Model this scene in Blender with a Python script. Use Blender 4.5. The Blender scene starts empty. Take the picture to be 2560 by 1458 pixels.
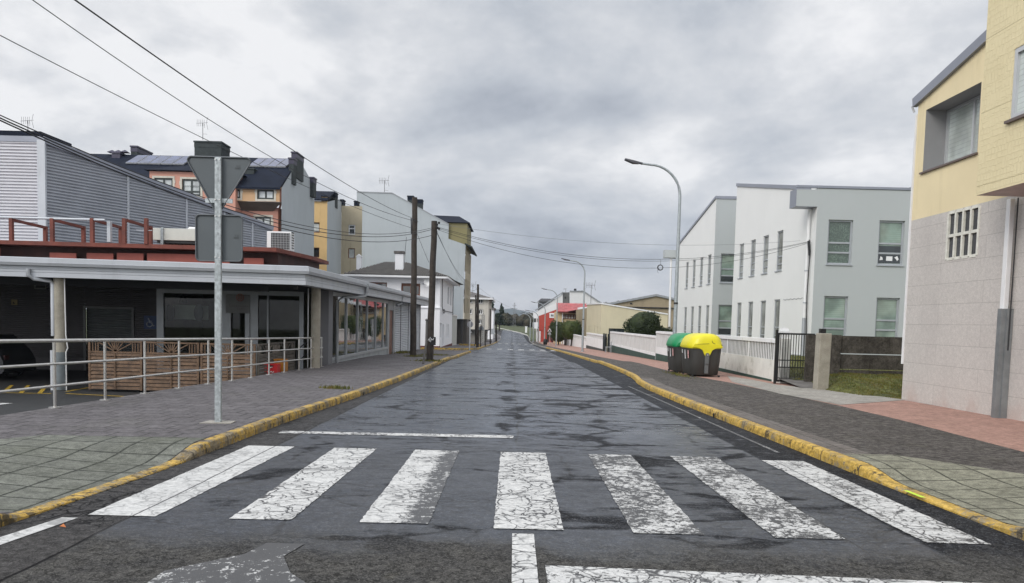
import bpy, bmesh, math, random
from mathutils import Vector, Matrix
random.seed(7)
SC = bpy.context.scene
COL = SC.collection

# ---------------------------------------------------------------- camera
F, EYE = 1950.0, 1.5                       # focal length in photo pixels, eye height
TH, RO = F / 30000.0, 0.025                # tilt down, roll
PPX, PPY = 1277.0, 804 + F * math.tan(TH)  # where the lens axis meets the picture
FW = Vector((0, math.cos(TH), -math.sin(TH)))
_u = Vector((0, math.sin(TH), math.cos(TH))); _r = Vector((1, 0, 0))
R2 = math.cos(RO) * _r + math.sin(RO) * _u
U2 = math.cos(RO) * _u - math.sin(RO) * _r
cd = bpy.data.cameras.new('camera'); cam = bpy.data.objects.new('camera', cd); COL.objects.link(cam)
cam.matrix_world = Matrix(((R2.x, U2.x, -FW.x, 0), (R2.y, U2.y, -FW.y, 0), (R2.z, U2.z, -FW.z, EYE), (0, 0, 0, 1)))
cd.sensor_width = 36; cd.lens = F / 2560 * 36
cd.shift_x = (1280 - PPX) / 2560; cd.shift_y = (PPY - 729) / 2560
cd.clip_start = 0.05; cd.clip_end = 9000
SC.camera = cam

def W(px, py, X=None, Y=None, Z=None):
    d = R2 * ((px - PPX) / F) + U2 * ((PPY - py) / F) + FW
    t = X / d.x if X is not None else Y / d.y if Y is not None else (Z - EYE) / d.z
    return Vector((d.x * t, d.y * t, EYE + d.z * t))

# ---------------------------------------------------------------- sky and light
SUN_EL, SUN_AZ = math.radians(33), math.radians(-136)    # azimuth from +Y, clockwise
world = bpy.data.worlds.new('World'); SC.world = world; world.use_nodes = True
wn = world.node_tree; wn.nodes.clear()

class NT:
    """tiny helper around a node tree"""
    def __init__(s, nt): s.nt = nt
    def n(s, kind, ins=None, **kw):
        nd = s.nt.nodes.new(kind)
        for k, v in kw.items(): setattr(nd, k, v)
        for k, v in (ins or {}).items(): s.put(nd.inputs[k], v)
        return nd
    def put(s, sock, v):
        if isinstance(v, bpy.types.NodeSocket): s.nt.links.new(v, sock)
        elif v is not None:
            if isinstance(v, tuple) and len(v) == 3 and sock.type == 'RGBA': v = (*v, 1)
            sock.default_value = v
    def m(s, op, a, b=None, c=None, clamp=False):
        nd = s.n('ShaderNodeMath', operation=op, use_clamp=clamp)
        for i, v in enumerate((a, b, c)):
            if v is not None: s.put(nd.inputs[i], v)
        return nd.outputs[0]
    def ss(s, x, lo, hi, a=0.0, b=1.0):
        return s.n('ShaderNodeMapRange', {0: x, 1: lo, 2: hi, 3: a, 4: b}, interpolation_type='SMOOTHSTEP').outputs[0]
    def mix(s, f, a, b, blend='MIX'):
        nd = s.n('ShaderNodeMix', data_type='RGBA', blend_type=blend)
        s.put(nd.inputs[0], f); s.put(nd.inputs[6], a); s.put(nd.inputs[7], b)
        return nd.outputs[2]
    def noise(s, vec, scale, detail=4, rough=0.55, out='Fac', **kw):
        return s.n('ShaderNodeTexNoise', {'Vector': vec, 'Scale': scale, 'Detail': detail, 'Roughness': rough}, **kw).outputs[out]
    def ramp(s, f, stops):
        nd = s.n('ShaderNodeValToRGB', {0: f}); e = nd.color_ramp.elements
        while len(e) < len(stops): e.new(0.5)
        for el, (p, c) in zip(e, stops): el.position = p; el.color = (*c, 1)
        return nd.outputs[0]

w = NT(wn)
tc = w.n('ShaderNodeTexCoord').outputs['Generated']
nrm = w.n('ShaderNodeVectorMath', {0: tc}, operation='NORMALIZE').outputs[0]
sx, sy, sz = w.n('ShaderNodeSeparateXYZ', {0: nrm}).outputs
az = w.m('ARCTAN2', sx, sy)
el = w.m('ARCSINE', sz)
# cloud texture laid on a plane high above, so it foreshortens to the horizon
h = w.m('ADD', w.m('MAXIMUM', sz, 0.0), 0.34)
cu, cv = w.m('DIVIDE', sx, h), w.m('DIVIDE', sy, h)
cvec = w.n('ShaderNodeCombineXYZ', {0: cu, 1: cv, 2: 0.35}).outputs[0]
n1 = w.noise(cvec, 1.6, 8, 0.58, distortion=.35) if False else w.n('ShaderNodeTexNoise', {'Vector': cvec, 'Scale': 1.7, 'Detail': 8.0, 'Roughness': 0.56, 'Distortion': .4}).outputs['Fac']
n2 = w.noise(cvec, 4.2, 7, 0.6)
n3 = w.noise(w.n('ShaderNodeVectorMath', {0: nrm, 1: (1, 1, 1.35)}, operation='MULTIPLY').outputs[0], 5.5, 7, 0.58)
v = w.m('ADD', w.m('MULTIPLY', n1, 0.85), w.m('ADD', w.m('MULTIPLY', n2, 0.40), w.m('MULTIPLY', n3, 0.45)))
v = w.m('SUBTRACT', v, 0.85)
v = w.m('MULTIPLY', v, 1.75)
# broad bright and dark parts of the cloud deck (azimuth, elevation, radii, amount)
for a0, e0, ra, re, amt in [(-.62, .33, .16, .10, .34), (.075, .205, .10, .04, .24), (.22, .20, .13, .035, .22),
                            (-.36, .30, .20, .09, .14), (-.52, .21, .22, .04, .16), (-.16, .19, .10, .035, .16),
                            (.0, .31, .16, .05, .10), (.50, .30, .35, .12, .08), (.03, .26, .10, .03, -.16), (-.07, .275, .10, .035, -.12),
                            (-.25, .255, .09, .05, -.16), (.12, .115, .22, .04, -.22), (.02, .07, .25, .035, -.12),
                            (.42, .20, .16, .05, -.10), (-.05, .42, .3, .05, .05), (.62, .37, .2, .05, .08), (.30, .27, .2, .03, -.05)]:
    da = w.m('DIVIDE', w.m('SUBTRACT', az, a0), ra); de = w.m('DIVIDE', w.m('SUBTRACT', el, e0), re)
    g = w.m('EXPONENT', w.m('MULTIPLY', w.m('ADD', w.m('MULTIPLY', da, da), w.m('MULTIPLY', de, de)), -1.0))
    v = w.m('MULTIPLY_ADD', g, amt, v)
v = w.m('ADD', v, 0.735)
cloud = w.ramp(v, [(0.0, (.27, .305, .37)), (0.3, (.40, .435, .50)), (0.55, (.56, .595, .65)), (0.78, (.73, .75, .785)), (1.0, (.95, .955, .97))])
zen = w.ss(el, 0.50, 1.25, 1.0, 1.9)            # overcast sky: brighter towards the zenith and round the veiled sun
svec = (math.sin(SUN_AZ) * math.cos(SUN_EL), math.cos(SUN_AZ) * math.cos(SUN_EL), math.sin(SUN_EL))
sdot = w.n('ShaderNodeVectorMath', {0: nrm, 1: svec}, operation='DOT_PRODUCT').outputs['Value']
zen = w.m('ADD', zen, w.ss(sdot, 0.2, 0.98, 0.0, 1.2))
lowd = w.ss(el, 0.0, 0.10, 0.86, 1.0)
cloud = w.n('ShaderNodeVectorMath', {0: cloud, 'Scale': w.m('MULTIPLY', zen, lowd)}, operation='SCALE').outputs[0]
skyt = w.n('ShaderNodeTexSky', sky_type='NISHITA')
skyt.sun_disc = False; skyt.sun_elevation = SUN_EL; skyt.sun_rotation = SUN_AZ
bg_sky = w.n('ShaderNodeBackground', {'Color': skyt.outputs[0], 'Strength': 0.06})
bg_cl = w.n('ShaderNodeBackground', {'Color': cloud, 'Strength': 1.0})
ms = w.n('ShaderNodeMixShader', {0: 0.94, 1: bg_sky.outputs[0], 2: bg_cl.outputs[0]})
w.n('ShaderNodeOutputWorld', {0: ms.outputs[0]})
world.cycles.sampling_method = 'MANUAL'; world.cycles.sample_map_resolution = 512

sd = bpy.data.lights.new('sun', 'SUN'); sd.energy = 1.4; sd.angle = math.radians(24); sd.color = (1, .955, .89)
sun = bpy.data.objects.new('sun', sd); COL.objects.link(sun)
sdir = Vector((math.sin(SUN_AZ) * math.cos(SUN_EL), math.cos(SUN_AZ) * math.cos(SUN_EL), math.sin(SUN_EL)))
sun.rotation_euler = sdir.to_track_quat('Z', 'Y').to_euler()
SC.view_settings.view_transform = 'Standard'; SC.view_settings.look = 'None'
SC.view_settings.exposure = 0.0; SC.view_settings.gamma = 1.0
SC.cycles.max_bounces = 6; SC.cycles.use_denoising = True

# ---------------------------------------------------------------- ground profile
_Z = [(-80, .9), (-30, .33), (0, 0), (30, -.33), (66, -.95), (105, -1.7), (150, -2.35), (200, -2.2), (260, -1.2), (330, .3), (600, 3), (3000, 5)]
def _zs(y):
    if y < 40: return -.011 * y
    for (a, za), (b, zb) in zip(_Z, _Z[1:]):
        if y <= b:
            t = (y - a) / (b - a); return za + (zb - za) * t
    return 5
def _zm(y):
    k = 8.0
    if y < 50: return _zs(y)
    return sum(_zs(y + d) for d in (-k, -k / 2, 0, k / 2, k)) / 5
_G = {}
def _zg(i):
    if i not in _G: _G[i] = _zm(i * 2.0)
    return _G[i]
def zr(y):
    i = math.floor(y / 2.0); f = y / 2.0 - i
    return _zg(i) * (1 - f) + _zg(i + 1) * f
PV = 0.12                                     # kerb height
def Gd(px, py, off=0.0):
    d = R2 * ((px - PPX) / F) + U2 * ((PPY - py) / F) + FW; t = 1.0
    while t < 900 and EYE + d.z * t > zr(d.y * t) + off: t *= 1.002
    return Vector((d.x * t, d.y * t, EYE + d.z * t))

# ---------------------------------------------------------------- mesh + object helpers
WO = {}                                       # world position of every root
class MB:
    def __init__(s): s.v, s.f, s.sm = [], [], []
    def poly(s, pts, smooth=False):
        i = len(s.v); s.v += [Vector(p) for p in pts]; s.f.append(tuple(range(i, i + len(pts)))); s.sm.append(smooth); return s
    def add(s, vs, fs, smooth=False):
        i = len(s.v); s.v += [Vector(p) for p in vs]
        for f in fs: s.f.append(tuple(i + k for k in f)); s.sm.append(smooth)
        return s
    def box(s, a, b):
        x0, x1 = sorted((a[0], b[0])); y0, y1 = sorted((a[1], b[1])); z0, z1 = sorted((a[2], b[2]))
        vs = [(x0, y0, z0), (x1, y0, z0), (x1, y1, z0), (x0, y1, z0), (x0, y0, z1), (x1, y0, z1), (x1, y1, z1), (x0, y1, z1)]
        return s.add(vs, [(0, 3, 2, 1), (4, 5, 6, 7), (0, 1, 5, 4), (1, 2, 6, 5), (2, 3, 7, 6), (3, 0, 4, 7)])
    def bar(s, a, b, w, t, up=(0, 0, 1)):
        """box beam from a to b; w across, t along up"""
        a, b, up = Vector(a), Vector(b), Vector(up); d = (b - a).normalized()
        sx = d.cross(up)
        if sx.length < 1e-4: sx = d.cross(Vector((1, 0, 0)))
        sx.normalize(); u = sx.cross(d).normalized()
        vs = []
        for p in (a, b):
            for i, j in ((-1, -1), (1, -1), (1, 1), (-1, 1)): vs.append(p + sx * (i * w / 2) + u * (j * t / 2))
        return s.add(vs, [(3, 2, 1, 0), (4, 5, 6, 7), (0, 1, 5, 4), (1, 2, 6, 5), (2, 3, 7, 6), (3, 0, 4, 7)])
    def prism(s, pts, d):
        pts = [Vector(p) for p in pts]; d = Vector(d); n = len(pts)
        s.add(pts + [p + d for p in pts], [tuple(reversed(range(n))), tuple(range(n, 2 * n))] + [(i, (i + 1) % n, n + (i + 1) % n, n + i) for i in range(n)])
        return s
    def tube(s, path, r, n=8, cap=True, smooth=True):
        path = [Vector(p) for p in path]; rs = r if isinstance(r, (list, tuple)) else [r] * len(path)
        rings = []
        for i, p in enumerate(path):
            d = (path[min(i + 1, len(path) - 1)] - path[max(i - 1, 0)]).normalized()
            ref = Vector((0, 0, 1)) if abs(d.z) < .9 else Vector((0, 1, 0))
            a = d.cross(ref).normalized(); b = d.cross(a)
            rings.append([p + (a * math.cos(t) + b * math.sin(t)) * rs[i] for t in [2 * math.pi * k / n for k in range(n)]])
        return s.loft(rings, cap, smooth)
    def loft(s, rings, cap=True, smooth=True):
        n = len(rings[0]); vs = [p for r in rings for p in r]; fs = []
        for i in range(len(rings) - 1):
            for k in range(n): fs.append((i * n + k, i * n + (k + 1) % n, (i + 1) * n + (k + 1) % n, (i + 1) * n + k))
        s.add(vs, fs, smooth)
        if cap:
            s.poly(list(reversed(rings[0]))); s.poly(rings[-1])
        return s
    def build(s, name, m, parent=None, origin=None, bevel=0, fixn=True):
        if parent is not None: o0 = WO[root_of(parent)]
        elif origin is not None: o0 = Vector(origin)
        else:
            xs = [p.x for p in s.v]; ys = [p.y for p in s.v]
            o0 = Vector(((min(xs) + max(xs)) / 2, (min(ys) + max(ys)) / 2, min(p.z for p in s.v)))
        me = bpy.data.meshes.new(name)
        me.from_pydata([tuple(p - o0) for p in s.v], [], s.f)
        me.polygons.foreach_set('use_smooth', s.sm); me.update()
        if fixn:
            bm = bmesh.new(); bm.from_mesh(me); bmesh.ops.recalc_face_normals(bm, faces=bm.faces); bm.to_mesh(me); bm.free()
        ob = bpy.data.objects.new(name, me); COL.objects.link(ob)
        if m is not None: me.materials.append(m)
        if parent is not None: ob.parent = parent
        else: ob.location = o0; WO[ob] = o0
        if bevel:
            b = ob.modifiers.new('bevel', 'BEVEL'); b.width = bevel; b.segments = 2; b.limit_method = 'ANGLE'; b.angle_limit = 0.6
        return ob
def root_of(o):
    while o.parent is not None: o = o.parent
    return o
def tag(o, label, cat, group=None):
    o['label'] = label; o['category'] = cat
    if group: o['group'] = group
    return o
def thing(name, label, cat, loc, group=None):
    o = bpy.data.objects.new(name, None); COL.objects.link(o); o.location = Vector(loc); o.empty_display_size = .2
    WO[o] = Vector(loc); return tag(o, label, cat, group)
def struct(o, kind='structure'):
    o['kind'] = kind; return o
def copy_thing(root, loc, label, group=None, rotz=None):
    """copy of a thing with copies of its parts and sub-parts"""
    r = root.copy(); COL.objects.link(r); r.location = Vector(loc); r['label'] = label; WO[r] = Vector(loc)
    if rotz is not None: r.rotation_euler.z = rotz
    if group: r['group'] = group
    for ch in list(root.children):
        c = ch.copy(); COL.objects.link(c); c.parent = r
        for g in list(ch.children):
            d = g.copy(); COL.objects.link(d); d.parent = c
    return r

# ---------------------------------------------------------------- materials
MC = {}
def grain_(q, pos, c, lo, hi, sc=9.0):
    return grain(q, pos, c, lo, hi, sc)
def mat(name, col, rough=.8, var=.12, scale=2.0, bump=0.0, bscale=30, metal=0.0, spec=.5, dirt=None, dirt_amt=0.0, streak=False, fine=0.0, gr=None):
    if name in MC: return MC[name]
    m = bpy.data.materials.new(name); m.use_nodes = True; t = m.node_tree; t.nodes.clear(); q = NT(t); MC[name] = m
    pos = q.n('ShaderNodeNewGeometry').outputs['Position']
    n = q.noise(pos, scale, 6, .62)
    lo = tuple(c * (1 - var) for c in col); hi = tuple(min(1, c * (1 + var)) for c in col)
    c = q.mix(q.ss(n, .3, .7), lo, hi)
    if fine:
        n4 = q.noise(pos, 55, 3, .7); c = q.mix(q.ss(n4, .35, .65, 0, fine), c, tuple(x * .45 for x in col))
    if gr: c = grain_(q, pos, c, *gr)
    if dirt is not None:
        v2 = q.n('ShaderNodeVectorMath', {0: pos, 1: (1.6, 1.6, .16) if streak else (1, 1, 1)}, operation='MULTIPLY').outputs[0]
        d = q.noise(v2, 1.9, 7, .68); c = q.mix(q.ss(d, .50, .75, 0, dirt_amt), c, dirt)
    b = q.n('ShaderNodeBsdfPrincipled', {'Base Color': c, 'Roughness': rough, 'Metallic': metal, 'Specular IOR Level': spec})
    if bump:
        bn = q.noise(pos, bscale, 5, .6); bu = q.n('ShaderNodeBump', {'Height': bn, 'Strength': bump, 'Distance': .02}); q.put(b.inputs['Normal'], bu.outputs[0])
    q.n('ShaderNodeOutputMaterial', {0: b.outputs[0]}); return m

def glass(name, tint=(.03, .04, .045), rough=.04, refl=1.0, blind=0):
    """window glass seen by day: dark behind, mirror-like in front"""
    if name in MC: return MC[name]
    m = bpy.data.materials.new(name); m.use_nodes = True; t = m.node_tree; t.nodes.clear(); q = NT(t); MC[name] = m
    pos = q.n('ShaderNodeNewGeometry').outputs['Position']
    bn = q.noise(pos, 1.3, 2, .5); bu = q.n('ShaderNodeBump', {'Height': bn, 'Strength': .12, 'Distance': .02})
    c = q.mix(q.ss(q.noise(pos, 1.1, 3), .35, .65), tuple(x * .7 for x in tint), tuple(min(1, x * 1.3) for x in tint))
    if blind == 1:
        z_ = q.n('ShaderNodeSeparateXYZ', {0: pos}).outputs[2]; c = q.mix(q.ss(q.m('FRACT', q.m('MULTIPLY', z_, 11.0)), .78, .95, 0, .45), c, tuple(x * .4 for x in tint)); c = q.mix(q.ss(q.noise(pos, .7, 2), .42, .58, 0, .3), c, (.38, .42, .34))
    if blind == 2:
        c = q.mix(q.ss(q.n('ShaderNodeTexVoronoi', {'Vector': pos, 'Scale': 22.0}).outputs['Distance'], .2, .5), c, tuple(x * .35 for x in tint))
    b = q.n('ShaderNodeBsdfPrincipled', {'Base Color': c, 'Roughness': rough, 'IOR': 1.5 + .6 * refl, 'Specular IOR Level': .5 + .5 * refl, 'Normal': bu.outputs[0]})
    q.n('ShaderNodeOutputMaterial', {0: b.outputs[0]}); return m

def grain(q, pos, c, lo=.45, hi=1.6, sc=9.0, a=.40, b=.60):
    g = q.noise(pos, sc, 10, .84); f = q.ss(g, a, b, lo, hi)
    k = q.n('ShaderNodeCombineXYZ', {0: f, 1: f, 2: f}).outputs[0]
    return q.mix(1.0, c, k, 'MULTIPLY')
def crack_nodes(q, pos, sc=1.0):
    """returns (fine alligator cracks 0-1, long cracks 0-1)"""
    d = q.n('ShaderNodeTexNoise', {'Vector': pos, 'Scale': 5.0, 'Detail': 4.0}).outputs['Color']
    d = q.n('ShaderNodeVectorMath', {0: d, 1: (.5, .5, .5)}, operation='SUBTRACT').outputs[0]
    p2 = q.n('ShaderNodeVectorMath', {0: d, 1: (.22, .22, 0), 2: pos}, operation='MULTIPLY_ADD').outputs[0]
    p2 = q.n('ShaderNodeVectorMath', {0: p2, 1: (1, 1.35, 0)}, operation='MULTIPLY').outputs[0]
    v1 = q.n('ShaderNodeTexVoronoi', {'Vector': p2, 'Scale': 7.0 * sc}, feature='DISTANCE_TO_EDGE').outputs['Distance']
    v2 = q.n('ShaderNodeTexVoronoi', {'Vector': p2, 'Scale': 0.62}, feature='DISTANCE_TO_EDGE').outputs['Distance']
    return q.ss(v1, .01, .06, 1, 0), q.ss(v2, .0, .012, 1, 0), v2

def asphalt_road():
    m = bpy.data.materials.new('wet_asphalt'); m.use_nodes = True; t = m.node_tree; t.nodes.clear(); q = NT(t); MC['road'] = m
    pos = q.n('ShaderNodeNewGeometry').outputs['Position']; x, y, z = q.n('ShaderNodeSeparateXYZ', {0: pos}).outputs
    f1, f2, rawd = crack_nodes(q, pos)
    big = q.noise(pos, .55, 5, .6)
    lane = q.n('ShaderNodeVectorMath', {0: pos, 1: (.75, 1.5, 1)}, operation='MULTIPLY').outputs[0]
    stv = q.n('ShaderNodeVectorMath', {0: pos, 1: (.55, 1.9, 1)}, operation='MULTIPLY').outputs[0]
    rid = q.m('ABSOLUTE', q.m('SUBTRACT', q.noise(stv, 1.15, 5, .6), .5)); rid2 = q.m('ABSOLUTE', q.m('SUBTRACT', q.noise(stv, .62, 6, .65), .47))
    pat = q.noise(lane, .85, 7, .66)
    med = q.noise(pos, 3.2, 5, .65)
    agg = q.n('ShaderNodeTexVoronoi', {'Vector': pos, 'Scale': 95.0}).outputs['Color']
    aggv = q.n('ShaderNodeSeparateXYZ', {0: agg}).outputs[0]
    fine = q.noise(pos, 240, 2, .8)
    # zones: old dry coarse asphalt near the viewer, patched strips along both kerbs
    wob = q.m('MULTIPLY', q.m('SUBTRACT', q.noise(pos, 1.1, 6, .7), .5), 1.5)
    near = q.ss(q.m('ADD', y, wob), 4.95, 5.75, 1, 0)
    lstrip = q.ss(q.m('ADD', x, q.m('MULTIPLY', q.m('SUBTRACT', q.noise(pos, 1.5, 3), .5), .06)), -2.90, -2.84, 1, 0)
    rstrip = q.ss(q.m('ADD', x, q.m('MULTIPLY', q.m('SUBTRACT', q.noise(pos, 1.5, 3), .5), .06)), 3.04, 3.09)
    farf = q.ss(y, 14, 32)
    rbias = q.ss(x, .3, 1.2, 0, .075)
    cbias = q.ss(q.m('ABSOLUTE', q.m('ADD', q.m('ADD', x, -.05), q.m('MULTIPLY', q.m('SUBTRACT', big, .5), 1.2))), .04, .32, .11, 0)
    cbias = q.m('MULTIPLY', cbias, q.ss(y, 10.3, 11.6))
    dry = q.ss(q.m('ADD', q.m('ADD', pat, q.ss(rawd, 0, .09, .10, 0)), q.m('ADD', rbias, cbias)), .585, .70)
    tcr = q.m('MAXIMUM', q.ss(rid, .002, .013, .8, 0), q.ss(rid2, .002, .02, .9, 0)); tcr = q.m('MULTIPLY', tcr, q.m('MULTIPLY', q.ss(y, 7, 13, .25, 1), q.ss(q.noise(pos, .7, 3), .40, .56, .15, 1)))      # patches without water film
    dry = q.m('MAXIMUM', dry, q.m('MULTIPLY', rstrip, q.ss(med, .30, .44, .55, 1)))
    crk = q.m('MAXIMUM', q.m('MULTIPLY', f1, q.ss(q.m('ADD', big, q.ss(x, .2, 3.0, 0, .13)), .53, .60)), f2)
    crk = q.m('MULTIPLY', crk, q.ss(y, 5.2, 5.8))
    # joints of the paving
    j = q.m('ABSOLUTE', q.m('ADD', x, q.m('ADD', 2.87, q.m('MULTIPLY', q.m('SUBTRACT', q.noise(pos, 1.5, 3), .5), .06))))
    jl = q.ss(j, .004, .02, .9, 0); jl0 = jl
    j2 = q.m('ABSOLUTE', q.m('SUBTRACT', q.m('ADD', x, q.m('MULTIPLY', q.m('SUBTRACT', q.noise(pos, .8, 3), .5), .08)), 2.55))
    jl = q.m('MAXIMUM', jl, q.ss(j2, .004, .018, .8, 0))
    j3 = q.m('ABSOLUTE', q.m('SUBTRACT', q.m('ADD', x, q.m('MULTIPLY', q.m('SUBTRACT', q.noise(pos, .9, 5), .5), .26)), .13))
    jl = q.m('MAXIMUM', jl, q.m('MULTIPLY', q.ss(j3, .006, .03, .85, 0), q.ss(y, 9.6, 10.4)))
    # cross cracks
    ywob = q.m('ADD', y, q.m('MULTIPLY', q.m('SUBTRACT', q.noise(q.n('ShaderNodeVectorMath', {0: pos, 1: (1, .05, 1)}, operation='MULTIPLY').outputs[0], .9, 5), .5), 1.1))
    yy = q.m('ABSOLUTE', q.m('SUBTRACT', q.m('FRACT', q.m('DIVIDE', ywob, 4.9)), .5))
    jl = q.m('MAXIMUM', jl, q.m('MULTIPLY', q.ss(yy, .001, .006, .8, 0), q.ss(big, .42, .52)))
    jl = q.m('MAXIMUM', jl0, q.m('MULTIPLY', jl, q.m('SUBTRACT', 1.0, near)))
    base = q.mix(q.ss(big, .35, .65), (.030, .040, .062), (.046, .060, .090))  # blue of the reflected sky is mixed into the base colour
    crs = q.m('ADD', y, q.m('MULTIPLY', q.m('SUBTRACT', q.noise(pos, 1.2, 4), .5), 2.0)); base = q.mix(q.ss(crs, 8.5, 12.5, .62, 0), base, (.014, .016, .019))
    base = q.mix(q.m('MULTIPLY', dry, .8), base, (.013, .0135, .015))
    base = q.mix(q.ss(aggv, .5, .95, 0, .4), base, (.17, .17, .175))
    base = q.mix(q.ss(q.noise(pos, 110, 3, .8), .48, .62, 0, .75), base, (.012, .012, .014))
    nearc = q.mix(q.ss(med, .3, .7), (.042, .041, .041), (.070, .067, .062))
    moss = q.ss(q.noise(pos, 1.1, 5, .7), .57, .68)
    nearc = q.mix(q.m('MULTIPLY', moss, .45), nearc, (.072, .064, .040))
    nearc = grain(q, pos, nearc, .35, 1.75, 16); nearc = q.mix(q.ss(aggv, .6, .95, 0, .5), nearc, (.20, .195, .18))
    nearc = q.mix(q.ss(q.noise(pos, 130, 3, .8), .46, .62, 0, .75), nearc, (.018, .017, .016))
    base = grain(q, pos, base, .55, 1.45, 12)
    base = q.mix(near, base, nearc)
    ls = q.mix(q.ss(q.noise(pos, 100, 3, .8), .45, .62, 0, .7), q.mix(q.ss(aggv, .6, .95, 0, .4), (.066, .063, .062), (.15, .145, .14)), (.016, .016, .016)); ls = grain(q, pos, ls, .5, 1.5, 14)
    base = q.mix(q.m('MULTIPLY', lstrip, .9), base, ls)
    tcr = q.m('MULTIPLY', tcr, q.m('SUBTRACT', 1.0, q.m('MAXIMUM', near, lstrip)))
    cm = q.m('MAXIMUM', q.m('MULTIPLY', crk, .9), q.m('MAXIMUM', jl, tcr))
    base = q.mix(cm, base, (.008, .008, .009))
    rough = q.m('ADD', q.ss(med, .3, .7, .24, .37), q.ss(crs, 8.5, 12.5, .10, 0))
    rough = q.m('ADD', rough, q.m('MULTIPLY', q.m('MAXIMUM', dry, tcr), .34))
    rough = q.m('MAXIMUM', rough, q.m('MULTIPLY', near, .74)); rough = q.m('MAXIMUM', rough, q.m('MULTIPLY', lstrip, .72))
    hgt = q.m('ADD', q.m('MULTIPLY', q.noise(pos, 120, 3, .7), .5), q.m('ADD', q.m('MULTIPLY', med, .35), q.m('MULTIPLY', cm, -1.2)))
    bst = q.m('ADD', .16, q.m('MULTIPLY', q.m('MAXIMUM', near, lstrip), .75)); bst = q.m('MULTIPLY', bst, q.ss(y, 8, 40, 1, .25))
    bu = q.n('ShaderNodeBump', {'Height': hgt, 'Strength': bst, 'Distance': .012})
    b = q.n('ShaderNodeBsdfPrincipled', {'Base Color': base, 'Roughness': rough, 'Specular IOR Level': q.m('SUBTRACT', .46, q.m('MULTIPLY', q.m('MAXIMUM', q.m('MAXIMUM', q.m('MAXIMUM', dry, tcr), near), lstrip), .38)), 'Normal': bu.outputs[0]})
    q.n('ShaderNodeOutputMaterial', {0: b.outputs[0]}); return m

def worn_paint(name, wear=.0, crack=1.0, gone=(.028, .028, .031), fade=None):
    m = bpy.data.materials.new(name); m.use_nodes = True; t = m.node_tree; t.nodes.clear(); q = NT(t); MC[name] = m
    pos = q.n('ShaderNodeNewGeometry').outputs['Position']
    f1, f2, _d = crack_nodes(q, pos, .8)
    d = q.n('ShaderNodeTexNoise', {'Vector': pos, 'Scale': 4.0, 'Detail': 5.0}).outputs['Color']
    p2 = q.n('ShaderNodeVectorMath', {0: d, 1: (.35, .35, 0), 2: pos}, operation='MULTIPLY_ADD').outputs[0]
    v3 = q.n('ShaderNodeTexVoronoi', {'Vector': p2, 'Scale': 3.4}, feature='DISTANCE_TO_EDGE').outputs['Distance']
    v4 = q.n('ShaderNodeTexVoronoi', {'Vector': p2, 'Scale': 8.5}, feature='DISTANCE_TO_EDGE').outputs['Distance']
    n1 = q.noise(pos, 2.2, 7, .7); n2 = q.noise(pos, 15, 5, .7); n3 = q.noise(pos, 75, 3, .75)
    cr = q.m('MULTIPLY', q.m('MAXIMUM', q.m('MULTIPLY', q.ss(v4, .03, .075, 1, 0), q.ss(n1, .42, .56, .1, 1)), q.ss(v3, .010, .028, 1, 0)), crack)
    wv = q.m('ADD', q.m('MULTIPLY', n1, .28), q.m('ADD', q.m('MULTIPLY', n2, .56), q.m('MULTIPLY', n3, .24)))
    if fade:
        x_ = q.n('ShaderNodeSeparateXYZ', {0: pos}).outputs[0]; wv = q.m('ADD', wv, q.ss(x_, fade[0], fade[1], 0, fade[2]))
    hole = q.ss(wv, .628 - wear, .645 - wear)
    xj = q.n('ShaderNodeSeparateXYZ', {0: pos}).outputs[0]; xj = q.m('ADD', xj, q.m('MULTIPLY', q.m('SUBTRACT', q.noise(pos, 1.5, 3), .5), .06))
    jn = q.m('MAXIMUM', q.ss(q.m('ABSOLUTE', q.m('ADD', xj, 2.87)), .004, .013, 1, 0), q.ss(q.m('ABSOLUTE', q.m('SUBTRACT', xj, 3.2)), .004, .011, .9, 0))
    msk = q.m('MAXIMUM', q.m('MAXIMUM', cr, jn), hole)
    white = q.mix(q.ss(n2, .3, .7), (.52, .52, .51), (.65, .645, .625)); white = q.mix(q.ss(n1, .42, .7, 0, .35), white, (.30, .30, .297)); white = grain(q, pos, white, .82, 1.1, 20)
    base = q.mix(q.m('MULTIPLY', msk, .95), white, gone)
    bu = q.n('ShaderNodeBump', {'Height': q.m('SUBTRACT', q.m('MULTIPLY', n3, .4), msk), 'Strength': .3, 'Distance': .008})
    b = q.n('ShaderNodeBsdfPrincipled', {'Base Color': base, 'Roughness': q.m('SUBTRACT', .62, q.m('MULTIPLY', msk, .1)), 'Normal': bu.outputs[0]})
    q.n('ShaderNodeOutputMaterial', {0: b.outputs[0]}); return m

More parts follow.
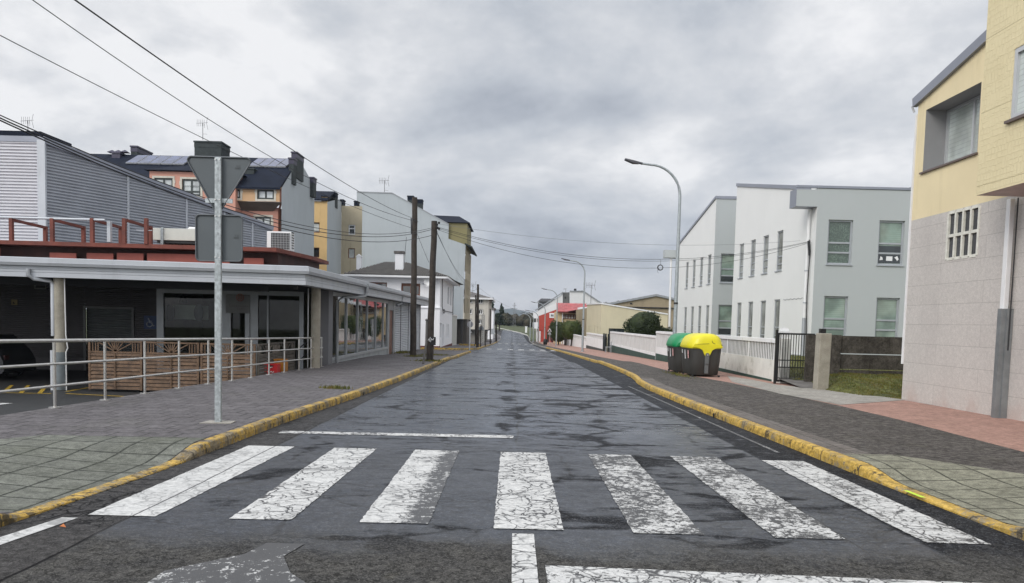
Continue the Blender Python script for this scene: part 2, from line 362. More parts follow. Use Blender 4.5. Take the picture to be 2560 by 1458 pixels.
def paving(name, col, var, sx_, sy_, joint=.010, jc=(.03, .03, .028), fine=.35, moss=0.0, rough=.75, rot=0.0, offset=.0):
    """slabs laid in a grid, joints in the material"""
    m = bpy.data.materials.new(name); m.use_nodes = True; t = m.node_tree; t.nodes.clear(); q = NT(t); MC[name] = m
    pos = q.n('ShaderNodeNewGeometry').outputs['Position']
    p = q.n('ShaderNodeVectorRotate', {'Vector': pos, 'Angle': rot}, rotation_type='Z_AXIS').outputs[0]
    dn = q.n('ShaderNodeTexNoise', {'Vector': pos, 'Scale': 1.3, 'Detail': 3.0}).outputs['Color']
    p = q.n('ShaderNodeVectorMath', {0: dn, 1: (.05, .05, 0), 2: p}, operation='MULTIPLY_ADD').outputs[0]
    br = q.n('ShaderNodeTexBrick', {'Vector': p, 'Color1': tuple(c * (1 - var) for c in col), 'Color2': tuple(min(1, c * (1 + var)) for c in col), 'Mortar': jc,
             'Scale': 1.0, 'Mortar Size': joint, 'Mortar Smooth': .1, 'Bias': 0.0, 'Brick Width': sx_, 'Row Height': sy_})
    br.offset = offset
    n1 = q.noise(pos, 1.3, 6, .62); n2 = q.noise(pos, 70, 3, .75); n3 = q.noise(pos, 9, 5, .7)
    c = q.mix(q.ss(n1, .35, .7, 0, .30), br.outputs[0], tuple(x * .62 for x in col))
    c = q.mix(q.ss(n3, .45, .75, 0, .25), c, tuple(x * .6 for x in col))
    c = q.mix(q.ss(n2, .45, .62, 0, fine), c, tuple(x * .33 for x in col))
    c = q.mix(q.ss(q.noise(pos, 150, 2, .8), .58, .68, 0, fine), c, tuple(min(1, x * 2.4) for x in col))
    c = grain(q, pos, c, .70, 1.30, 10)
    if moss: c = q.mix(q.ss(q.noise(pos, .8, 5, .6), .5, .7, 0, moss), c, (.06, .07, .03))
    bu = q.n('ShaderNodeBump', {'Height': q.m('SUBTRACT', q.m('MULTIPLY', n2, .5), br.outputs['Fac']), 'Strength': .5, 'Distance': .008})
    b = q.n('ShaderNodeBsdfPrincipled', {'Base Color': c, 'Roughness': q.ss(n1, .35, .65, rough - .14, rough + .1), 'Specular IOR Level': .22, 'Normal': bu.outputs[0]})
    q.n('ShaderNodeOutputMaterial', {0: b.outputs[0]}); return m

def kerb_yellow():
    m = bpy.data.materials.new('kerb_paint'); m.use_nodes = True; t = m.node_tree; t.nodes.clear(); q = NT(t); MC['kerb'] = m
    pos = q.n('ShaderNodeNewGeometry').outputs['Position']; x, y, z = q.n('ShaderNodeSeparateXYZ', {0: pos}).outputs
    n1 = q.noise(pos, 3.0, 7, .7); n2 = q.noise(pos, 22, 5, .75); n3 = q.noise(pos, .6, 3)
    yel = q.mix(q.ss(n2, .3, .7), (.42, .26, .040), (.60, .40, .09))
    yel = q.mix(q.ss(n1, .5, .75, 0, .5), yel, (.34, .24, .08))
    con = q.mix(q.ss(n2, .3, .7), (.12, .095, .055), (.27, .22, .14))
    wv = q.m('ADD', q.m('MULTIPLY', n1, .6), q.m('MULTIPLY', n2, .42))
    far = q.ss(y, 30, 60, 0, .05)
    msk = q.ss(q.m('ADD', q.m('SUBTRACT', wv, q.m('MULTIPLY', q.m('SUBTRACT', n3, .5), .3)), q.ss(x, -1, 1, .035, -.01)), .535, .575)
    c = q.mix(msk, yel, con)
    c = q.mix(q.ss(q.m('ADD', q.noise(pos, 6.5, 6, .75), q.ss(x, -1, 1, .03, .012)), .565, .63, 0, .85), c, (.035, .028, .018))
    jy = q.m('ABSOLUTE', q.m('SUBTRACT', q.m('FRACT', q.m('DIVIDE', y, 1.0)), .5)); c = q.mix(q.ss(jy, .006, .016, .9, 0), c, (.03, .025, .02)); c = grain(q, pos, c, .6, 1.35, 12)
    bu = q.n('ShaderNodeBump', {'Height': q.m('ADD', q.m('MULTIPLY', n1, .6), q.m('MULTIPLY', n2, .6)), 'Strength': .8, 'Distance': .02})
    b = q.n('ShaderNodeBsdfPrincipled', {'Base Color': c, 'Roughness': .68, 'Normal': bu.outputs[0]})
    q.n('ShaderNodeOutputMaterial', {0: b.outputs[0]}); return m

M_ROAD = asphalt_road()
M_P0 = worn_paint('road_paint_sound', -.06, .45); M_P1 = worn_paint('road_paint_cracked', -.03, 1.0)
M_P2 = worn_paint('road_paint_worn', .015, .8, (.042, .043, .047), fade=(-.92, -.70, .13)); M_P3 = worn_paint('road_paint_faded', .098, 1.0, (.022, .022, .024)); M_P5 = worn_paint('road_paint_flaked', .045, 1.0)
M_KERB = kerb_yellow()
M_KERBG = mat('kerb_concrete', (.26, .25, .23), .8, .2, 3, .4, 40, dirt=(.1, .09, .07), dirt_amt=.5)
M_PAV = paving('pavement_tiles', (.134, .124, .128), .13, .40, .40, .013, (.035, .032, .032), .35, moss=.10, offset=.5)
M_TILE = paving('ramp_tiles', (.160, .165, .140), .16, .42, .40, .014, (.012, .014, .010), .5, rot=.0, moss=.2); M_TILE2 = paving('ramp_tiles_light', (.235, .23, .175), .12, .42, .40, .013, (.015, .015, .011), .5)
M_BRICKSTRIP = paving('kerb_pavers', (.17, .15, .135), .12, .22, .11, .010, (.05, .045, .04), .3)
M_PATH = mat('path_asphalt', (.118, .107, .098), .82, .18, 1.6, 1.0, 60, spec=.15, fine=.7, gr=(.45, 1.55), dirt=(.075, .07, .05), dirt_amt=.5)
M_RED = mat('red_pavement', (.375, .225, .18), .75, .10, 1.4, .35, 70, spec=.2, fine=.22, gr=(.75, 1.25), dirt=(.27, .16, .13), dirt_amt=.55)
M_CONC = mat('pale_concrete', (.31, .29, .255), .85, .12, 1.6, .4, 60, dirt=(.17, .16, .13), dirt_amt=.6, fine=.15, gr=(.8, 1.2))
M_GRASSG = mat('grass_ground', (.105, .115, .028), .95, .4, 2.2, .5, 12, dirt=(.15, .105, .04), dirt_amt=.8, fine=.6, gr=(.4, 1.6))
M_PARK = mat('parking_asphalt', (.030, .031, .032), .6, .2, 1.1, .5, 80, fine=.4)
M_WALLW = mat('white_render', (.735, .735, .715), .85, .015, .6, .12, 60, dirt=(.70, .70, .68), dirt_amt=.3, streak=True)
M_WALLW2 = mat('white_house_render', (.82, .82, .84), .85, .02, .8, .1, 60, dirt=(.68, .68, .67), dirt_amt=.25, streak=True)
M_GREYW = mat('grey_render', (.415, .44, .44), .85, .015, .6, .12, 60, dirt=(.40, .43, .43), dirt_amt=.3, streak=True)
M_BLUEW = mat('pale_blue_cladding', (.41, .445, .465), .8, .03, .5, .1, 40, dirt=(.31, .34, .35), dirt_amt=.45, streak=True)
M_YEL = mat('yellow_render', (.76, .645, .41), .85, .04, .8, .15, 60, dirt=(.42, .34, .17), dirt_amt=.28, streak=True)
M_CREAM = mat('cream_render', (.60, .54, .38), .85, .04, .6, .1, 50, dirt=(.44, .38, .26), dirt_amt=.3, streak=True)
M_BEIGE = mat('beige_render', (.33, .27, .18), .88, .07, .6, .2, 50, dirt=(.15, .12, .09), dirt_amt=.5, streak=True)
M_OLIVE = mat('olive_render', (.24, .215, .105), .85, .06, .6, .1, 50)
M_TAN = mat('tan_render', (.40, .35, .25), .88, .07, .6, .2, 50, dirt=(.24, .21, .15), dirt_amt=.6, streak=True)
M_OCHRE = mat('ochre_render', (.62, .43, .20), .85, .06, .6, .1, 50, dirt=(.42, .27, .12), dirt_amt=.4, streak=True)
M_SALM = mat('salmon_render', (.54, .275, .205), .85, .05, .6, .1, 50)
M_ORNG = mat('orange_render', (.56, .36, .20), .85, .05, .6, .1, 50)
M_BRICKRED = mat('red_render', (.42, .065, .045), .8, .06, .7, .1, 50)
M_SLATE = mat('slate_roof', (.010, .014, .026), .75, .25, 1.2, .5, 16, spec=.12)
M_SLATEG = mat('slate_cladding', (.048, .056, .056), .75, .2, 3, .8, 14, spec=.15)
M_TILEROOF = mat('concrete_roof_tile', (.115, .105, .10), .8, .3, 2.2, .6, 18, dirt=(.04, .04, .036), dirt_amt=.7)
M_REDROOF = mat('red_sheet_roof', (.46, .10, .10), .6, .2, .9, .3, 20, dirt=(.62, .42, .42), dirt_amt=.8, streak=True)
M_CORR = mat('corrugated_steel', (.30, .315, .345), .5, .08, 1.0, .05, 30, metal=.1, dirt=(.30, .30, .32), dirt_amt=.35, streak=True)
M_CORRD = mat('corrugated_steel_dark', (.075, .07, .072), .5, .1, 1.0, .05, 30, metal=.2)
M_TRIM = mat('grey_trim', (.46, .48, .51), .45, .05, 1.2, .05, 30, metal=.25, dirt=(.28, .29, .30), dirt_amt=.4, streak=True)
M_TRIMD = mat('weathered_trim', (.30, .315, .33), .5, .08, 2.2, .05, 30, metal=.2, dirt=(.15, .15, .15), dirt_amt=.5)
M_FLASH = mat('roof_flashing', (.26, .275, .32), .45, .05, 1.0, metal=.3)
M_BLACK = mat('black_metal', (.014, .014, .015), .5, .2, 4)
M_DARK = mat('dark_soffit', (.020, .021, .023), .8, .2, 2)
M_FRAMED = mat('dark_frame', (.025, .035, .03), .4, .1, 3)
M_FRAMEB = mat('brown_frame', (.14, .045, .02), .5, .2, 4)
M_ALU = mat('aluminium_frame', (.55, .56, .57), .38, .05, 3, metal=.4)
M_ALUG = mat('grey_aluminium_frame', (.40, .42, .44), .4, .05, 3, metal=.3)
M_STEEL = mat('brushed_steel', (.60, .59, .57), .3, .12, 6, .03, 60, metal=.95)
M_GALV = mat('galvanised_steel', (.36, .39, .40), .5, .25, 22, .1, 60, metal=.45)
M_SIGNB = mat('grey_sign_back', (.085, .098, .106), .55, .05, 2.5, .0, 30, metal=.1)
M_RUST = mat('red_steel', (.15, .036, .022), .7, .25, 3, .2, 30, dirt=(.07, .03, .025), dirt_amt=.6)
M_RUSTD = mat('red_steel_dark', (.045, .014, .010), .7, .25, 3, .2, 30)
M_SALB = mat('salmon_board', (.28, .075, .055), .75, .1, 2)
M_WOOD = mat('fence_wood', (.125, .075, .044), .75, .35, 6, .9, 25, dirt=(.045, .025, .014), dirt_amt=.85)
M_WOODG = mat('fence_wood_grey', (.105, .092, .078), .8, .25, 5, .6, 25)
M_POLE = mat('weathered_pole', (.042, .033, .026), .85, .3, 5, .9, 30, dirt=(.035, .028, .022), dirt_amt=.7, streak=True)
M_POLED = mat('dark_pole', (.035, .028, .022), .85, .3, 5, .9, 30)
M_STONE = mat('pillar_concrete', (.36, .33, .27), .85, .15, 3, .6, 50, dirt=(.16, .14, .10), dirt_amt=.4, fine=.3)
M_BIN = mat('bin_plastic', (.040, .038, .034), .55, .1, 3, .1, 80)
M_BINY = mat('yellow_lid', (.70, .62, .015), .38, .04, 2)
M_BING = mat('green_lid', (.010, .235, .085), .38, .06, 2)
M_WHITE = mat('white_plastic', (.74, .74, .74), .5, .04, 3)
M_FENCEW = mat('white_fence_paint', (.77, .77, .765), .8, .04, 1.3, .3, 40, dirt=(.52, .51, .48), dirt_amt=.55)
M_FENCED = mat('stained_white_wall', (.68, .67, .62), .85, .08, 1.5, .4, 40, dirt=(.27, .26, .20), dirt_amt=.8)
M_GREENP = mat('green_plinth', (.024, .060, .046), .7, .2, 2, .3, 40)
M_CONCD = mat('mossy_concrete', (.078, .070, .060), .95, .35, 1.6, .6, 24, spec=.1, dirt=(.024, .020, .016), dirt_amt=.9, streak=True, fine=.3, gr=(.7, 1.35))
M_BLIND = mat('green_blind', (.20, .28, .225), .5, .06, .8)
M_CABLE = mat('cable_black', (.018, .018, .02), .6, .1, 3)
M_CABLEG = mat('cable_grey', (.16, .16, .17), .6, .1, 3)
G_SHOP = glass('shop_glass', (.02, .03, .03), .02, 1.0)
G_DARK = glass('window_glass_dark', (.018, .024, .026), .06, .35)
G_GREEN = glass('window_glass_green', (.20, .27, .225), .10, .25, 1)
G_BLIND = glass('window_glass_blind', (.50, .54, .52), .14, .25, 1)
G_WHITE = glass('window_glass_shutter', (.50, .53, .52), .14, .2)
G_SOLAR = glass('solar_glass', (.06, .075, .15), .12, .6)
# ---------------------------------------------------------------- street layout
def pw(pts):
    def f(y):
        if y <= pts[0][0]: return pts[0][1]
        for (a, va), (b, vb) in zip(pts, pts[1:]):
            if y <= b:
                t = (y - a) / (b - a); return va + (vb - va) * t
        return pts[-1][1]
    return f
def smooth(t): t = max(0.0, min(1.0, t)); return t * t * (3 - 2 * t)
KL = pw([(-30, -3.9), (2, -3.9), (4.5, -3.72), (5.5, -3.62), (7, -3.52), (8.2, -3.46), (12, -3.42), (16, -3.24), (21.5, -3.08), (32, -3.0), (50, -2.9), (64, -2.85), (70, -2.85), (90, -2.75), (120, -2.45), (160, -2.3), (190, -2.6), (208, -3.8), (235, -6.2), (262, -9.5), (290, -15), (340, -32)])
KR = pw([(-30, 4.6), (2, 4.3), (4, 4.02), (6, 3.92), (8.7, 3.84), (11.7, 3.79), (16.8, 3.68), (21, 3.66), (23.3, 3.78), (24.6, 3.93), (26.2, 4.06), (29, 4.16), (34, 4.24), (41, 4.28), (65, 4.08), (94, 3.5), (120, 3.3), (160, 3.6), (190, 4.1), (205, 4.0), (224, 2.4), (262, -3.0), (290, -8.0), (340, -24)])
XB = pw([(-30, 6.5), (9.8, 6.53), (13.5, 6.76), (16, 6.76), (19, 6.6), (23, 6.45), (27, 5.95), (36, 5.95), (47, 5.4), (76, 4.9), (100, 4.6), (160, 4.7)])
PL = pw([(-30, -7.2), (9, -7.18), (12, -7.14), (14.7, -7.03), (17.4, -6.92), (19.8, -6.75), (22.4, -6.66), (25.9, -6.52), (26.2, -6.6), (60, -6.6)])
def hk(y):      # kerb height above the road on the left: dropped at the crossing
    return .12 - .10 * smooth((8.9 - y) / .9) * smooth((y - 5.45) / .45) - .02 * smooth((8.9 - y) / .9)
def hkr(y):
    return .12 - .095 * smooth((8.6 - y) / .8) * smooth((y - 5.7) / .5)
def hl(x, y):
    d = KL(y) - .15 - x
    return zr(y) + hk(y) + (PV - hk(y)) * smooth(d / 2.2) + .004 * math.sin(x * 2.1 + y) * (1 if y < 60 else 0)
def hr(x, y):
    d = x - KR(y) - .15
    return zr(y) + hkr(y) + (PV - hkr(y)) * smooth(d / 1.8)
def ylist(y0, y1):
    ys = [y0]; y = y0
    while y < y1 - 1e-6:
        s = .25 if 4 <= y < 12 else 1.0 if y < 30 else 2.0
        y = min(y1, y + s); ys.append(y)
    return ys
def ribbon(name, xa, xb, y0, y1, zf, m, nx=8, skirt=0.0, ys=None):
    ys = ys or ylist(y0, y1); mb = MB(); g = []
    for y in ys:
        a, b = xa(y), xb(y); row = []
        for i in range(nx + 1):
            x = a + (b - a) * i / nx; row.append(Vector((x, y, zf(x, y))))
        g.append(row)
    vs = [p for r in g for p in r]; n = nx + 1
    fs = [(i * n + k, i * n + k + 1, (i + 1) * n + k + 1, (i + 1) * n + k) for i in range(len(g) - 1) for k in range(nx)]
    mb.add(vs, fs, True)
    if skirt:
        dn = Vector((0, 0, -skirt))
        for i in range(len(g) - 1):
            for k, fl in ((0, 0), (-1, 1)):
                a, b = g[i][k], g[i + 1][k]; q = [a, b, b + dn, a + dn]; mb.poly(q if fl else q[::-1])
    o = mb.build(name, m, fixn=False)
    return struct(o)

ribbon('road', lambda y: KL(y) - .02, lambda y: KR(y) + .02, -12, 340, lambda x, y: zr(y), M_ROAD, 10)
# side streets joining the road
def slab(name, pts, m, kind='structure'):
    mb = MB(); mb.poly(pts); return struct(mb.build(name, m, fixn=False), kind)
ribbon('pavement', PL, lambda y: KL(y) - .14, -12, 55, lambda x, y: hl(x, y), M_PAV, 12, skirt=1.3)
ribbon('cycle_path', lambda y: KR(y) + .14, XB, -12, 152, lambda x, y: hr(x, y), M_PATH, 8)
XR = pw([(-30, 9.4), (21, 9.4), (23, 8.3), (24, 8.15), (60, 8.15), (100, 8.3), (152, 8.3)])
ribbon('pavement', XB, XR, -12, 152, lambda x, y: zr(y) + PV, M_RED, 4)
ribbon('pavement', lambda y: KR(y) + .14, lambda y: KR(y) + .52, 9.0, 24.2, lambda x, y: hr(x, y) + .005, M_BRICKSTRIP, 2)
# far-left block pavement beyond the side street
def far_left(name, m, off, xa, y0, y1): return ribbon(name, xa, lambda y: KL(y) - .14 + (0 if y > 66.5 else -2.2 * smooth((66.5 - y) / 3.0)), y0, y1, lambda x, y: zr(y) + off, m, 4)
far_left('pavement', M_PAV, PV, lambda y: -12, 63.5, 82)
far_left('pavement', M_PAV, PV, lambda y: -12, 82.0, 200)
# the side street itself
ribbon('side_street', lambda y: -60, lambda y: KL(y) - .02, 53.5, 67, lambda x, y: zr(y) + .004, mat('side_asphalt', (.055, .054, .055), .6, .2, 1.2, .4, 80, fine=.5), 3)

def kerb(name, xf, side, y0, y1, hf, m, step=None):
    ys = [y0]; y = y0
    while y < y1: y = min(y1, y + (.25 if y < 14 else .5 if y < 40 else 2)); ys.append(y)
    rng = random.Random(5); rings = []
    for y in ys:
        x = xf(y); z = zr(y); h = max(.012, hf(y)) + .003; s = side; j = (rng.random() - .5) * (.008 if y < 30 else 0)
        rings.append([Vector((x, y, z - .25)), Vector((x + .005 * s, y, z + h * .55 + j)), Vector((x + .018 * s, y, z + h - .010)), Vector((x + .034 * s, y, z + h + j * .5)),
                      Vector((x + .143 * s, y, z + h + .001)), Vector((x + .150 * s, y, z - .25))])
    mb = MB().loft(rings, cap=True, smooth=False)
    return struct(mb.build(name, m))
kerb('kerb', KL, -1, -12, 54.5, hk, M_KERB)
kerb('kerb', KR, 1, -12, 84, hkr, M_KERB)
kerb('kerb', KR, 1, 84.01, 200, hkr, M_KERBG)
kerb('kerb', KL, -1, 66.8, 140, lambda y: .12, M_KERB)
kerb('kerb', KL, -1, 140.01, 340, lambda y: .12, M_KERBG)
kerb('kerb', KR, 1, 200.01, 340, lambda y: .2, mat('white_kerb', (.55, .54, .51), .8, .1, 2))
# kerb curling round the far corner of the side street
pts = [(-2.85, 66.8), (-3.3, 65.2), (-4.4, 63.9), (-6.2, 63.3), (-14, 63.2)]
mb = MB()
for (xa, ya), (xb_, yb) in zip(pts, pts[1:]): mb.bar((xa, ya, zr(ya) + .055), (xb_, yb, zr(yb) + .055), .17, .15)
struct(mb.build('kerb', M_KERB))
mb = MB()
pts = [(-2.9, 54.4), (-3.4, 55.3), (-4.6, 55.8), (-6.6, 55.9)]
for (xa, ya), (xb_, yb) in zip(pts, pts[1:]): mb.bar((xa, ya, zr(ya) + .055), (xb_, yb, zr(yb) + .055), .17, .15)
struct(mb.build('kerb', M_KERB))
struct(MB().bar((-5.5, 82, zr(82) + .2), (-3.3, 81.5, zr(82) + .2), .25, .2).build('kerb', M_KERB))

# tiled ramps at the crossing
def inpoly(x, y, P):
    r = False; j = len(P) - 1
    for i in range(len(P)):
        if (P[i][1] > y) != (P[j][1] > y) and x < (P[j][0] - P[i][0]) * (y - P[i][1]) / (P[j][1] - P[i][1]) + P[i][0]: r = not r
        j = i
    return r
ribbon('ramp_tiles', lambda y: -6.6 + max(0, (y - 7.2)) * .55, lambda y: KL(y) - .15, 4.6, 9.2, lambda x, y: hl(x, y) + .006, M_TILE, 12)
ribbon('ramp_tiles', lambda y: KR(y) + .15, lambda y: 5.85 - max(0, (y - 7.6)) * .75, 4.8, 9.25, lambda x, y: hr(x, y) + .006, M_TILE2, 8)
# concrete crossing in front of the gate
mb = MB()
cp = [Gd(px, py, PV) for px, py in ((1818, 940), (1830, 955), (1950, 985), (2100, 1013), (2262, 1001), (2180, 986), (2070, 975), (1945, 963), (1880, 950))]
mb.poly([(p.x, p.y, zr(p.y) + PV + .006) for p in cp]); struct(mb.build('driveway', M_CONC))

# painted markings
JR = random.Random(12)
def strip(name, quad, m, n=8, jit=0.0):
    """quad: near-left, near-right, far-right, far-left in plan"""
    a, b, c, d = [Vector((*p, 0)) for p in quad]; mb = MB(); rows = []
    for i in range(n + 1):
        t = i / n; l = a.lerp(d, t); r = b.lerp(c, t); rows.append((Vector((l.x + JR.uniform(-jit, jit), l.y, zr(l.y) + .005)), Vector((r.x + JR.uniform(-jit, jit), r.y, zr(r.y) + .005))))
    for (l0, r0), (l1, r1) in zip(rows, rows[1:]): mb.poly([l0, r0, r1, l1])
    return struct(mb.build(name, m, fixn=False))
xs = [(-3.22, -2.70, -3.20, -2.63, M_P0), (-2.13, -1.66, -2.14, -1.62, M_P1), (-1.13, -.60, -1.15, -.61, M_P2), (-.10, .43, -.10, .45, M_P1),
      (.95, 1.48, .97, 1.50, M_P3), (2.0, 2.53, 1.98, 2.55, M_P3), (3.11, 3.59, 3.06, 3.57, M_P5)]
for i, (a, b, c, d, m) in enumerate(xs):
    y0 = 5.90 - .035 * i * (1 if i > 2 else .3); y1 = 9.50 - (.14 if i == 6 else 0)
    strip('crosswalk', [(a, y0), (b, y0), (d, y1), (c, y1)], m, 60, .006)
strip('stop_line', [(-3.19, 10.66), (.06, 10.74), (.06, 11.02), (-3.19, 10.90)], M_P5, 3, .01)
strip('lane_line', [(.03, 2.8), (.19, 2.8), (.20, 5.66), (.04, 5.66)], M_P1)
strip('edge_line', [(-3.80, 3.0), (-3.58, 3.0), (-3.24, 5.80), (-3.36, 5.80)], M_P0)
strip('stop_line', [(.25, 4.35), (4.0, 4.30), (4.0, 4.70), (.25, 4.90)], M_P5, 2)
# a worn direction arrow in the left lane, mostly gone
M_P4 = worn_paint('road_paint_gone', .15, 1.0, (.040, .040, .043))
a0, a1 = Gd(600, 1386), Gd(700, 1384)
mb = MB(); ay = 5.25
mb.poly([(x_, y_, zr(y_) + .005) for x_, y_ in ((-1.64, ay), (-1.70, 4.98), (-2.05, 4.60), (-2.05, 4.3), (-1.05, 4.3), (-1.30, 4.62), (-1.44, 4.95), (-1.38, ay))])
struct(mb.build('lane_arrow', M_P4, fixn=False))
# distant crossings, lines
for k in range(7):
    x = -2.3 + k * .98; strip('crosswalk', [(x, 69.5), (x + .5, 69.5), (x + .5, 73.2), (x, 73.2)], M_P1, 2)
strip('stop_line', [(.1, 65.5), (3.8, 65.3), (3.8, 65.9), (.1, 66.1)], M_P1, 1)
for k in range(6):
    x = -2.0 + k * .98; strip('crosswalk', [(x, 117), (x + .5, 117), (x + .5, 121), (x, 121)], M_P1, 2)
strip('edge_line', [(3.46, 10.0), (3.51, 10.0), (3.35, 22.0), (3.30, 22.0)], M_P4, 6)

# ---------------------------------------------------------------- ground, field, hills
def gz(x, y):
    b = zr(y) - .22
    if y < 62:
        b = min(b, -1.0 if x < -6.9 else b)
    if x < -14 and y >= 62: b -= .3
    if y > 190 or (y > 160 and abs(x) > 10):
        b = zr(y) - .25 + .35 * math.sin(x * .11 + y * .03) * smooth((y - 200) / 60)
    if x > 8: b -= .15 if y < 160 else 0
    return b
mb = MB(); gx = [-1600, -700, -300, -120, -60, -30, -14, -13.9, -9, -6.9, -6.85, 0, 8, 8.3, 14, 25, 50, 110, 300, 700, 1600]
gy = [-80, -40, -12, 0, 12, 24, 36, 48, 60, 62, 62.1, 80, 110, 140, 165, 190, 200, 215, 230, 245, 260, 280, 300, 330, 370, 450, 600, 900, 1500, 2600]
gx += [-45, -22, 4, 11, 18, 34, 70]; gx.sort()
vs = [(x, y, gz(x, y)) for y in gy for x in gx]; n = len(gx)
mb.add(vs, [(i * n + k, i * n + k + 1, (i + 1) * n + k + 1, (i + 1) * n + k) for i in range(len(gy) - 1) for k in range(n - 1)], True)
struct(mb.build('ground', mat('field_grass', (.062, .078, .024), .95, .5, .05, .3, 1, dirt=(.125, .095, .04), dirt_amt=.8, fine=.3), fixn=False))
# the sunken car park in front of the cafe
PZ = -.75
slab('parking_ground', [(-45, 4, PZ), (-7.0, 4, PZ), (-7.0, 29.6, PZ), (-45, 29.6, PZ)], M_PARK)
M_YP = mat('yellow_paint', (.38, .245, .02), .7, .3, 6, dirt=(.08, .06, .02), dirt_amt=.8)
mb = MB()
for px0, px1 in ((10, 30), (55, 72), (103, 118)):
    a = W(px0 - 10, 983, Z=PZ + .005); b = W(px0 + 2, 983, Z=PZ + .005); c = W(px1 + 4, 963, Z=PZ + .005); d = W(px1 - 5, 963, Z=PZ + .005); mb.poly([a, b, c, d])
a = W(-60, 979, Z=PZ + .005)
for p0, p1 in (((-90, 980), (128, 984)), ((165, 979), (222, 969)), ((165, 984), (330, 992))):
    a = W(*p0, Z=PZ + .006); b = W(*p1, Z=PZ + .006); d = (b - a).normalized(); s = Vector((-d.y, d.x, 0)) * .05; mb.poly([a - s, b - s, b + s, a + s])
struct(mb.build('parking_marking', M_YP, fixn=False))
mb = MB(); a = W(-20, 1013, Z=PZ + .006)
mb.poly([W(-40, 1014, Z=PZ + .006), W(0, 1012, Z=PZ + .006), W(32, 1008, Z=PZ + .006), W(-40, 1007, Z=PZ + .006)]); struct(mb.build('parking_marking', M_P1, fixn=False))

def hill(name, y, prof, zb, m, depth):
    mb = MB(); rows = []
    for k, (dz, sc) in enumerate(((0, 0), (.35, .45), (.7, .85), (1.0, 1.0), (1.6, .6))):
        rows.append([Vector((x * (y + dz * depth) / y, y + dz * depth, zb + h_ * sc)) for x, h_ in prof])
    n = len(prof); mb.add([p for r in rows for p in r], [(i * n + k, i * n + k + 1, (i + 1) * n + k + 1, (i + 1) * n + k) for i in range(len(rows) - 1) for k in range(n - 1)], True)
    return struct(mb.build(name, m))
rng = random.Random(3)
hp = []
for k in range(-60, 61):
    x = k * 16.0; px = 1280 + x / 2600 * 1950
    base = pw([(600, 20), (1100, 28), (1200, 50), (1262, 53), (1275, 62), (1290, 55), (1310, 47), (1335, 36), (1400, 40), (1600, 44), (2000, 30)])(px)
    hp.append((x, base * .70 + rng.uniform(-1.0, 1.0)))
hill('hills', 2300, hp, 3, mat('hill_forest', (.028, .045, .035), .95, .3, .004, .5, .05, dirt=(.06, .07, .03), dirt_amt=.6), 280)
# ---------------------------------------------------------------- facades
def V2(p): return Vector((p[0], p[1], 0))
def wall(mb, o, d, L, z0, z1, holes=(), nin=(0, 1), rev=.12, top=None):
    """vertical wall from o along unit d for L; holes (u0,u1,z0,z1); nin = inward direction; top = polyline above z1"""
    o, d, nn = V2(o), V2(d), V2(nin)
    P = lambda u, z, k=0: o + d * u + nn * k + Vector((0, 0, z))
    us = sorted({0, L, *[h[0] for h in holes], *[h[1] for h in holes]}); zs = sorted({z0, z1, *[h[2] for h in holes], *[h[3] for h in holes]})
    for a, b in zip(us, us[1:]):
        for c, e in zip(zs, zs[1:]):
            um, zm_ = (a + b) / 2, (c + e) / 2
            if any(h[0] < um < h[1] and h[2] < zm_ < h[3] for h in holes): continue
            mb.poly([P(a, c), P(b, c), P(b, e), P(a, e)])
    for a, b, c, e in holes:
        for q in ([(a, c), (a, e)], [(b, c), (b, e)], [(a, c), (b, c)], [(a, e), (b, e)]):
            (u0, w0), (u1, w1) = q; mb.poly([P(u0, w0), P(u1, w1), P(u1, w1, rev), P(u0, w0, rev)])
    if top: mb.poly([P(0, z1)] + [P(u, z) for u, z in top] + [P(L, z1)])
    return mb
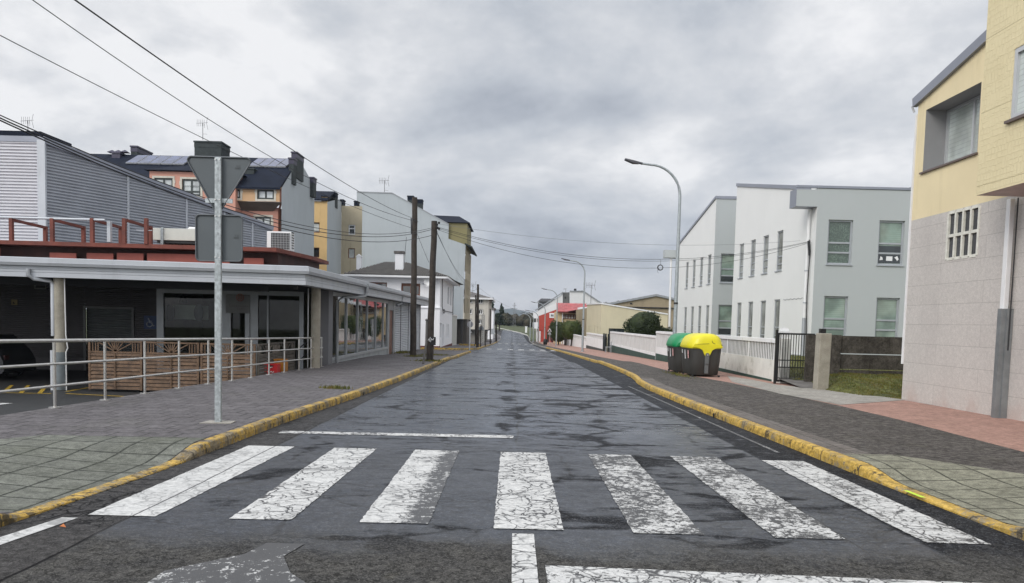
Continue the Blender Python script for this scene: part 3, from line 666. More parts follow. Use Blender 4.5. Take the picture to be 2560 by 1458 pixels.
def window(parent, o, d, nin, u0, u1, z0, z1, fm, pm, cols=(), rows=(), depth=.10, fw=.05, sill=None, name='window', surround=None):
    o, d, nn = V2(o), V2(d), V2(nin)
    P = lambda u, z, k=0: o + d * u + nn * k + Vector((0, 0, z))
    f = MB(); t = .05
    def b(ua, ub, za, zb, k0=depth - t, k1=depth + .01):
        vs = [P(ua, za, k0), P(ub, za, k0), P(ub, za, k1), P(ua, za, k1), P(ua, zb, k0), P(ub, zb, k0), P(ub, zb, k1), P(ua, zb, k1)]
        f.add(vs, [(0, 3, 2, 1), (4, 5, 6, 7), (0, 1, 5, 4), (1, 2, 6, 5), (2, 3, 7, 6), (3, 0, 4, 7)])
    b(u0, u0 + fw, z0, z1); b(u1 - fw, u1, z0, z1); b(u0 + fw, u1 - fw, z0, z0 + fw); b(u0 + fw, u1 - fw, z1 - fw, z1)
    for c in cols:
        u = u0 + (u1 - u0) * c; b(u - fw / 2, u + fw / 2, z0 + fw, z1 - fw, depth - t + .006)
    for r in rows:
        z = z0 + (z1 - z0) * r; b(u0 + fw, u1 - fw, z - fw / 2, z + fw / 2, depth - t + .012)
    if sill: b(u0 - .04, u1 + .04, z0 - .05, z0 - .003, -.05, depth)
    w_ = f.build(name, fm, parent)
    g = MB().poly([P(u0 + fw, z0 + fw, depth), P(u1 - fw, z0 + fw, depth), P(u1 - fw, z1 - fw, depth), P(u0 + fw, z1 - fw, depth)])
    g.build('pane', pm, w_, fixn=False)
    if surround:
        s = MB(); e = surround[1]
        def sb(ua, ub, za, zb, k=-.035):
            vs = [P(ua, za, k), P(ub, za, k), P(ub, za, .01), P(ua, za, .01), P(ua, zb, k), P(ub, zb, k), P(ub, zb, .01), P(ua, zb, .01)]
            s.add(vs, [(0, 3, 2, 1), (4, 5, 6, 7), (0, 1, 5, 4), (1, 2, 6, 5), (2, 3, 7, 6), (3, 0, 4, 7)])
        sb(u0 - e, u0, z0 - e, z1 + e); sb(u1, u1 + e, z0 - e, z1 + e); sb(u0, u1, z1, z1 + e); sb(u0, u1, z0 - e, z0)
        sb(u0 - e * 1.35, u0 - e, z0 + (z1 - z0) * .62, z0 + (z1 - z0) * .86); sb(u1 + e, u1 + e * 1.35, z0 + (z1 - z0) * .62, z0 + (z1 - z0) * .86)
        s.build('surround', surround[0], w_)
    return w_
def corr(mb, o, d, L, z0, topf, pitch=.134, amp=.028, nout=(0, -1)):
    """horizontally corrugated sheet, cut by a sloping top"""
    o, d, nn = V2(o), V2(d), V2(nout); z = z0; k = 0
    prof = [(0, 0), (.06, 0), (.34, 1), (.62, .9), (1.0, 0)]
    zmax = max(topf(0), topf(L))
    def ulim(z):      # span of u where top(u) >= z
        a, b = topf(0), topf(L)
        if a >= z and b >= z: return 0, L
        t = (z - a) / (b - a)
        return (0, L * t) if a > b else (L * t, L)
    while z < zmax:
        for (f0, a0), (f1, a1) in zip(prof, prof[1:]):
            za, zb = z + f0 * pitch, min(z + f1 * pitch, zmax)
            if za >= zmax: break
            la, ha = ulim(za); lb, hb = ulim(zb)
            if ha - la < .01: continue
            mb.poly([o + d * la + nn * (a0 * amp) + Vector((0, 0, za)), o + d * ha + nn * (a0 * amp) + Vector((0, 0, za)),
                     o + d * hb + nn * (a1 * amp) + Vector((0, 0, zb)), o + d * lb + nn * (a1 * amp) + Vector((0, 0, zb))])
        z += pitch
    return mb
def chimney(parent, x, y, w_, d_, z0, z1, m, cap=M_SLATE, name='chimney'):
    c = MB().box((x - w_ / 2, y - d_ / 2, z0), (x + w_ / 2, y + d_ / 2, z1)).build(name, m, parent)
    k = MB().box((x - w_ / 2 - .06, y - d_ / 2 - .06, z1 + .002), (x + w_ / 2 + .06, y + d_ / 2 + .06, z1 + .12))
    k.box((x - w_ / 2 - .02, y - d_ / 2 - .02, z1 - .35), (x + w_ / 2 + .02, y + d_ / 2 + .02, z1 - .05)); k.build('cap', cap, c); return c
def antenna(x, y, z, h_, label, s=1.0):
    t = thing('tv_antenna', label, 'antenna', (x, y, z), 'television antennas on the roofs')
    MB().tube([(x, y, z), (x, y, z + h_)], .022 * s, 6).build('mast', M_CABLEG, t)
    m = MB(); zt = z + h_
    m.tube([(x - .45 * s, y, zt - .05), (x + .35 * s, y, zt + .02)], .013 * s, 5)
    for k in range(5): xx = x - .4 * s + k * .12 * s; m.tube([(xx, y, zt - .25 * s + .01 * k), (xx + .02, y, zt + .22 * s)], .010 * s, 4)
    m.tube([(x + .35 * s, y, zt - .45 * s), (x + .25 * s, y, zt), (x + .35 * s, y, zt + .40 * s)], .012 * s, 4)
    m.tube([(x + .12 * s, y, zt - .35 * s), (x + .12 * s, y, zt - .35 * s + .3)], .01 * s, 4)
    m.tube([(x - .02, y, z + h_ * .35), (x + .30 * s, y, z + h_ * .33)], .01 * s, 4)
    m.build('aerial', M_CABLEG, t); return t

# ================================================================= cafe with the canopy
cafe = thing('cafe_building', 'low grey cafe with a deep metal canopy and street glazing behind the railing', 'building', (-6.6, 29.5, -.3))
CX, CY = -5.95, 22.5; YE = 56.5; LX = -40.0; LY = CY - (CX - LX) * .12
BW = 29.5                                            # back wall under the canopy
def sweep(path, prof):
    """sweep closed profile (outward, z) along plan path with mitres; outward = right-hand side of travel"""
    rings = []
    for i, p in enumerate(path):
        p = Vector((p[0], p[1])); ns = []
        for a, b in ((i - 1, i), (i, i + 1)):
            if 0 <= a and b < len(path):
                d = (Vector(path[b][:2]) - Vector(path[a][:2])).normalized(); ns.append(Vector((d.y, -d.x)))
        n_ = sum(ns, Vector((0, 0))); n_ = n_.normalized(); n_ = n_ / max(.3, n_.dot(ns[0]))
        dz = path[i][2] if len(path[i]) > 2 else 0
        rings.append([Vector((p.x + n_.x * o, p.y + n_.y * o, z + dz)) for o, z in prof])
    return MB().loft(rings, cap=True, smooth=False)
path = [(LX, LY), (CX, CY), (CX, YE, .07), (CX - 3, YE, .07)]
r4 = lambda a, b, c, d: [(a, c), (b, c), (b, d), (a, d)]
fas = sweep(path, r4(-.30, 0, 2.40, 2.525)); 
for pr in (r4(-.30, -.008, 2.533, 2.60), r4(-.30, -.020, 2.608, 2.70)):
    e = sweep(path, pr); fas.add(e.v, e.f)
fas.build('fascia', M_TRIM, cafe)
e = sweep(path, [(-.2, 2.708), (.10, 2.708), (.13, 2.79), (.115, 2.80), (.115, 2.915), (.06, 2.935), (-.2, 2.935)])
e.build('gutter', M_TRIM, cafe)
mb = MB()
mb.poly([(LX, LY, 2.88), (CX, CY, 2.88), (CX, YE, 2.95), (-30, YE, 2.95), (LX, YE, 2.95)])
mb.build('roof', M_FLASH, cafe)
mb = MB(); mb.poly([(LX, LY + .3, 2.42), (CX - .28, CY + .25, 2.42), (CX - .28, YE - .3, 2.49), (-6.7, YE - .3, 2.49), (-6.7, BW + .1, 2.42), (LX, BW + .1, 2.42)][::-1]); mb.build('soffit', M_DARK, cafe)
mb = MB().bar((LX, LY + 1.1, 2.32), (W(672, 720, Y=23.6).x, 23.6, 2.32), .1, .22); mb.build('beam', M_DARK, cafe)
# back wall: ribbed cladding, side door, shop front
xg0, xg1 = W(393, 800, Y=BW).x, W(760, 800, Y=BW).x
xd0, xd1 = W(213, 850, Y=BW).x, W(334, 850, Y=BW).x
zdt = W(270, 770, Y=BW).z
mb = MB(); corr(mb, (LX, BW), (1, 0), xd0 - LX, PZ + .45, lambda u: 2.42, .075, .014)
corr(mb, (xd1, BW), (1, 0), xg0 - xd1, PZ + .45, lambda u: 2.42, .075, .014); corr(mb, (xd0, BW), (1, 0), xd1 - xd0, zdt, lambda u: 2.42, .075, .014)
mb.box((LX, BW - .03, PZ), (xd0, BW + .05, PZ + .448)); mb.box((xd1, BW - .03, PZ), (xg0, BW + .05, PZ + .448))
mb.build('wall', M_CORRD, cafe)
mb = MB().box((xd0 - .04, BW - .06, PZ), (xd0 + .05, BW - .01, zdt + .05)).box((xd1 - .05, BW - .06, PZ), (xd1 + .04, BW - .01, zdt + .05)).box((xd0 + .05, BW - .06, zdt - .03), (xd1 - .05, BW - .01, zdt + .05))
dfr = mb.build('door_frame', mat('dull_frame', (.15, .15, .15), .6), cafe)
mb = MB(); corr(mb, (xd0, BW + .12), (1, 0), xd1 - xd0, PZ, lambda u: zdt, .09, .02); mb.build('roller_shutter', mat('grey_green_shutter', (.09, .10, .10), .5), dfr)
GT = 2.25
mb = MB()
for pa, pb in ((393, 410), (548, 566), (626, 646), (749, 760)):
    mb.box((W(pa, 800, Y=BW).x, BW - .05, PZ), (W(pb, 800, Y=BW).x, BW + .03, GT + .1))
mb.box((xg0, BW - .045, GT), (xg1, BW + .03, GT + .17)); mb.box((W(668, 800, Y=BW).x, BW - .04, PZ), (W(672, 800, Y=BW).x, BW + .02, GT))
mb.box((xg0, BW - .045, PZ), (xg1, BW + .03, PZ + .25))
sf = mb.build('shopfront_frame', M_ALUG, cafe)
gm = bpy.data.materials.new('clear_shop_glass'); gm.use_nodes = True; q = NT(gm.node_tree); gm.node_tree.nodes.clear()
q.n('ShaderNodeOutputMaterial', {0: q.n('ShaderNodeMixShader', {0: q.n('ShaderNodeFresnel', {'IOR': 1.42}).outputs[0], 1: q.n('ShaderNodeBsdfTransparent', {'Color': (.62, .68, .64)}).outputs[0], 2: q.n('ShaderNodeBsdfGlossy', {'Roughness': .02}).outputs[0]}).outputs[0]})
MB().poly([(xg0, BW + .01, PZ), (xg1, BW + .01, PZ), (xg1, BW + .01, GT + .1), (xg0, BW + .01, GT + .1)]).build('pane', gm, sf)
ri = mat('cafe_interior', (.16, .15, .11), .8, .2, 1)
MB().box((xg0 - .05, 34.0, PZ), (xg1, 34.1, 2.6)).box((xg0 - .15, BW + .06, PZ), (xg0 - .05, 34.1, 2.6)).box((xg0 - .05, BW + .06, 2.5), (xg1, 34, 2.6)).box((xg0 - .05, BW + .06, PZ - .05), (xg1, 34, PZ)).build('inner_wall', ri, cafe)
a_, b_ = W(412, 762, Y=30.6), W(520, 800, Y=30.6)
MB().box((a_.x, 30.6, b_.z), (b_.x, 30.66, a_.z)).build('pale_screen', mat('pale_screen', (.75, .78, .76), .6), cafe)
for px_, m_ in ((425, 'blue_vase'), (497, 'grey_oval')):
    c_ = W(px_, 782, Y=30.4); r_ = .19
    MB().loft([[(c_.x + r_ * s * math.cos(t), 30.4 + .06 * math.sin(t), c_.z + z) for t in [k * math.pi / 8 for k in range(16)]] for s, z in ((.5, -.32), (.9, -.18), (1, 0), (.9, .18), (.5, .32))]).build('oval_ornament', mat(m_, (.03, .045, .08) if px_ == 425 else (.12, .14, .17), .4), cafe)
c_ = W(458, 748, Y=31); MB().loft([[(c_.x + r_ * math.cos(t), 31 + r_ * math.sin(t), c_.z + z) for t in [k * math.pi / 6 for k in range(12)]] for r_, z in ((.17, -.15), (.1, .12))]).tube([(c_.x, 31, c_.z + .1), (c_.x, 31, 2.5)], .01, 5).build('pendant_lamp', M_BLACK, cafe)
for k_, px_ in enumerate((440, 520, 690)):
    c_ = W(px_, 850, Y=31.5); MB().tube([(c_.x, 31.5, PZ), (c_.x, 31.5, .0)], .04, 8).tube([(c_.x, 31.5, .0), (c_.x, 31.5, .03)], .42, 16, smooth=False).build('inner_table', mat('table_pale', (.35, .34, .30), .4), cafe)
# entrance surround and hanging board of the cafe
x0, x1 = W(566, 800, Y=BW).x, W(626, 800, Y=BW).x
MB().box((x0, BW - .07, W(590, 783, Y=BW).z), (x1, BW - .012, GT - .02)).build('sign_board', mat('shop_board', (.30, .305, .30), .6), cafe)
mb = MB()
c0 = W(600, 744, Y=BW - .08)
ring = [(c0.x + .13 * math.cos(t), BW - .078, c0.z + .13 * math.sin(t)) for t in [k * math.pi / 12 for k in range(25)]]
mb.tube(ring, .014, 6)
mb.bar((c0.x - .05, BW - .078, c0.z - .07), (c0.x - .05, BW - .078, c0.z + .05), .02, .02); mb.bar((c0.x + .05, BW - .078, c0.z - .07), (c0.x + .05, BW - .078, c0.z + .05), .02, .02)
mb.bar((c0.x - .06, BW - .078, c0.z + .06), (c0.x + .06, BW - .078, c0.z + .06), .02, .02); mb.bar((c0.x, BW - .078, c0.z - .08), (c0.x, BW - .078, c0.z + .02), .02, .02)
mb.build('sign_emblem', mat('emblem_orange', (.40, .12, .07), .6), cafe)
# the faint worn lettering of the board
mb = MB(); rng = random.Random(4); zt = W(600, 765, Y=BW).z
for k in range(9):
    xx = x0 + .14 + k * .083; hh = .10 if k in (0,) else .055
    mb.bar((xx, BW - .074, zt - .03), (xx + .02, BW - .074, zt - .03 + hh), .012, .012); mb.bar((xx, BW - .074, zt - .03), (xx + .05, BW - .074, zt - .02), .012, .012)
for k in range(5):
    xx = x0 + .45 + k * .065; mb.bar((xx, BW - .074, zt - .14), (xx + .012, BW - .074, zt - .14 + (.08 if k in (0, 2, 3) else .04)), .012, .012)
mb.build('sign_lettering', mat('letter_grey', (.19, .165, .155), .7), cafe)
mb = MB().box((x0, BW - .1, PZ), (x0 + .2, BW - .012, W(590, 783, Y=BW).z - .003)).box((x1 - .17, BW - .1, PZ), (x1, BW - .012, W(590, 783, Y=BW).z - .003))
mb.build('door_frame', M_ALUG, cafe)
# wall between the shop front and the street glazing
mb = MB().box((-6.75, 27.35, -.9), (-6.42, 28.0, 2.44)).box((-6.9, 28.0, -.9), (-6.62, BW, 2.44)); mb.build('pilaster', mat('grey_pilaster', (.15, .15, .16), .7, .05), cafe)
# street glazing
WX = -6.6; Yg = [28.15, 31.05, 33.3, 35.5, 37.7, 39.9, 41.2]; gb, gt = -.09, 2.36
mb = MB()
for i, y in enumerate(Yg):
    hw = .10 if i == 0 else .05; mb.box((WX - .04, y - hw, gb), (WX + .05, y + hw, gt))
mb.box((WX - .04, Yg[0], gb - .002), (WX + .06, Yg[-1], gb + .10)); mb.box((WX - .04, Yg[0], gt - .08), (WX + .055, Yg[-1], gt + .1))
fr = mb.build('window_frame', M_ALUG, cafe)
for a, b in zip(Yg, Yg[1:]): MB().poly([(WX, a + .05, gb + .1), (WX, b - .05, gb + .1), (WX, b - .05, gt - .08), (WX, a + .05, gt - .08)]).build('pane', G_SHOP, fr, fixn=False)
mb = MB().prism([(WX + .02, 28.1, gb - .004), (WX + .02, 41.2, gb - .004), (WX + .02, 41.2, -1.2), (WX + .02, 28.1, -1.2)], (-.4, 0, 0)); mb.build('plinth', mat('grey_plinth', (.33, .35, .36), .8, .1, 2, .3, 50, dirt=(.15, .15, .14), dirt_amt=.6), cafe)
MB().box((WX - .3, 41.2, -1.2), (WX + .06, 41.7, 2.5)).box((WX - .3, 43.2, -1.2), (WX + .05, 43.75, 2.5)).box((WX - .3, 41.698, 1.95), (WX + .04, 43.202, 2.5)).build('wall', M_TRIMD, cafe); MB().box((WX - .3, 55.6, -1.2), (WX + .05, 56.05, 2.5)).build('wall', M_TRIMD, cafe)
MB().box((WX - .1, 41.7, -1.2), (WX - .02, 43.2, 1.946)).build('door', M_FRAMEB, cafe)
mb = MB(); corr(mb, (WX, 43.75), (0, 1), 11.85, -.95, lambda u: 2.5, .105, .045, (1, 0)); sh = mb.build('roller_shutter', M_TRIM, cafe)
for y_ in (46.0, 49.4): MB().box((WX + .032, y_, -.9), (WX + .055, y_ + .08, 2.5)).build('guide_rail', M_DARK, sh)
MB().box((-30, YE - .4, -1.2), (-6.65, YE - .2, 2.9)).build('wall', M_TRIM, cafe)
# posts of the canopy
cx1 = W(151, 900, Y=22.0); cz = W(151, 880, Y=22.0).z
for x, y, zb in ((cx1.x, 22.0, PZ), (-6.33, 25.2, -.4)):
    MB().tube([(x, y, zb), (x, y, 2.42)], .15, 20, smooth=True).build('column', M_STONE, cafe)
MB().tube([(cx1.x, 22.0, PZ + .01), (cx1.x, 22.0, cz)], .168, 20).build('column_guard', mat('grey_guard', (.13, .15, .16), .5, .2, 3), cafe)
MB().tube([(cx1.x + .19, 21.95, PZ), (cx1.x + .19, 21.95, cz), (cx1.x + .24, 21.95, cz + .12), (cx1.x + .19, 21.95, cz + .5), (cx1.x + .17, 21.95, 2.4)], .018, 6).build('conduit', M_WHITE, cafe)
MB().tube([(-6.33 - .22, 25.1, -.4), (-6.33 - .22, 25.1, 2.4)], .018, 6).build('conduit', M_ALU, cafe)
# downpipes
dp = [W(70, 672, Y=21.55), W(70, 688, Y=21.55), W(84, 697, Y=21.6), W(126, 702, Y=21.9), W(131, 712, Y=21.9), W(133, 840, Y=21.9)]
MB().tube(dp, .055, 10).build('downpipe', M_TRIM, cafe)
xx = W(134, 900, Y=21.9).x; MB().box((xx - .06, 21.84, PZ), (xx + .06, 21.96, cz + .05)).build('downpipe', M_TRIM, cafe)
MB().tube([(-5.85, 31.4, 2.55), (-5.9, 31.3, 2.35), (-6.35, 29.3, 2.25), (-6.46, 28.9, 2.1), (-6.46, 28.9, .5), (-6.46, 28.9, -.25)], .055, 10).build('downpipe', M_TRIMD, cafe)
MB().tube([(-5.84, 41.6, 2.68), (-5.88, 41.5, 2.3), (-6.1, 41.3, 2.2)], .055, 8).build('downpipe', M_TRIMD, cafe)
MB().tube([(-5.86, 31.45, 2.85), (-5.86, 31.4, 2.5)], .08, 8).build('gutter_outlet', M_TRIMD, cafe)
MB().box((-6.55, 22.8 + .6, 2.3), (-6.45, 23.5, 2.4)).build('camera_mount', M_BLACK, cafe)

# wheelchair plate, small plate and vent box on the dark wall
def plate(px0, py0, px1, py1, m, name, label, cat, marks=None, th=.02, Y=BW - .03):
    a, b = W(px0, py0, Y=Y), W(px1, py1, Y=Y); o = MB().box((a.x, Y - th, b.z), (b.x, Y, a.z)).build(name, m); tag(o, label, cat)
    return o, a, b
o, a, b = plate(360, 789, 392, 823, mat('sign_blue', (.010, .035, .12), .5), 'disabled_parking_sign', 'blue wheelchair parking plate on the dark ribbed wall beside the shop window', 'sign')
S = (b.x - a.x); cx = (a.x + b.x) / 2; cz_ = (a.z + b.z) / 2; yy = BW - .056
mb = MB(); ps = lambda u, v: (cx + u * S, yy, cz_ + v * S)
mb.tube([ps(-.10, .30), ps(-.08, .22)], .035, 8); mb.tube([ps(-.09, .20), ps(-.06, -.02), ps(.14, -.04), ps(.24, -.27), ps(.33, -.24)], .020, 6); mb.tube([ps(-.08, .10), ps(.12, .09)], .016, 6)
mb.tube([ps(-.04 + .21 * math.cos(t), -.14 + .21 * math.sin(t)) for t in [math.radians(125 + k * 18) for k in range(14)]], .018, 6)
WO[o] = Vector(o.location); mb.build('symbol', mat('symbol_white', (.42, .44, .48), .6), o)
o, a, b = plate(29, 749, 44, 763, mat('plate_yellow', (.25, .19, .08), .6), 'wall_plate', 'small faded yellow plate on the dark ribbed wall left of the column', 'sign')
MB().poly([(a.x + .06, BW - .053, b.z + .05), (a.x + .14, BW - .053, b.z + .05), (a.x + .08, BW - .053, b.z + .13)]).build('symbol', M_DARK, o)
a, b = W(88, 707, Y=BW), W(118, 723, Y=BW)
mb = MB().box((a.x, BW - .06, b.z), (b.x, BW - .02, b.z + .03)).box((a.x, BW - .06, a.z - .03), (b.x, BW - .02, a.z)).box((a.x, BW - .058, b.z), (a.x + .03, BW - .02, a.z)).box((b.x - .03, BW - .058, b.z), (b.x, BW - .02, a.z))
v_ = thing('wall_vent', 'white framed vent grille high on the dark wall under the canopy', 'vent', ((a.x + b.x) / 2, BW, b.z)); mb.build('frame', mat('dull_white', (.22, .22, .2), .6), v_)
MB().box((a.x + .03, BW - .04, b.z + .03), (b.x - .03, BW - .02, a.z - .03)).build('grille', M_BLACK, v_)

# ================================================================= red steel deck on the canopy roof
deck = thing('steel_deck', 'rust red steel platform with frames standing on the canopy roof', 'platform', (-14, 25, 2.9))
DY = 23.6; dz1, dz0 = W(400, 612, Y=DY).z, W(400, 622, Y=DY).z
xe = W(690, 625, Y=DY).x; xe2 = -5.9 - .35
mb = MB().prism([(LX, DY - 1.0, dz0), (xe, DY, dz0), (W(768, 643, Y=25.6).x, 26.4, dz0 - .02), (W(768, 643, Y=25.6).x, 28.6, dz0 - .02), (LX, 28.6, dz0)], (0, 0, dz1 - dz0)); mb.build('platform', M_RUST, deck)
mb = MB().prism([(LX, DY - .4, 2.88), (xe - .1, DY + .55, 2.88), (-7.0, 26.4, 2.88), (-7.0, 28.3, 2.88), (LX, 28.3, 2.88)], (0, 0, dz0 - 2.884)); mb.build('underframe', M_RUSTD, deck)
mb = MB()
for a, b in ((-30, -15.2), (-14.0, -13.2), (-12.9, -12.1), (-12.0, -11.2), (-11.1, -8.6), (-8.2, -7.6)):
    ya = DY - 1.0 + (a + 40) / (xe + 40) * 1.0 + .30; mb.box((a, ya, 2.885), (b, ya + .05, dz0 - .16 + .03 * math.sin(a)))
mb.build('boards', M_SALB, deck)
for px in (29, 131, 231, 311, 366):
    a = W(px, 600, Y=DY - .1); yb = 25.2; m = MB(); zt = W(px, 546, Y=DY - .1).z
    m.box((a.x - .05, DY - .15, dz1), (a.x + .05, DY - .05, zt)); 
    if px != 366:
        m.box((a.x - .05, yb - .05, dz1), (a.x + .05, yb + .05, zt - .03)); m.bar((a.x, DY - .05, zt - .04), (a.x, yb - .05, zt - .07), .08, .08)
    m.build('frame', M_RUST, deck)
zt = W(60, 545, Y=DY - .1).z
MB().tube([(LX, DY - .1, zt + .03), (W(262, 546, Y=DY - .1).x, DY - .1, zt + .0)], .035, 8).tube([(W(345, 569, Y=DY).x, DY - .1, zt - .28), (W(384, 569, Y=DY).x, DY - .1, zt - .28)], .012, 6).build('rail', M_TRIM, deck)
a = W(269, 552, Y=DY); MB().box((a.x - .05, DY + .05, dz1 + .05), (a.x + .05, DY + .17, a.z)).build('duct', M_TRIM, deck)
# ventilation trunk
a, b = W(382, 570, Y=DY + .3), W(545, 603, Y=DY + .3)
vt = thing('ventilation_trunk', 'cream box duct raised on legs above the red platform', 'ventilation duct', ((a.x + b.x) / 2, DY + .6, dz1))
MB().box((a.x, DY + .3, a.z - .36), (b.x + .3, DY + 1.1, a.z)).build('trunk', mat('cream_metal', (.55, .55, .50), .5, .05), vt, bevel=.01)
MB().box((a.x + .1, DY + .36, a.z - .44), (b.x + .3, DY + 1.0, a.z - .362)).build('base_tray', M_BLACK, vt)
MB().tube([(a.x + .9, DY + .7, a.z), (a.x + .95, DY + .7, a.z + .06), (a.x + 1.5, DY + .7, a.z + .06), (a.x + 1.6, DY + .7, a.z)], .04, 8).build('handle', M_WHITE, vt)
for xx in (a.x + .25, b.x): MB().box((xx, DY + .26, dz1), (xx + .08, DY + .34, a.z + .02)).build('leg', M_GALV, vt)
mb = MB()
for k in range(5): xx = a.x + .42 + k * .09; mb.tube([(xx, DY + .5, dz1), (xx, DY + .5, dz1 + .12 + .05 * (k % 2)), (xx + .06, DY + .5, a.z - .45)], .018, 6)
mb.build('pipework', M_BLACK, vt)
# air conditioner
a, b = W(667, 578, Y=24.6), W(727, 630, Y=24.6)
ac = thing('air_conditioner', 'white air conditioning unit with black grille on the red platform end', 'air conditioner', ((a.x + b.x) / 2, 24.9, b.z))
MB().box((a.x, 24.6, dz1 + .0), (b.x, 25.0, a.z)).build('casing', M_WHITE, ac, bevel=.012)
xg = a.x + .14; MB().box((xg, 24.585, dz1 + .03), (b.x - .03, 24.598, a.z - .05)).build('fan_recess', M_BLACK, ac)
mb = MB()
for k in range(13): x = xg + (b.x - .03 - xg) * k / 12; mb.box((x - .003, 24.57, dz1 + .03), (x + .003, 24.583, a.z - .05))
for k in range(8): z = dz1 + .03 + (a.z - .05 - dz1 - .03) * k / 7; mb.box((xg, 24.565, z - .003), (b.x - .03, 24.569, z + .003))
mb.build('grille', M_ALU, ac)
mb = MB()
for k in range(7): mb.box((b.x + .001, 24.68, dz1 + .08 + k * .08), (b.x + .012, 24.92, dz1 + .11 + k * .08))
mb.build('side_louvre', M_BLACK, ac)

# ================================================================= corrugated hall behind
H0 = Vector((-20.3, 34, 0)); H1 = Vector((-14.16, 46, 0)); hd = (H1 - H0); HL = hd.length; hd.normalize()
hall = thing('corrugated_hall', 'large hall clad in ribbed grey steel with a falling roofline behind the cafe', 'building', (-22, 40, 0))
zc, ze = 8.72, 6.55; hn = Vector((hd.y, -hd.x, 0))
mb = MB(); corr(mb, (H0.x, H0.y), (hd.x, hd.y), HL, 2.0, lambda u: zc + (ze - zc) * u / HL, .134, .055, (hn.x, hn.y)); mb.build('side_cladding', M_CORR, hall)
mb = MB(); corr(mb, (-60, 34), (1, 0), 60 + H0.x - .05, 2.0, lambda u: 8.7, .134, .055, (0, -1)); mb.build('front_cladding', mat('corrugated_steel_lit', (.50, .50, .53), .45, .05, 1.0, .05, 30, metal=.1), hall)  # same steel as the side; the lit front is put into a paler colour
MB().box((H0.x - .22, 33.90, 2), (H0.x + .12, 34.02, 8.75)).build('corner_trim', M_TRIM, hall)
up = Vector((0, 0, 1))
mb = MB().bar(H0 + up * (zc + .03) + hn * .03, H1 + up * (ze + .03) + hn * .03, .22, .26).bar(Vector((-60, 34, 8.78)), Vector((H0.x + .1, 34, 8.78)), .16, .24); mb.build('roof_flashing', M_FLASH, hall)
mb = MB()
for t in (.30, .55, .735, .885):
    p = H0 + hd * (HL * t) + hn * .045; mb.box((p.x - .04, p.y - .04, 2), (p.x + .04, p.y + .04, zc + (ze - zc) * t - .05))
mb.build('seam_cover', M_TRIM, hall)
mb = MB().poly([H0 + up * zc, H1 + up * ze, Vector((-50, 46 + 18, ze)), Vector((-60, 34, 8.7))]); mb.build('roof', M_FLASH, hall)
MB().poly([H1 + up * 2, H1 + up * ze, Vector((-50, 64, ze)), Vector((-50, 64, 2))]).build('rear_wall', M_CORR, hall)
# ================================================================= railing along the pavement
PR = [(-7.10, 10.3), (-7.04, 12.0), (-6.98, 13.38), (-6.93, 14.73), (-6.86, 16.09), (-6.78, 17.44), (-6.68, 18.65), (-6.62, 19.85), (-6.57, 21.14), (-6.52, 22.4), (-6.47, 23.75), (-6.40, 24.91), (-6.33, 26.0)]
rail = thing('railing', 'brushed steel railing with three rails along the left pavement edge', 'railing', (-6.9, 12, -.02))
rz = lambda x, y: hl(x, y) + .012
def rtop(y): return 1.03 - .0165 * (y - 12)
for x, y in PR:
    b = rz(x, y); m = MB().tube([(x, y, b), (x, y, rtop(y))], .024, 10)
    m.build('post', M_STEEL, rail); m = MB().tube([(x, y, b - .012), (x, y, b + .006)], .09, 14, smooth=False).build('base_plate', M_STEEL, rail)
ext = [(-7.22, 8.0)] + PR
for fr, r_, nm in ((1.0, .029, 'handrail'), (.655, .021, 'rail'), (.325, .021, 'rail')):
    pts = []
    for x, y in ext:
        b = rz(x, y); pts.append((x + (.0 if fr == 1 else .03), y, b + (rtop(y) - b) * fr))
    MB().tube(pts, r_, 10).build(nm, M_STEEL, rail)
MB().tube([(-6.33, 26.0, rz(-6.33, 26)), (-6.33, 26, rtop(26))], .016, 8).build('post', M_BLACK, rail)
# dark handrail of the entrance steps
hr_ = thing('stair_handrail', 'thin black handrails rising beside the cafe entrance steps', 'handrail', (-7.4, 26.4, -.75))
mb = MB()
for dz in (0, -.42): mb.tube([(W(742, 876, Y=26).x, 26, W(742, 876, Y=26).z + dz), (W(770, 852, Y=27.2).x, 27.2, W(770, 852, Y=27.2).z + dz)], .02, 8)
xa = W(742, 876, Y=26); mb.tube([(xa.x, 26, -.75), (xa.x, 26, xa.z + .03)], .02, 8); mb.build('rail', M_BLACK, hr_)
st = thing('entrance_steps', 'concrete step block between the parking and the pavement below the railing', 'steps', (-7.2, 23.4, PZ))
mb = MB().box((-7.75, 22.5, PZ), (-6.72, 27.3, -.36)); mb.build('landing', M_CONC, st); MB().box((-8.1, 24.4, PZ), (-7.75, 27.3, -.56)).build('step', M_CONC, st)

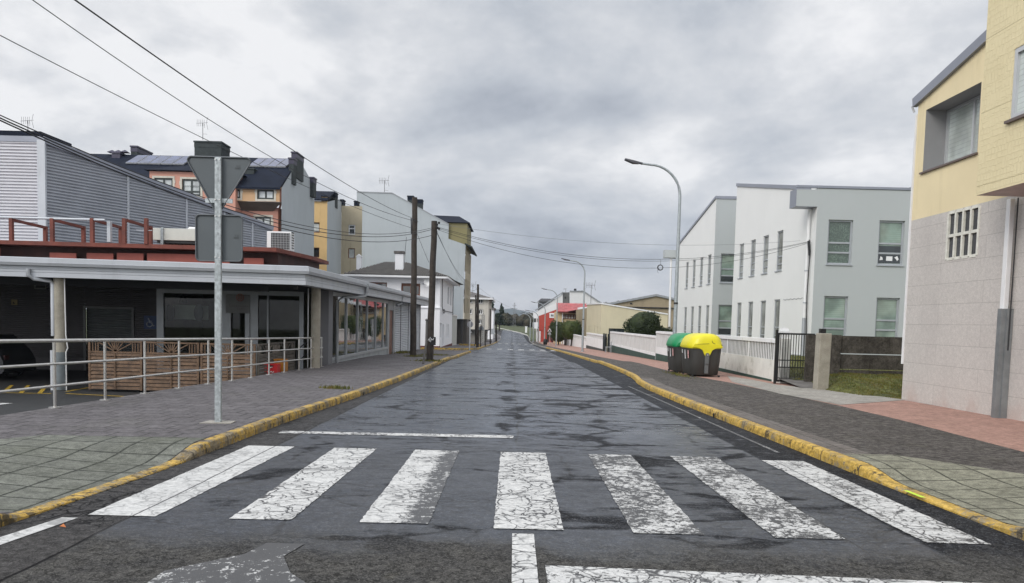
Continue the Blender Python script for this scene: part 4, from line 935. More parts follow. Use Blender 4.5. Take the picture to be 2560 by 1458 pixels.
# ================================================================= wooden fence panels of the terrace
def fence_panel(a, b, z0, z1, zl, m, label, group, two=False):
    a, b = Vector((a[0], a[1], 0)), Vector((b[0], b[1], 0)); d = (b - a); L = d.length; d.normalize(); up = Vector((0, 0, 1)); nn = Vector((d.y, -d.x, 0))
    t = thing('fence_panel', label, 'fence panel', (a + b) / 2 + up * z0, group)
    f = MB()
    f.bar(a + d * .03 + up * z0, a + d * .03 + up * z1, .06, .06, nn).bar(b - d * .03 + up * z0, b - d * .03 + up * z1, .06, .06, nn)
    f.bar(a + d * .06 + up * (z1 - .025), b - d * .06 + up * (z1 - .025), .05, .045).bar(a + d * .06 + up * (zl), b - d * .06 + up * (zl), .05, .045); f.build('frame', m, t)
    s = MB(); z = z0 + .02; k = 0
    while z < zl - .06:
        zt = min(z + .082, zl - .03); o = .012 + .004 * (k % 2)
        q = [a + d * .06 + up * z + nn * (o + .012), b - d * .06 + up * z + nn * (o + .012), b - d * .06 + up * zt + nn * (o - .006), a + d * .06 + up * zt + nn * (o - .006)]
        s.prism(q, -nn * .014); z += .104; k += 1
    s.bar(a + d * L / 2 + up * (z0 + .02) + nn * .045, a + d * L / 2 + up * (zl - .03) + nn * .045, .035, .012, nn); s.build('boards', m, t)
    l = MB(); c = a + d * L / 2 + up * (zl + .02); zt = z1 - .05
    for u in (.12, .20, .27): 
        for s_ in (-1, 1): uu = L / 2 + s_ * (L / 2 - u); l.bar(a + d * uu + up * (zl + .02), a + d * uu + up * zt, .03, .02, nn)
    hh = zt - zl - .02
    for an in (28, 50, 68, 82, 98, 112, 130, 152):
        t_ = math.radians(an); r_ = min(hh / math.sin(t_), (L / 2 - .30) / max(.01, abs(math.cos(t_))))
        l.bar(c + d * (math.cos(t_) * .02), c + d * (math.cos(t_) * r_) + up * (math.sin(t_) * r_), .028, .02, nn)
    l.build('lattice', m, t); return t
FYp = 21.85; ztp = W(500, 857, Y=FYp).z; zl_ = W(500, 886, Y=FYp).z
xsf = [W(px, 900, Y=FYp).x for px in (220, 358, 500, 641)]
labs = ['brown wooden fence panel nearest the round column, grey at its foot', 'brown wooden fence panel between its two like neighbours, middle of the row', 'dark brown wooden fence panel behind the road sign post']
for i in range(3): fence_panel((xsf[i] + .02, FYp), (xsf[i + 1] - .02, FYp), PZ + .05, ztp, zl_, M_WOOD, labs[i], 'wooden fence panels round the cafe terrace')
fence_panel((xsf[3] + .02, FYp + .05), (W(690, 900, Y=23.6).x, 23.6), PZ + .3, ztp, zl_, M_WOODG, 'grey weathered fence panel just left of the red bottle crate', 'wooden fence panels round the cafe terrace')
fence_panel((W(691, 900, Y=23.65).x, 23.65), (W(735, 900, Y=25.3).x, 25.3), PZ + .3, ztp, zl_, M_WOODG, 'grey weathered fence panel behind the orange bottle crate', 'wooden fence panels round the cafe terrace')
def crate(px0, py0, px1, py1, Y, m, label, dz):
    a, b = W(px0, py0, Y=Y), W(px1, py1, Y=Y); zb = b.z - dz
    t = thing('bottle_crate', label, 'crate', ((a.x + b.x) / 2, Y + .15, zb), 'bottle crates behind the railing'); w_ = b.x - a.x; mb = MB()
    mb.box((a.x, Y, zb), (b.x, Y + .02, a.z)).box((a.x, Y + .3, zb), (b.x, Y + .32, a.z)).box((a.x, Y + .02, zb), (a.x + .02, Y + .3, a.z)).box((b.x - .02, Y + .02, zb), (b.x, Y + .3, a.z)).box((a.x + .02, Y + .02, zb), (b.x - .02, Y + .3, zb + .02))
    mb.box((a.x - .012, Y - .012, a.z - .03), (b.x + .012, Y - .001, a.z + .003)).build('box', m, t)
    MB().box((a.x + w_ * .3, Y - .004, a.z - .075), (b.x - w_ * .3, Y - .001, a.z - .04)).build('handle_slot', M_BLACK, t); return t, a, b
t_, a, b = crate(661, 910, 693, 933, 22.7, mat('crate_red', (.55, .015, .02), .45, .05), 'red bottle crate with white swoosh lettering behind the railing', .03)
mb = MB(); w_ = b.x - a.x
mb.tube([(a.x + w_ * (.28 + .45 * k / 8), 22.69, b.z + .03 + .025 * math.sin(k * 1.7)) for k in range(9)], .012, 5).tube([(a.x + w_ * .33, 22.69, b.z + .15), (a.x + w_ * .62, 22.69, b.z + .17)], .014, 5)
mb.build('lettering', M_WHITE, t_)
crate(685, 898, 712, 934, 23.15, mat('crate_orange', (.42, .17, .02), .5, .05), 'orange bottle crate right behind the red crate', .05)

# ================================================================= road sign seen from behind
SX, SY = -4.03, 10.72; sz0 = hl(SX, SY)
sg = thing('road_sign', 'galvanised sign post with grey backs of a triangle and a square plate', 'road sign', (SX, SY, sz0))
lean = -.012
mb = MB().prism([(SX - .05, SY - .03, sz0), (SX + .05, SY - .03, sz0), (SX + .05, SY + .03, sz0), (SX - .05, SY + .03, sz0)], (0, 0, 0.01)); mb = MB()
zt = W(545, 394, Y=SY).z
mb.bar((SX, SY, sz0), (SX + lean * 0, SY, zt), .088, .05, (0, 1, 0)).build('post', M_GALV, sg, bevel=.008)
mb = MB()
for k in range(24):
    z = sz0 + .25 + k * .145; mb.box((SX - .008, SY - .0285, z), (SX + .008, SY - .026, z + .035)) if z < zt - .1 else None
mb.build('slot', mat('slot_grey', (.30, .32, .33), .6), sg)
MB().prism([(SX - .2, SY - .16, sz0 - .002), (SX + .22, SY - .12, sz0 - .002), (SX + .19, SY + .14, sz0 - .002), (SX - .17, SY + .12, sz0 - .002)], (0, 0, .012)).build('footing', M_CONC, sg)
def rounded(pts, r, n=6):
    out = []; N = len(pts)
    for i in range(N):
        p0, p, p1 = Vector(pts[i - 1]), Vector(pts[i]), Vector(pts[(i + 1) % N]); a = (p0 - p).normalized(); b = (p1 - p).normalized()
        ang = a.angle(b); dd = r / math.tan(ang / 2); c = p + (a + b).normalized() * (r / math.sin(ang / 2)); s = p + a * dd - c; e = p + b * dd - c
        for k in range(n + 1):
            t = k / n; v = (s * (1 - t) + e * t).normalized() * r; out.append(c + v)
    return out
PYn = SY + .035
def plate2(name, pts, r):
    P = rounded(pts, r); t = MB().prism([(p.x, PYn, p.y) for p in P], (0, .012, 0)).build(name, M_SIGNB, sg)
    m = MB(); Q = [(p.x, PYn - .012, p.y) for p in P]; Q.append(Q[0]); Q.append(Q[1]); m.tube(Q, .011, 5, cap=False); m.build('rim', mat('sign_rim', (.10, .11, .12), .45), t); return t
c = lambda px, py: (W(px, py, Y=PYn).x, W(px, py, Y=PYn).z)
tri = plate2('triangle_plate', [c(463, 391), c(634, 396), c(545, 540)], .05)
sq = plate2('square_plate', [c(490, 537), c(607, 540), c(606, 654), c(491, 652)], .055)
def fixp(px, py, on):
    a = W(px, py, Y=PYn - .004); m = MB()
    rng = random.Random(px); m.box((a.x - .035, a.y, a.z - .022), (a.x + .035, a.y + .003, a.z - .012)).box((a.x - .033, a.y, a.z - .036), (a.x + .034, a.y + .003, a.z - .027)).box((a.x - .018, a.y, a.z + .0), (a.x - .004, a.y + .003, a.z + .014)).box((a.x + .014, a.y, a.z + .0), (a.x + .03, a.y + .003, a.z + .016)); m.build('maker_stamp', mat('stamp_dark', (.06, .068, .072), .6), on)
fixp(594, 416, tri); fixp(590, 590, sq)
a, b = W(512, 498, Y=SY), W(580, 508, Y=SY); MB().box((a.x, PYn - .02, b.z), (b.x, PYn - .002, b.z + .06)).build('bracket', M_GALV, sg)
mb = MB()
for py in (400, 500, 541, 644):
    z = W(545, py, Y=SY).z
    for s_ in (-.028, .028): mb.tube([(SX + s_, SY - .045, z), (SX + s_, SY - .02, z)], .010, 8)
mb.build('bolt', M_STEEL, sg)

# ================================================================= wooden poles
def pole(px, y, x, ptop, r0, r1, m, label, name='utility_pole', group='wooden utility poles along the left kerb'):
    z0 = zr(y) + PV; zt = W(ptop[0], ptop[1], Y=y); dx = zt.x - x
    t = thing(name, label, 'utility pole', (x, y, z0), group)
    n = 7; path_ = [(x + dx * k / n + .012 * math.sin(k * 2.3), y, z0 - .05 + (zt.z - z0 + .05) * k / n) for k in range(n + 1)]
    MB().tube(path_, [r0 + (r1 - r0) * k / n for k in range(n + 1)], 12).build('post', m, t); return t, zt
p1, z1_ = pole(1035, 37.3, -4.70, (1037, 494), .155, .125, M_POLE, 'taller bare wooden pole standing behind the one with insulators')
mb = MB().bar((z1_.x - .14, 37.2, W(1030, 548, Y=37.3).z), (z1_.x - .12, 37.2, W(1030, 585, Y=37.3).z), .03, .05).bar((z1_.x - .16, 37.15, W(1030, 547, Y=37.3).z), (z1_.x + .2, 37.15, W(1040, 556, Y=37.3).z), .03, .03); mb.build('bracket', M_CABLE, p1)
p2, z2_ = pole(1072, 32.7, -3.42, (1086, 553), .15, .12, M_POLE, 'leaning wooden pole with black insulators and taped band near the kerb')
mb = MB()
for i, (px, py) in enumerate(((1098, 558), (1093, 563), (1093, 570), (1098, 573), (1091, 567))):
    a = W(px, py, Y=32.7); mb.tube([(a.x, 32.65, a.z - .04), (a.x, 32.65, a.z + .05)], [.035, .05], 8); mb.tube([(z2_.x, 32.7, a.z), (a.x, 32.65, a.z)], .014, 5)
mb.build('insulator', M_CABLE, p2)
mb = MB(); zc2 = W(1075, 846, Y=32.7).z; mb.tube([(-3.42 + .08, 32.7, zc2 - .28), (-3.42 + .08, 32.7, zc2 + .06)], .165, 14); tp = mb.build('tape_band', M_CABLE, p2)
mb = MB(); rng = random.Random(9)
for k in range(5): mb.bar((-3.44 + .05 * k - .04, 32.52, zc2 - .08 + rng.uniform(-.07, .07)), (-3.44 + .05 * k, 32.51, zc2 + rng.uniform(-.07, .07)), .02, .02)
mb.build('graffiti_scrawl', M_WHITE, tp)
mb = MB().tube([(-3.2, 32.64, z2_.z - .4), (-3.27, 32.60, z2_.z - 1.6), (-3.42, 32.56, .6), (-3.3, 32.56, -.2)], .012, 5); mb.build('cable_run', M_CABLE, p2)
z0 = zr(29.9) + PV; a = W(1067, 800, Y=30.6)
so = MB().tube([(-3.37, 29.9, z0), (-3.30, 30.2, z0 + .8), (a.x, 30.6, a.z)], .042, 8).tube([(a.x - .03, 30.6, a.z), (a.x + .05, 30.55, a.z - .02)], .05, 8).build('strut_pole', mat('strut_grey', (.08, .075, .07), .7, .2, 6)); tag(so, 'thin dark leaning strut between the kerb and the taped wooden pole', 'post')
G2 = 'wooden utility poles along the left kerb'
q_ = Gd(1193.5, 869, PV); pole(0, q_.y, q_.x, (1195, 711), .135, .10, M_POLED, 'dark wooden pole in the distance right of the round sign')
q_ = Gd(1189, 861, PV); pole(0, q_.y, q_.x, (1189.5, 738), .10, .08, M_POLED, 'dark thin pole just left of the tall distant dark pole, before the cream block')
q_ = Gd(1225.6, 860.5, PV); pole(0, q_.y, q_.x, (1225.8, 773), .09, .07, M_POLED, 'thin dark pole before the right corner of the cream block')
q_ = Gd(1240.5, 854, PV); pole(0, q_.y, q_.x, (1240.5, 806), .15, .12, M_POLED, 'short thick dark post at the far bend of the road')
q_ = Gd(1213, 865, PV); pole(0, q_.y, q_.x, (1213, 833), .06, .05, M_POLED, 'low thin dark post on the far left pavement')

def cable(a, b, sag, r=.012, label='', m=None, group='overhead cables', n=28):
    a, b = Vector(a), Vector(b); pts = []
    for k in range(n + 1):
        t = k / n; p = a.lerp(b, t); p.z -= sag * 4 * t * (1 - t); pts.append(p)
    o = MB().tube(pts, r, 6).build('overhead_cable', m or M_CABLE); tag(o, label, 'cable', group); return o
P1a = W(1036, 547, Y=37.2); P1b = W(1030, 551, Y=37.2); P1c = W(1031, 571, Y=37.2)
cable(W(-800, -704, Y=4), P1a, .30, .008, 'topmost black cable sloping from the upper left to the tall pole')
cable(W(-250, -240, Y=12), P1b, .70, .009, 'second black cable from the top sloping to the tall pole')
cable(W(-420, -132, Y=10), P1c, .30, .0075, 'third thin cable crossing in front of the chimney box to the tall pole')
P2a, P2b, P2c = W(1083, 569, Y=32.7), W(1083, 573, Y=32.7), W(1082, 588, Y=32.7)
cable(W(-420, 90, Y=9.5), P2a, 1.05, .009, 'thin upper cable of the bundle along the hall roof edge')
cable(W(-420, 94, Y=9.5), P2b, 1.10, .011, 'middle black cable of the bundle along the hall roof edge')
cable(W(-420, 98, Y=9.5), P2c, 1.08, .011, 'thick lowest cable of the bundle along the hall roof edge')
PB = W(2026, 603, Y=35.6)
cable(W(1097, 560, Y=32.7), W(2000, 602, Y=36), .48, .006, 'faint highest wire spanning the street to the white building', M_CABLEG)
cable(W(1094, 568, Y=32.7), PB, 1.06, .009, 'upper black wire spanning the street to the white building downpipe')
cable(W(1094, 571, Y=32.7), PB + Vector((0, 0, -.03)), 1.10, .008, 'middle black wire spanning the street to the white building downpipe')
cable(W(1096, 575, Y=32.7), PB + Vector((0, 0, -.06)), 1.36, .008, 'lowest black wire spanning the street and carrying the coil')
lc = W(1651, 669, Y=34.3); mb = MB()
for k in range(3):
    r_ = .10 + .012 * k; mb.tube([(lc.x + r_ * math.cos(t), 34.3 + .02 * k, lc.z + r_ * math.sin(t)) for t in [j * math.pi / 10 for j in range(21)]], .011, 5)
mb.tube([(lc.x, 34.3, lc.z + .1), (lc.x, 34.3, lc.z + .34)], .006, 5); mb.tube([(lc.x - .1, 34.3, lc.z - .05), (lc.x - .13, 34.3, lc.z - .15), (lc.x - .08, 34.3, lc.z - .25)], .006, 5)
o = mb.build('cable_coil', M_CABLE); tag(o, 'small coil of spare cable hanging on the street wires beside the nearest lamp', 'cable coil')
cable(W(1091, 580, Y=32.7), W(1166, 704, Y=64), .3, .010, 'black service cable from the taped pole down to the white house roof', group='cables')
cable(W(1091, 576, Y=32.7), W(1168, 716, Y=63), .3, .008, 'thinner service cable from the taped pole towards the white house', M_CABLEG, group='cables')
cable(W(1039, 575, Y=37.3), W(1072, 656, Y=33), .02, .010, 'short black cable linking the two near wooden poles')
cable(W(1196, 717, Y=88), W(1171, 720, Y=92), .4, .012, 'short cable from the distant dark pole to the blank wall block')
cable(W(1196, 718, Y=88), W(1352, 768, Y=150), 1.5, .010, 'faint long wire from the distant dark pole across the far road', M_CABLEG)

# ================================================================= apartment block with slate roof and solar panels
AY = 58.0; AYr = 68.0
def wx(px, py, Y=AY): p = W(px, py, Y=Y); return p.x, p.z
ap = thing('apartment_building', 'salmon and orange apartment block with slate roof, solar panels and pale gable wall', 'building', (-20, 60, -2))
XL = -45.0; XR_ = wx(704, 500)[0]; ze_ = wx(704, 470)[1]; PKy = 63.2
zpk = W(748, 398, X=XR_).z; zre = W(784, 466, X=XR_).z; yr = W(785, 600, X=XR_).y; PKy = W(748, 398, X=XR_).y
mb = MB().poly([(XR_, AY, -2), (XR_, yr, -2), (XR_, yr, zre), (XR_, PKy, zpk), (XR_, AY, ze_)]); mb.build('gable_wall', M_BLUEW, ap)
mb = MB().prism([(XR_ - .05, AY - .3, ze_ - .04), (XR_ - .05, PKy, zpk + .02), (XR_ - .05, yr + .2, zre - .05), (XR_ - .05, yr + .2, zre - .25), (XR_ - .05, PKy, zpk - .25), (XR_ - .05, AY - .3, ze_ - .18)], (XL - XR_, 0, 0)); mb.build('roof', M_SLATE, ap)
# bay with windows (orange, right part), salmon bay to the left, salmon storeys below
xo0 = wx(566, 500)[0]; zb = wx(690, 505)[1]; zt_ = wx(690, 467)[1]
bo, bz1 = wx(575, 478)[0], None
def uz(px, py, x0): p = wx(px, py); return p[0] - x0, p[1]
def winrect(pxa, pya, pxb, pyb, x0): a = uz(pxa, pya, x0); b = uz(pxb, pyb, x0); return (a[0], b[0], b[1], a[1])
hO = [winrect(643, 474, 685, 499, xo0), winrect(570, 473, 601, 496, xo0)]
mb = MB(); wall(mb, (xo0, AY), (1, 0), XR_ - xo0 - .02, zb, zt_ - .02, hO, (0, 1), .15); mb.build('orange_wall', M_ORNG, ap)
sur = (mat('window_surround', (.55, .52, .44), .8), .14)
for h_ in hO: window(ap, (xo0, AY), (1, 0), (0, 1), *h_, M_FRAMED, G_WHITE, cols=(.5,), fw=.12, surround=sur)
xs0 = wx(380, 440)[0]; zst = wx(480, 433)[1]; zsb = 0
hS = [winrect(392, 447, 438, 480, xs0), winrect(461, 450, 507, 492, xs0)]
mb = MB(); wall(mb, (xs0, AY - .4), (1, 0), xo0 - xs0 + .8, zb - 2.5, zst, hS, (0, 1), .15); mb.poly([(xs0, AY - .4, zb - 2.5), (xs0, AY - .4, zst), (xs0, AY + 2, zst), (xs0, AY + 2, zb - 2.5)]); mb.poly([(xo0 + .8, AY - .4, zb - 2.5), (xo0 + .8, AY - .4, zst), (xo0 + .8, AY + 2, zst), (xo0 + .8, AY + 2, zb - 2.5)]); mb.build('salmon_wall', M_SALM, ap)
for h_ in hS: window(ap, (xs0, AY - .4), (1, 0), (0, 1), *h_, M_FRAMED, G_WHITE, cols=(.5,), rows=(.25,), fw=.12, surround=sur)
zd1 = wx(450, 403)[1]; xa, xb_ = xs0 - .3, xo0 + 1.1
mb = MB().add([(xa, AY - .7, zst + .05), (xb_, AY - .7, zst + .05), (xb_, AY + 4.5, zst + .05), (xa, AY + 4.5, zst + .05), (xa + 3.2, AY + 3.2, zd1 + .5), (xb_ - 3.2, AY + 3.2, zd1 + .5)], [(0, 1, 5, 4), (1, 2, 5), (0, 4, 3), (3, 2, 1, 0), (4, 5, 2, 3)]); mb.build('dormer_roof', M_SLATE, ap)
mb = MB().prism([(xs0 - 2, AY + .05, zb - .02), (XR_ + .0, AY + .05, zb - .02), (XR_ - 1.2, AY + 1.15, zb - .75), (xs0 - 2, AY + 1.15, zb - .75)], (0, 0, .02)); mb.poly([(xs0 - 2, AY + .06, zb), (XR_, AY + .06, zb), (XR_ - 1.1, AY + 1.1, zb - .7), (xs0 - 2, AY + 1.1, zb - .7)]); mb.build('bay_soffit', mat('dark_brown_soffit', (.10, .085, .065), .8), ap)
xl2 = wx(600, 560)[0] - 3; xr2 = wx(688, 560)[0]; h2 = [(wx(628, 540)[0] - xl2, wx(668, 540)[0] - xl2, wx(650, 557)[1] - 1, wx(650, 538)[1])]
mb = MB(); wall(mb, (xl2, AY + .9), (1, 0), xr2 - xl2, -2, zb - .3, h2, (0, 1), .15); mb.poly([(xr2, AY + .9, -2), (xr2, AY + .9, zb - .3), (xr2, AY + 1.9, zb - .3), (xr2, AY + 1.9, -2)]); mb.build('salmon_wall', M_SALM, ap)
window(ap, (xl2, AY + .9), (1, 0), (0, 1), *h2[0], M_FRAMED, G_WHITE, cols=(.5,), fw=.12, surround=sur)
MB().tube([(XR_ + .0 - .05, AY - .08, ze_ - .1), (XR_ - .05, AY - .08, zb)], .07, 6).tube([(XR_ - .1, AY + .2, zb), (xr2 + .05, AY + .8, zb - .5), (xr2 + .05, AY + .8, zb - 4)], .08, 6).build('downpipe', M_FRAMEB, ap)
def chim(px0, py0, px1, py1, Y, m=M_SLATEG, dz=0, dep=1.3, cap=None):
    a, b = W(px0, py0, Y=Y), W(px1, py1, Y=Y); return chimney(ap, (a.x + b.x) / 2, Y + dep / 2, b.x - a.x, dep, b.z - 1.2, a.z, m, cap or mat('slate_cap', (.035, .03, .06), .5))
chim(486, 356, 553, 400, 60.0, dep=1.8, cap=M_SLATEG); chim(327, 368, 343, 392, 63, dep=2.6); chim(280, 384, 300, 402, 62, dep=1.8); chim(729, 383, 742, 405, 61.5, dep=2.0); chim(722, 398, 734, 420, 60.5, dep=.8); chim(772, 446, 784, 455, 66.0, dep=.9)
chim(612, 424, 634, 455, 59.8, dep=1.0, cap=M_SLATEG)
for k in range(3): # little roof vents beside the chimney
    a = W(281 + k * 16, 382, Y=62.6); MB().loft([[(a.x - .3, 62.3, a.z), (a.x + .3, 62.3, a.z), (a.x + .3, 62.9, a.z), (a.x - .3, 62.9, a.z)], [(a.x - .04, 62.56, a.z + .2), (a.x + .04, 62.56, a.z + .2), (a.x + .04, 62.64, a.z + .2), (a.x - .04, 62.64, a.z + .2)]], smooth=False).build('roof_vent', mat('slate_cap', (.035, .03, .06)), ap)
def roofpt(x, f): return Vector((x, AY + (PKy - AY) * f, ze_ + (zpk - ze_) * f + .12))
def solar(px0, px1, n):
    for k in range(n):
        xa = W(px0 + (px1 - px0) * k / n + 1.0, 400, Y=61.6).x; xb_ = W(px0 + (px1 - px0) * (k + 1) / n - 1.0, 400, Y=61.6).x
        a, b = roofpt(xa, .62), roofpt(xb_, .62); c, d = roofpt(xb_ + .35, .90), roofpt(xa + .35, .90); nn = Vector((0, -(zpk - ze_), PKy - AY)).normalized() * .10
        f = MB().prism([a, b, c, d], nn).build('solar_panel', M_ALU, ap); n2 = nn * 1.12; e = lambda p, cx_: p + n2 + (cx_ - p) * .05; cc = (a + b + c + d) / 4
        MB().poly([e(a, cc), e(b, cc), e(c, cc), e(d, cc)]).build('cells', G_SOLAR, f, fixn=False)
solar(325, 470, 5); solar(628, 722, 4)
MB().prism([(W(225, 396, Y=64).x - 14, 64, W(225, 396, Y=64).z - 1.6), (W(300, 396, Y=64).x, 64, W(300, 396, Y=64).z - 1.6), (W(300, 396, Y=64).x, 64, W(300, 394, Y=64).z), (W(225, 390, Y=64).x - 14, 64, W(225, 390, Y=64).z)], (0, 3, 0)).build('roof', M_SLATE, ap)
a = W(507, 346, Y=60.5); antenna(a.x, 60.5, a.z - .1, W(507, 304, Y=60.5).z - a.z, 'antenna on the grey chimney box above the triangular sign back', 1.1)
a = W(70, 338, Y=44); antenna(a.x, 44, a.z - 1.2, W(70, 292, Y=44).z - a.z + 1.0, 'antenna above the left corner of the corrugated hall', .9)
MB().box((a.x - 2.2, 43, a.z - 1.5), (a.x + 1.3, 46, a.z + .0)).build('roof_box', M_SLATE, hall)

# second group: ochre wall, pale gable, tan wall
b2 = thing('apartment_building', 'ochre and tan rear walls of flats between the two pale gable walls', 'building', (-18, 78, -2))
Y2, Y2b = 75.0, 81.3; x0 = W(786, 500, Y=Y2).x - 2.5; x1 = W(818, 560, Y=Y2).x
zt_ = W(800, 503, Y=Y2).z
hh = [(W(787, 556, Y=Y2).x - x0 - .8, W(799, 556, Y=Y2).x - x0, W(790, py1, Y=Y2).z, W(790, py0, Y=Y2).z) for py0, py1 in ((556, 582), (619, 644))]
mb = MB(); wall(mb, (x0, Y2), (1, 0), x1 - x0, -2, zt_, hh, (0, 1), .2); mb.build('ochre_wall', M_OCHRE, b2)
for h_ in hh: window(b2, (x0, Y2), (1, 0), (0, 1), *h_, M_FRAMEB, G_WHITE if h_ is hh[0] else G_DARK, fw=.08, depth=.2)
zg0, zgp, zg1 = W(820, 506, X=x1).z, W(846, 498, X=x1).z, W(853, 505, X=x1).z; ygp, yg1 = W(846, 498, X=x1).y, W(853, 560, X=x1).y
MB().poly([(x1, Y2, -2), (x1, yg1, -2), (x1, yg1, zg1), (x1, ygp, zgp), (x1, Y2, zg0)]).build('gable_wall', M_BLUEW, b2)
x2 = x1; xe_ = W(905, 560, Y=yg1).x; zt2 = W(870, 515, Y=yg1).z
hh = [(W(871, 560, Y=yg1).x - x2, W(888, 560, Y=yg1).x - x2, W(880, py1, Y=yg1).z, W(880, py0, Y=yg1).z) for py0, py1 in ((562, 587), (621, 646))]
mb = MB(); wall(mb, (x2 + .01, yg1), (1, 0), xe_ - x2, -2, zt2, hh, (0, 1), .2); mb.build('tan_wall', M_TAN, b2)
window(b2, (x2, yg1), (1, 0), (0, 1), *hh[0], M_ALU, G_DARK, fw=.12, rows=(.62,), depth=.15); window(b2, (x2, yg1), (1, 0), (0, 1), *hh[1], M_FRAMEB, G_WHITE, fw=.07, depth=.15)
mb = MB().prism([(x0, Y2 - .2, zt_), (x1, Y2 - .2, zt_), (x1, Y2 + 3.2, zt_ + 1.3), (x0, Y2 + 3.2, zt_ + 1.3)], (0, 0, .15)); mb.build('roof', M_SLATE, b2)
cm = mat('ochre_chimney', (.60, .42, .20), .8)
for px0, py0, px1, py1, Y, m_ in ((803, 492, 818, 505, 75.3, cm), (824, 483, 838, 503, 78, M_SLATEG), (850, 501, 857, 514, 81, M_SLATEG), (885, 505, 893, 516, 81.5, M_SLATEG)):
    a, b = W(px0, py0, Y=Y), W(px1, py1, Y=Y); chimney(b2, (a.x + b.x) / 2, Y + .6, b.x - a.x, 1.0, b.z - .6, a.z, m_)
MB().poly([(x1, Y2 + .3, zg0 + .3), (x1, ygp, zgp + .15), (x1 - 4, ygp, zgp + .1), (x1 - 4, Y2 + .3, zg0)]).build('roof', M_SLATE, b2)

# third: tall blank pale wall with olive street side
b3 = thing('apartment_building', 'tall block with blank pale side wall, olive front and overhang over the pavement', 'building', (-10, 92, -2))
Y3 = 90.0; P3 = lambda px, py, Y=Y3: W(px, py, Y=Y)
pts = [P3(892, 481), P3(980, 484), P3(1083, 540), P3(1122, 562), P3(1121, 597), P3(1164, 612), P3(1157, 798), P3(1100, 800)]
zb3 = P3(1157, 798).z; pts = [Vector((p.x, Y3, p.z)) for p in pts[:7]]
pts[6].z = zb3; pts += [Vector((pts[0].x, Y3, zb3))]
mb = MB().poly(pts); mb.poly([(pts[0].x, Y3 + .02, -2), (P3(1130, 820).x, Y3 + .02, -2), (P3(1130, 820).x, Y3 + .02, zb3), (pts[0].x, Y3 + .02, zb3)]); mb.poly([(pts[0].x, Y3, -2), (pts[0].x, Y3 + 12, -2), (pts[0].x, Y3 + 12, pts[0].z), (pts[0].x, Y3, pts[0].z)]); mb.build('blank_wall', M_BLUEW, b3)
xf = pts[5].x + .02; zf = pts[5].z - .3; Lf = 12.0
hol = []
for zc_ in (P3(1163, 655).z, P3(1163, 715).z, P3(1163, 762).z):
    for u in (2.2, 5.0, 7.8): hol.append((u, u + 1.2, zc_ - .9, zc_ + .9))
mb = MB(); wall(mb, (xf, Y3), (0, 1), Lf, zb3, zf, hol, (-1, 0), .2); mb.build('olive_wall', M_TAN, b3)
for h_ in hol: window(b3, (xf, Y3), (0, 1), (-1, 0), *h_, M_FRAMED, G_DARK, fw=.08, depth=.15)
MB().prism([(xf - .1, Y3 - .3, zf + .32), (xf + .75, Y3 - .3, zf - .05), (xf + .75, Y3 + Lf, zf - .05), (xf - .1, Y3 + Lf, zf + .32)], (0, 0, .16)).build('eave', M_SLATEG, b3)
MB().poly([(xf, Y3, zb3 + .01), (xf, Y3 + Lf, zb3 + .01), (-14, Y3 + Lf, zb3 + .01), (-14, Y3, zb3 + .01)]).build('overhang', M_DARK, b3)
a, b = P3(1122, 558), P3(1167, 600)
mb = MB().box((P3(1096, 560).x, Y3 + .3, P3(1160, 612).z - .3), (b.x, Y3 + 9, P3(1140, 557).z)); mb.build('attic_storey', M_OLIVE, b3)
zr0 = P3(1140, 556).z
mb = MB().add([(P3(1076, 556).x, Y3 + .0, zr0 + .0), (b.x + .3, Y3 + .0, zr0), (b.x + .3, Y3 + 9.4, zr0), (P3(1076, 556).x, Y3 + 9.4, zr0), (P3(1084, 540).x - 1.5, Y3 + 4, P3(1090, 538, Y3 + 4).z), (P3(1142, 540).x, Y3 + 4, P3(1142, 541, Y3 + 4).z)], [(0, 1, 5, 4), (1, 2, 5), (2, 3, 4, 5), (3, 0, 4), (3, 2, 1, 0)]); mb.build('attic_roof', M_SLATE, b3)
MB().box((P3(1150, 850).x, Y3 + .4, -2.2), (P3(1156, 850).x, Y3 + 1, zb3)).build('pillar', M_BLACK, b3)
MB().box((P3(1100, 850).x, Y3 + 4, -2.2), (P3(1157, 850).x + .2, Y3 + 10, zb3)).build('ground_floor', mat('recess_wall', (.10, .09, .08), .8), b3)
for px0, py0, px1, py1 in ((1019, 492, 1033, 512), (1040, 501, 1055, 525)):
    a, b = W(px0, py0, Y=Y3 + 1), W(px1, py1, Y=Y3 + 1); chimney(b3, (a.x + b.x) / 2, Y3 + 1.5, b.x - a.x, 1.1, b.z - .6, a.z, M_SLATEG)
a = W(961, 483, Y=Y3 + 2); antenna(a.x, Y3 + 2, a.z - .3, W(961, 445, Y=Y3 + 2).z - a.z, 'antenna on the flat top of the tall blank pale wall', 1.5)
MB().bar(pts[0] + Vector((0, .1, .05)), pts[1] + Vector((0, .1, .05)), .3, .12).bar(pts[1] + Vector((0, .1, .05)), pts[3] + Vector((0, .1, .05)), .3, .12).build('coping', M_TRIMD, b3)

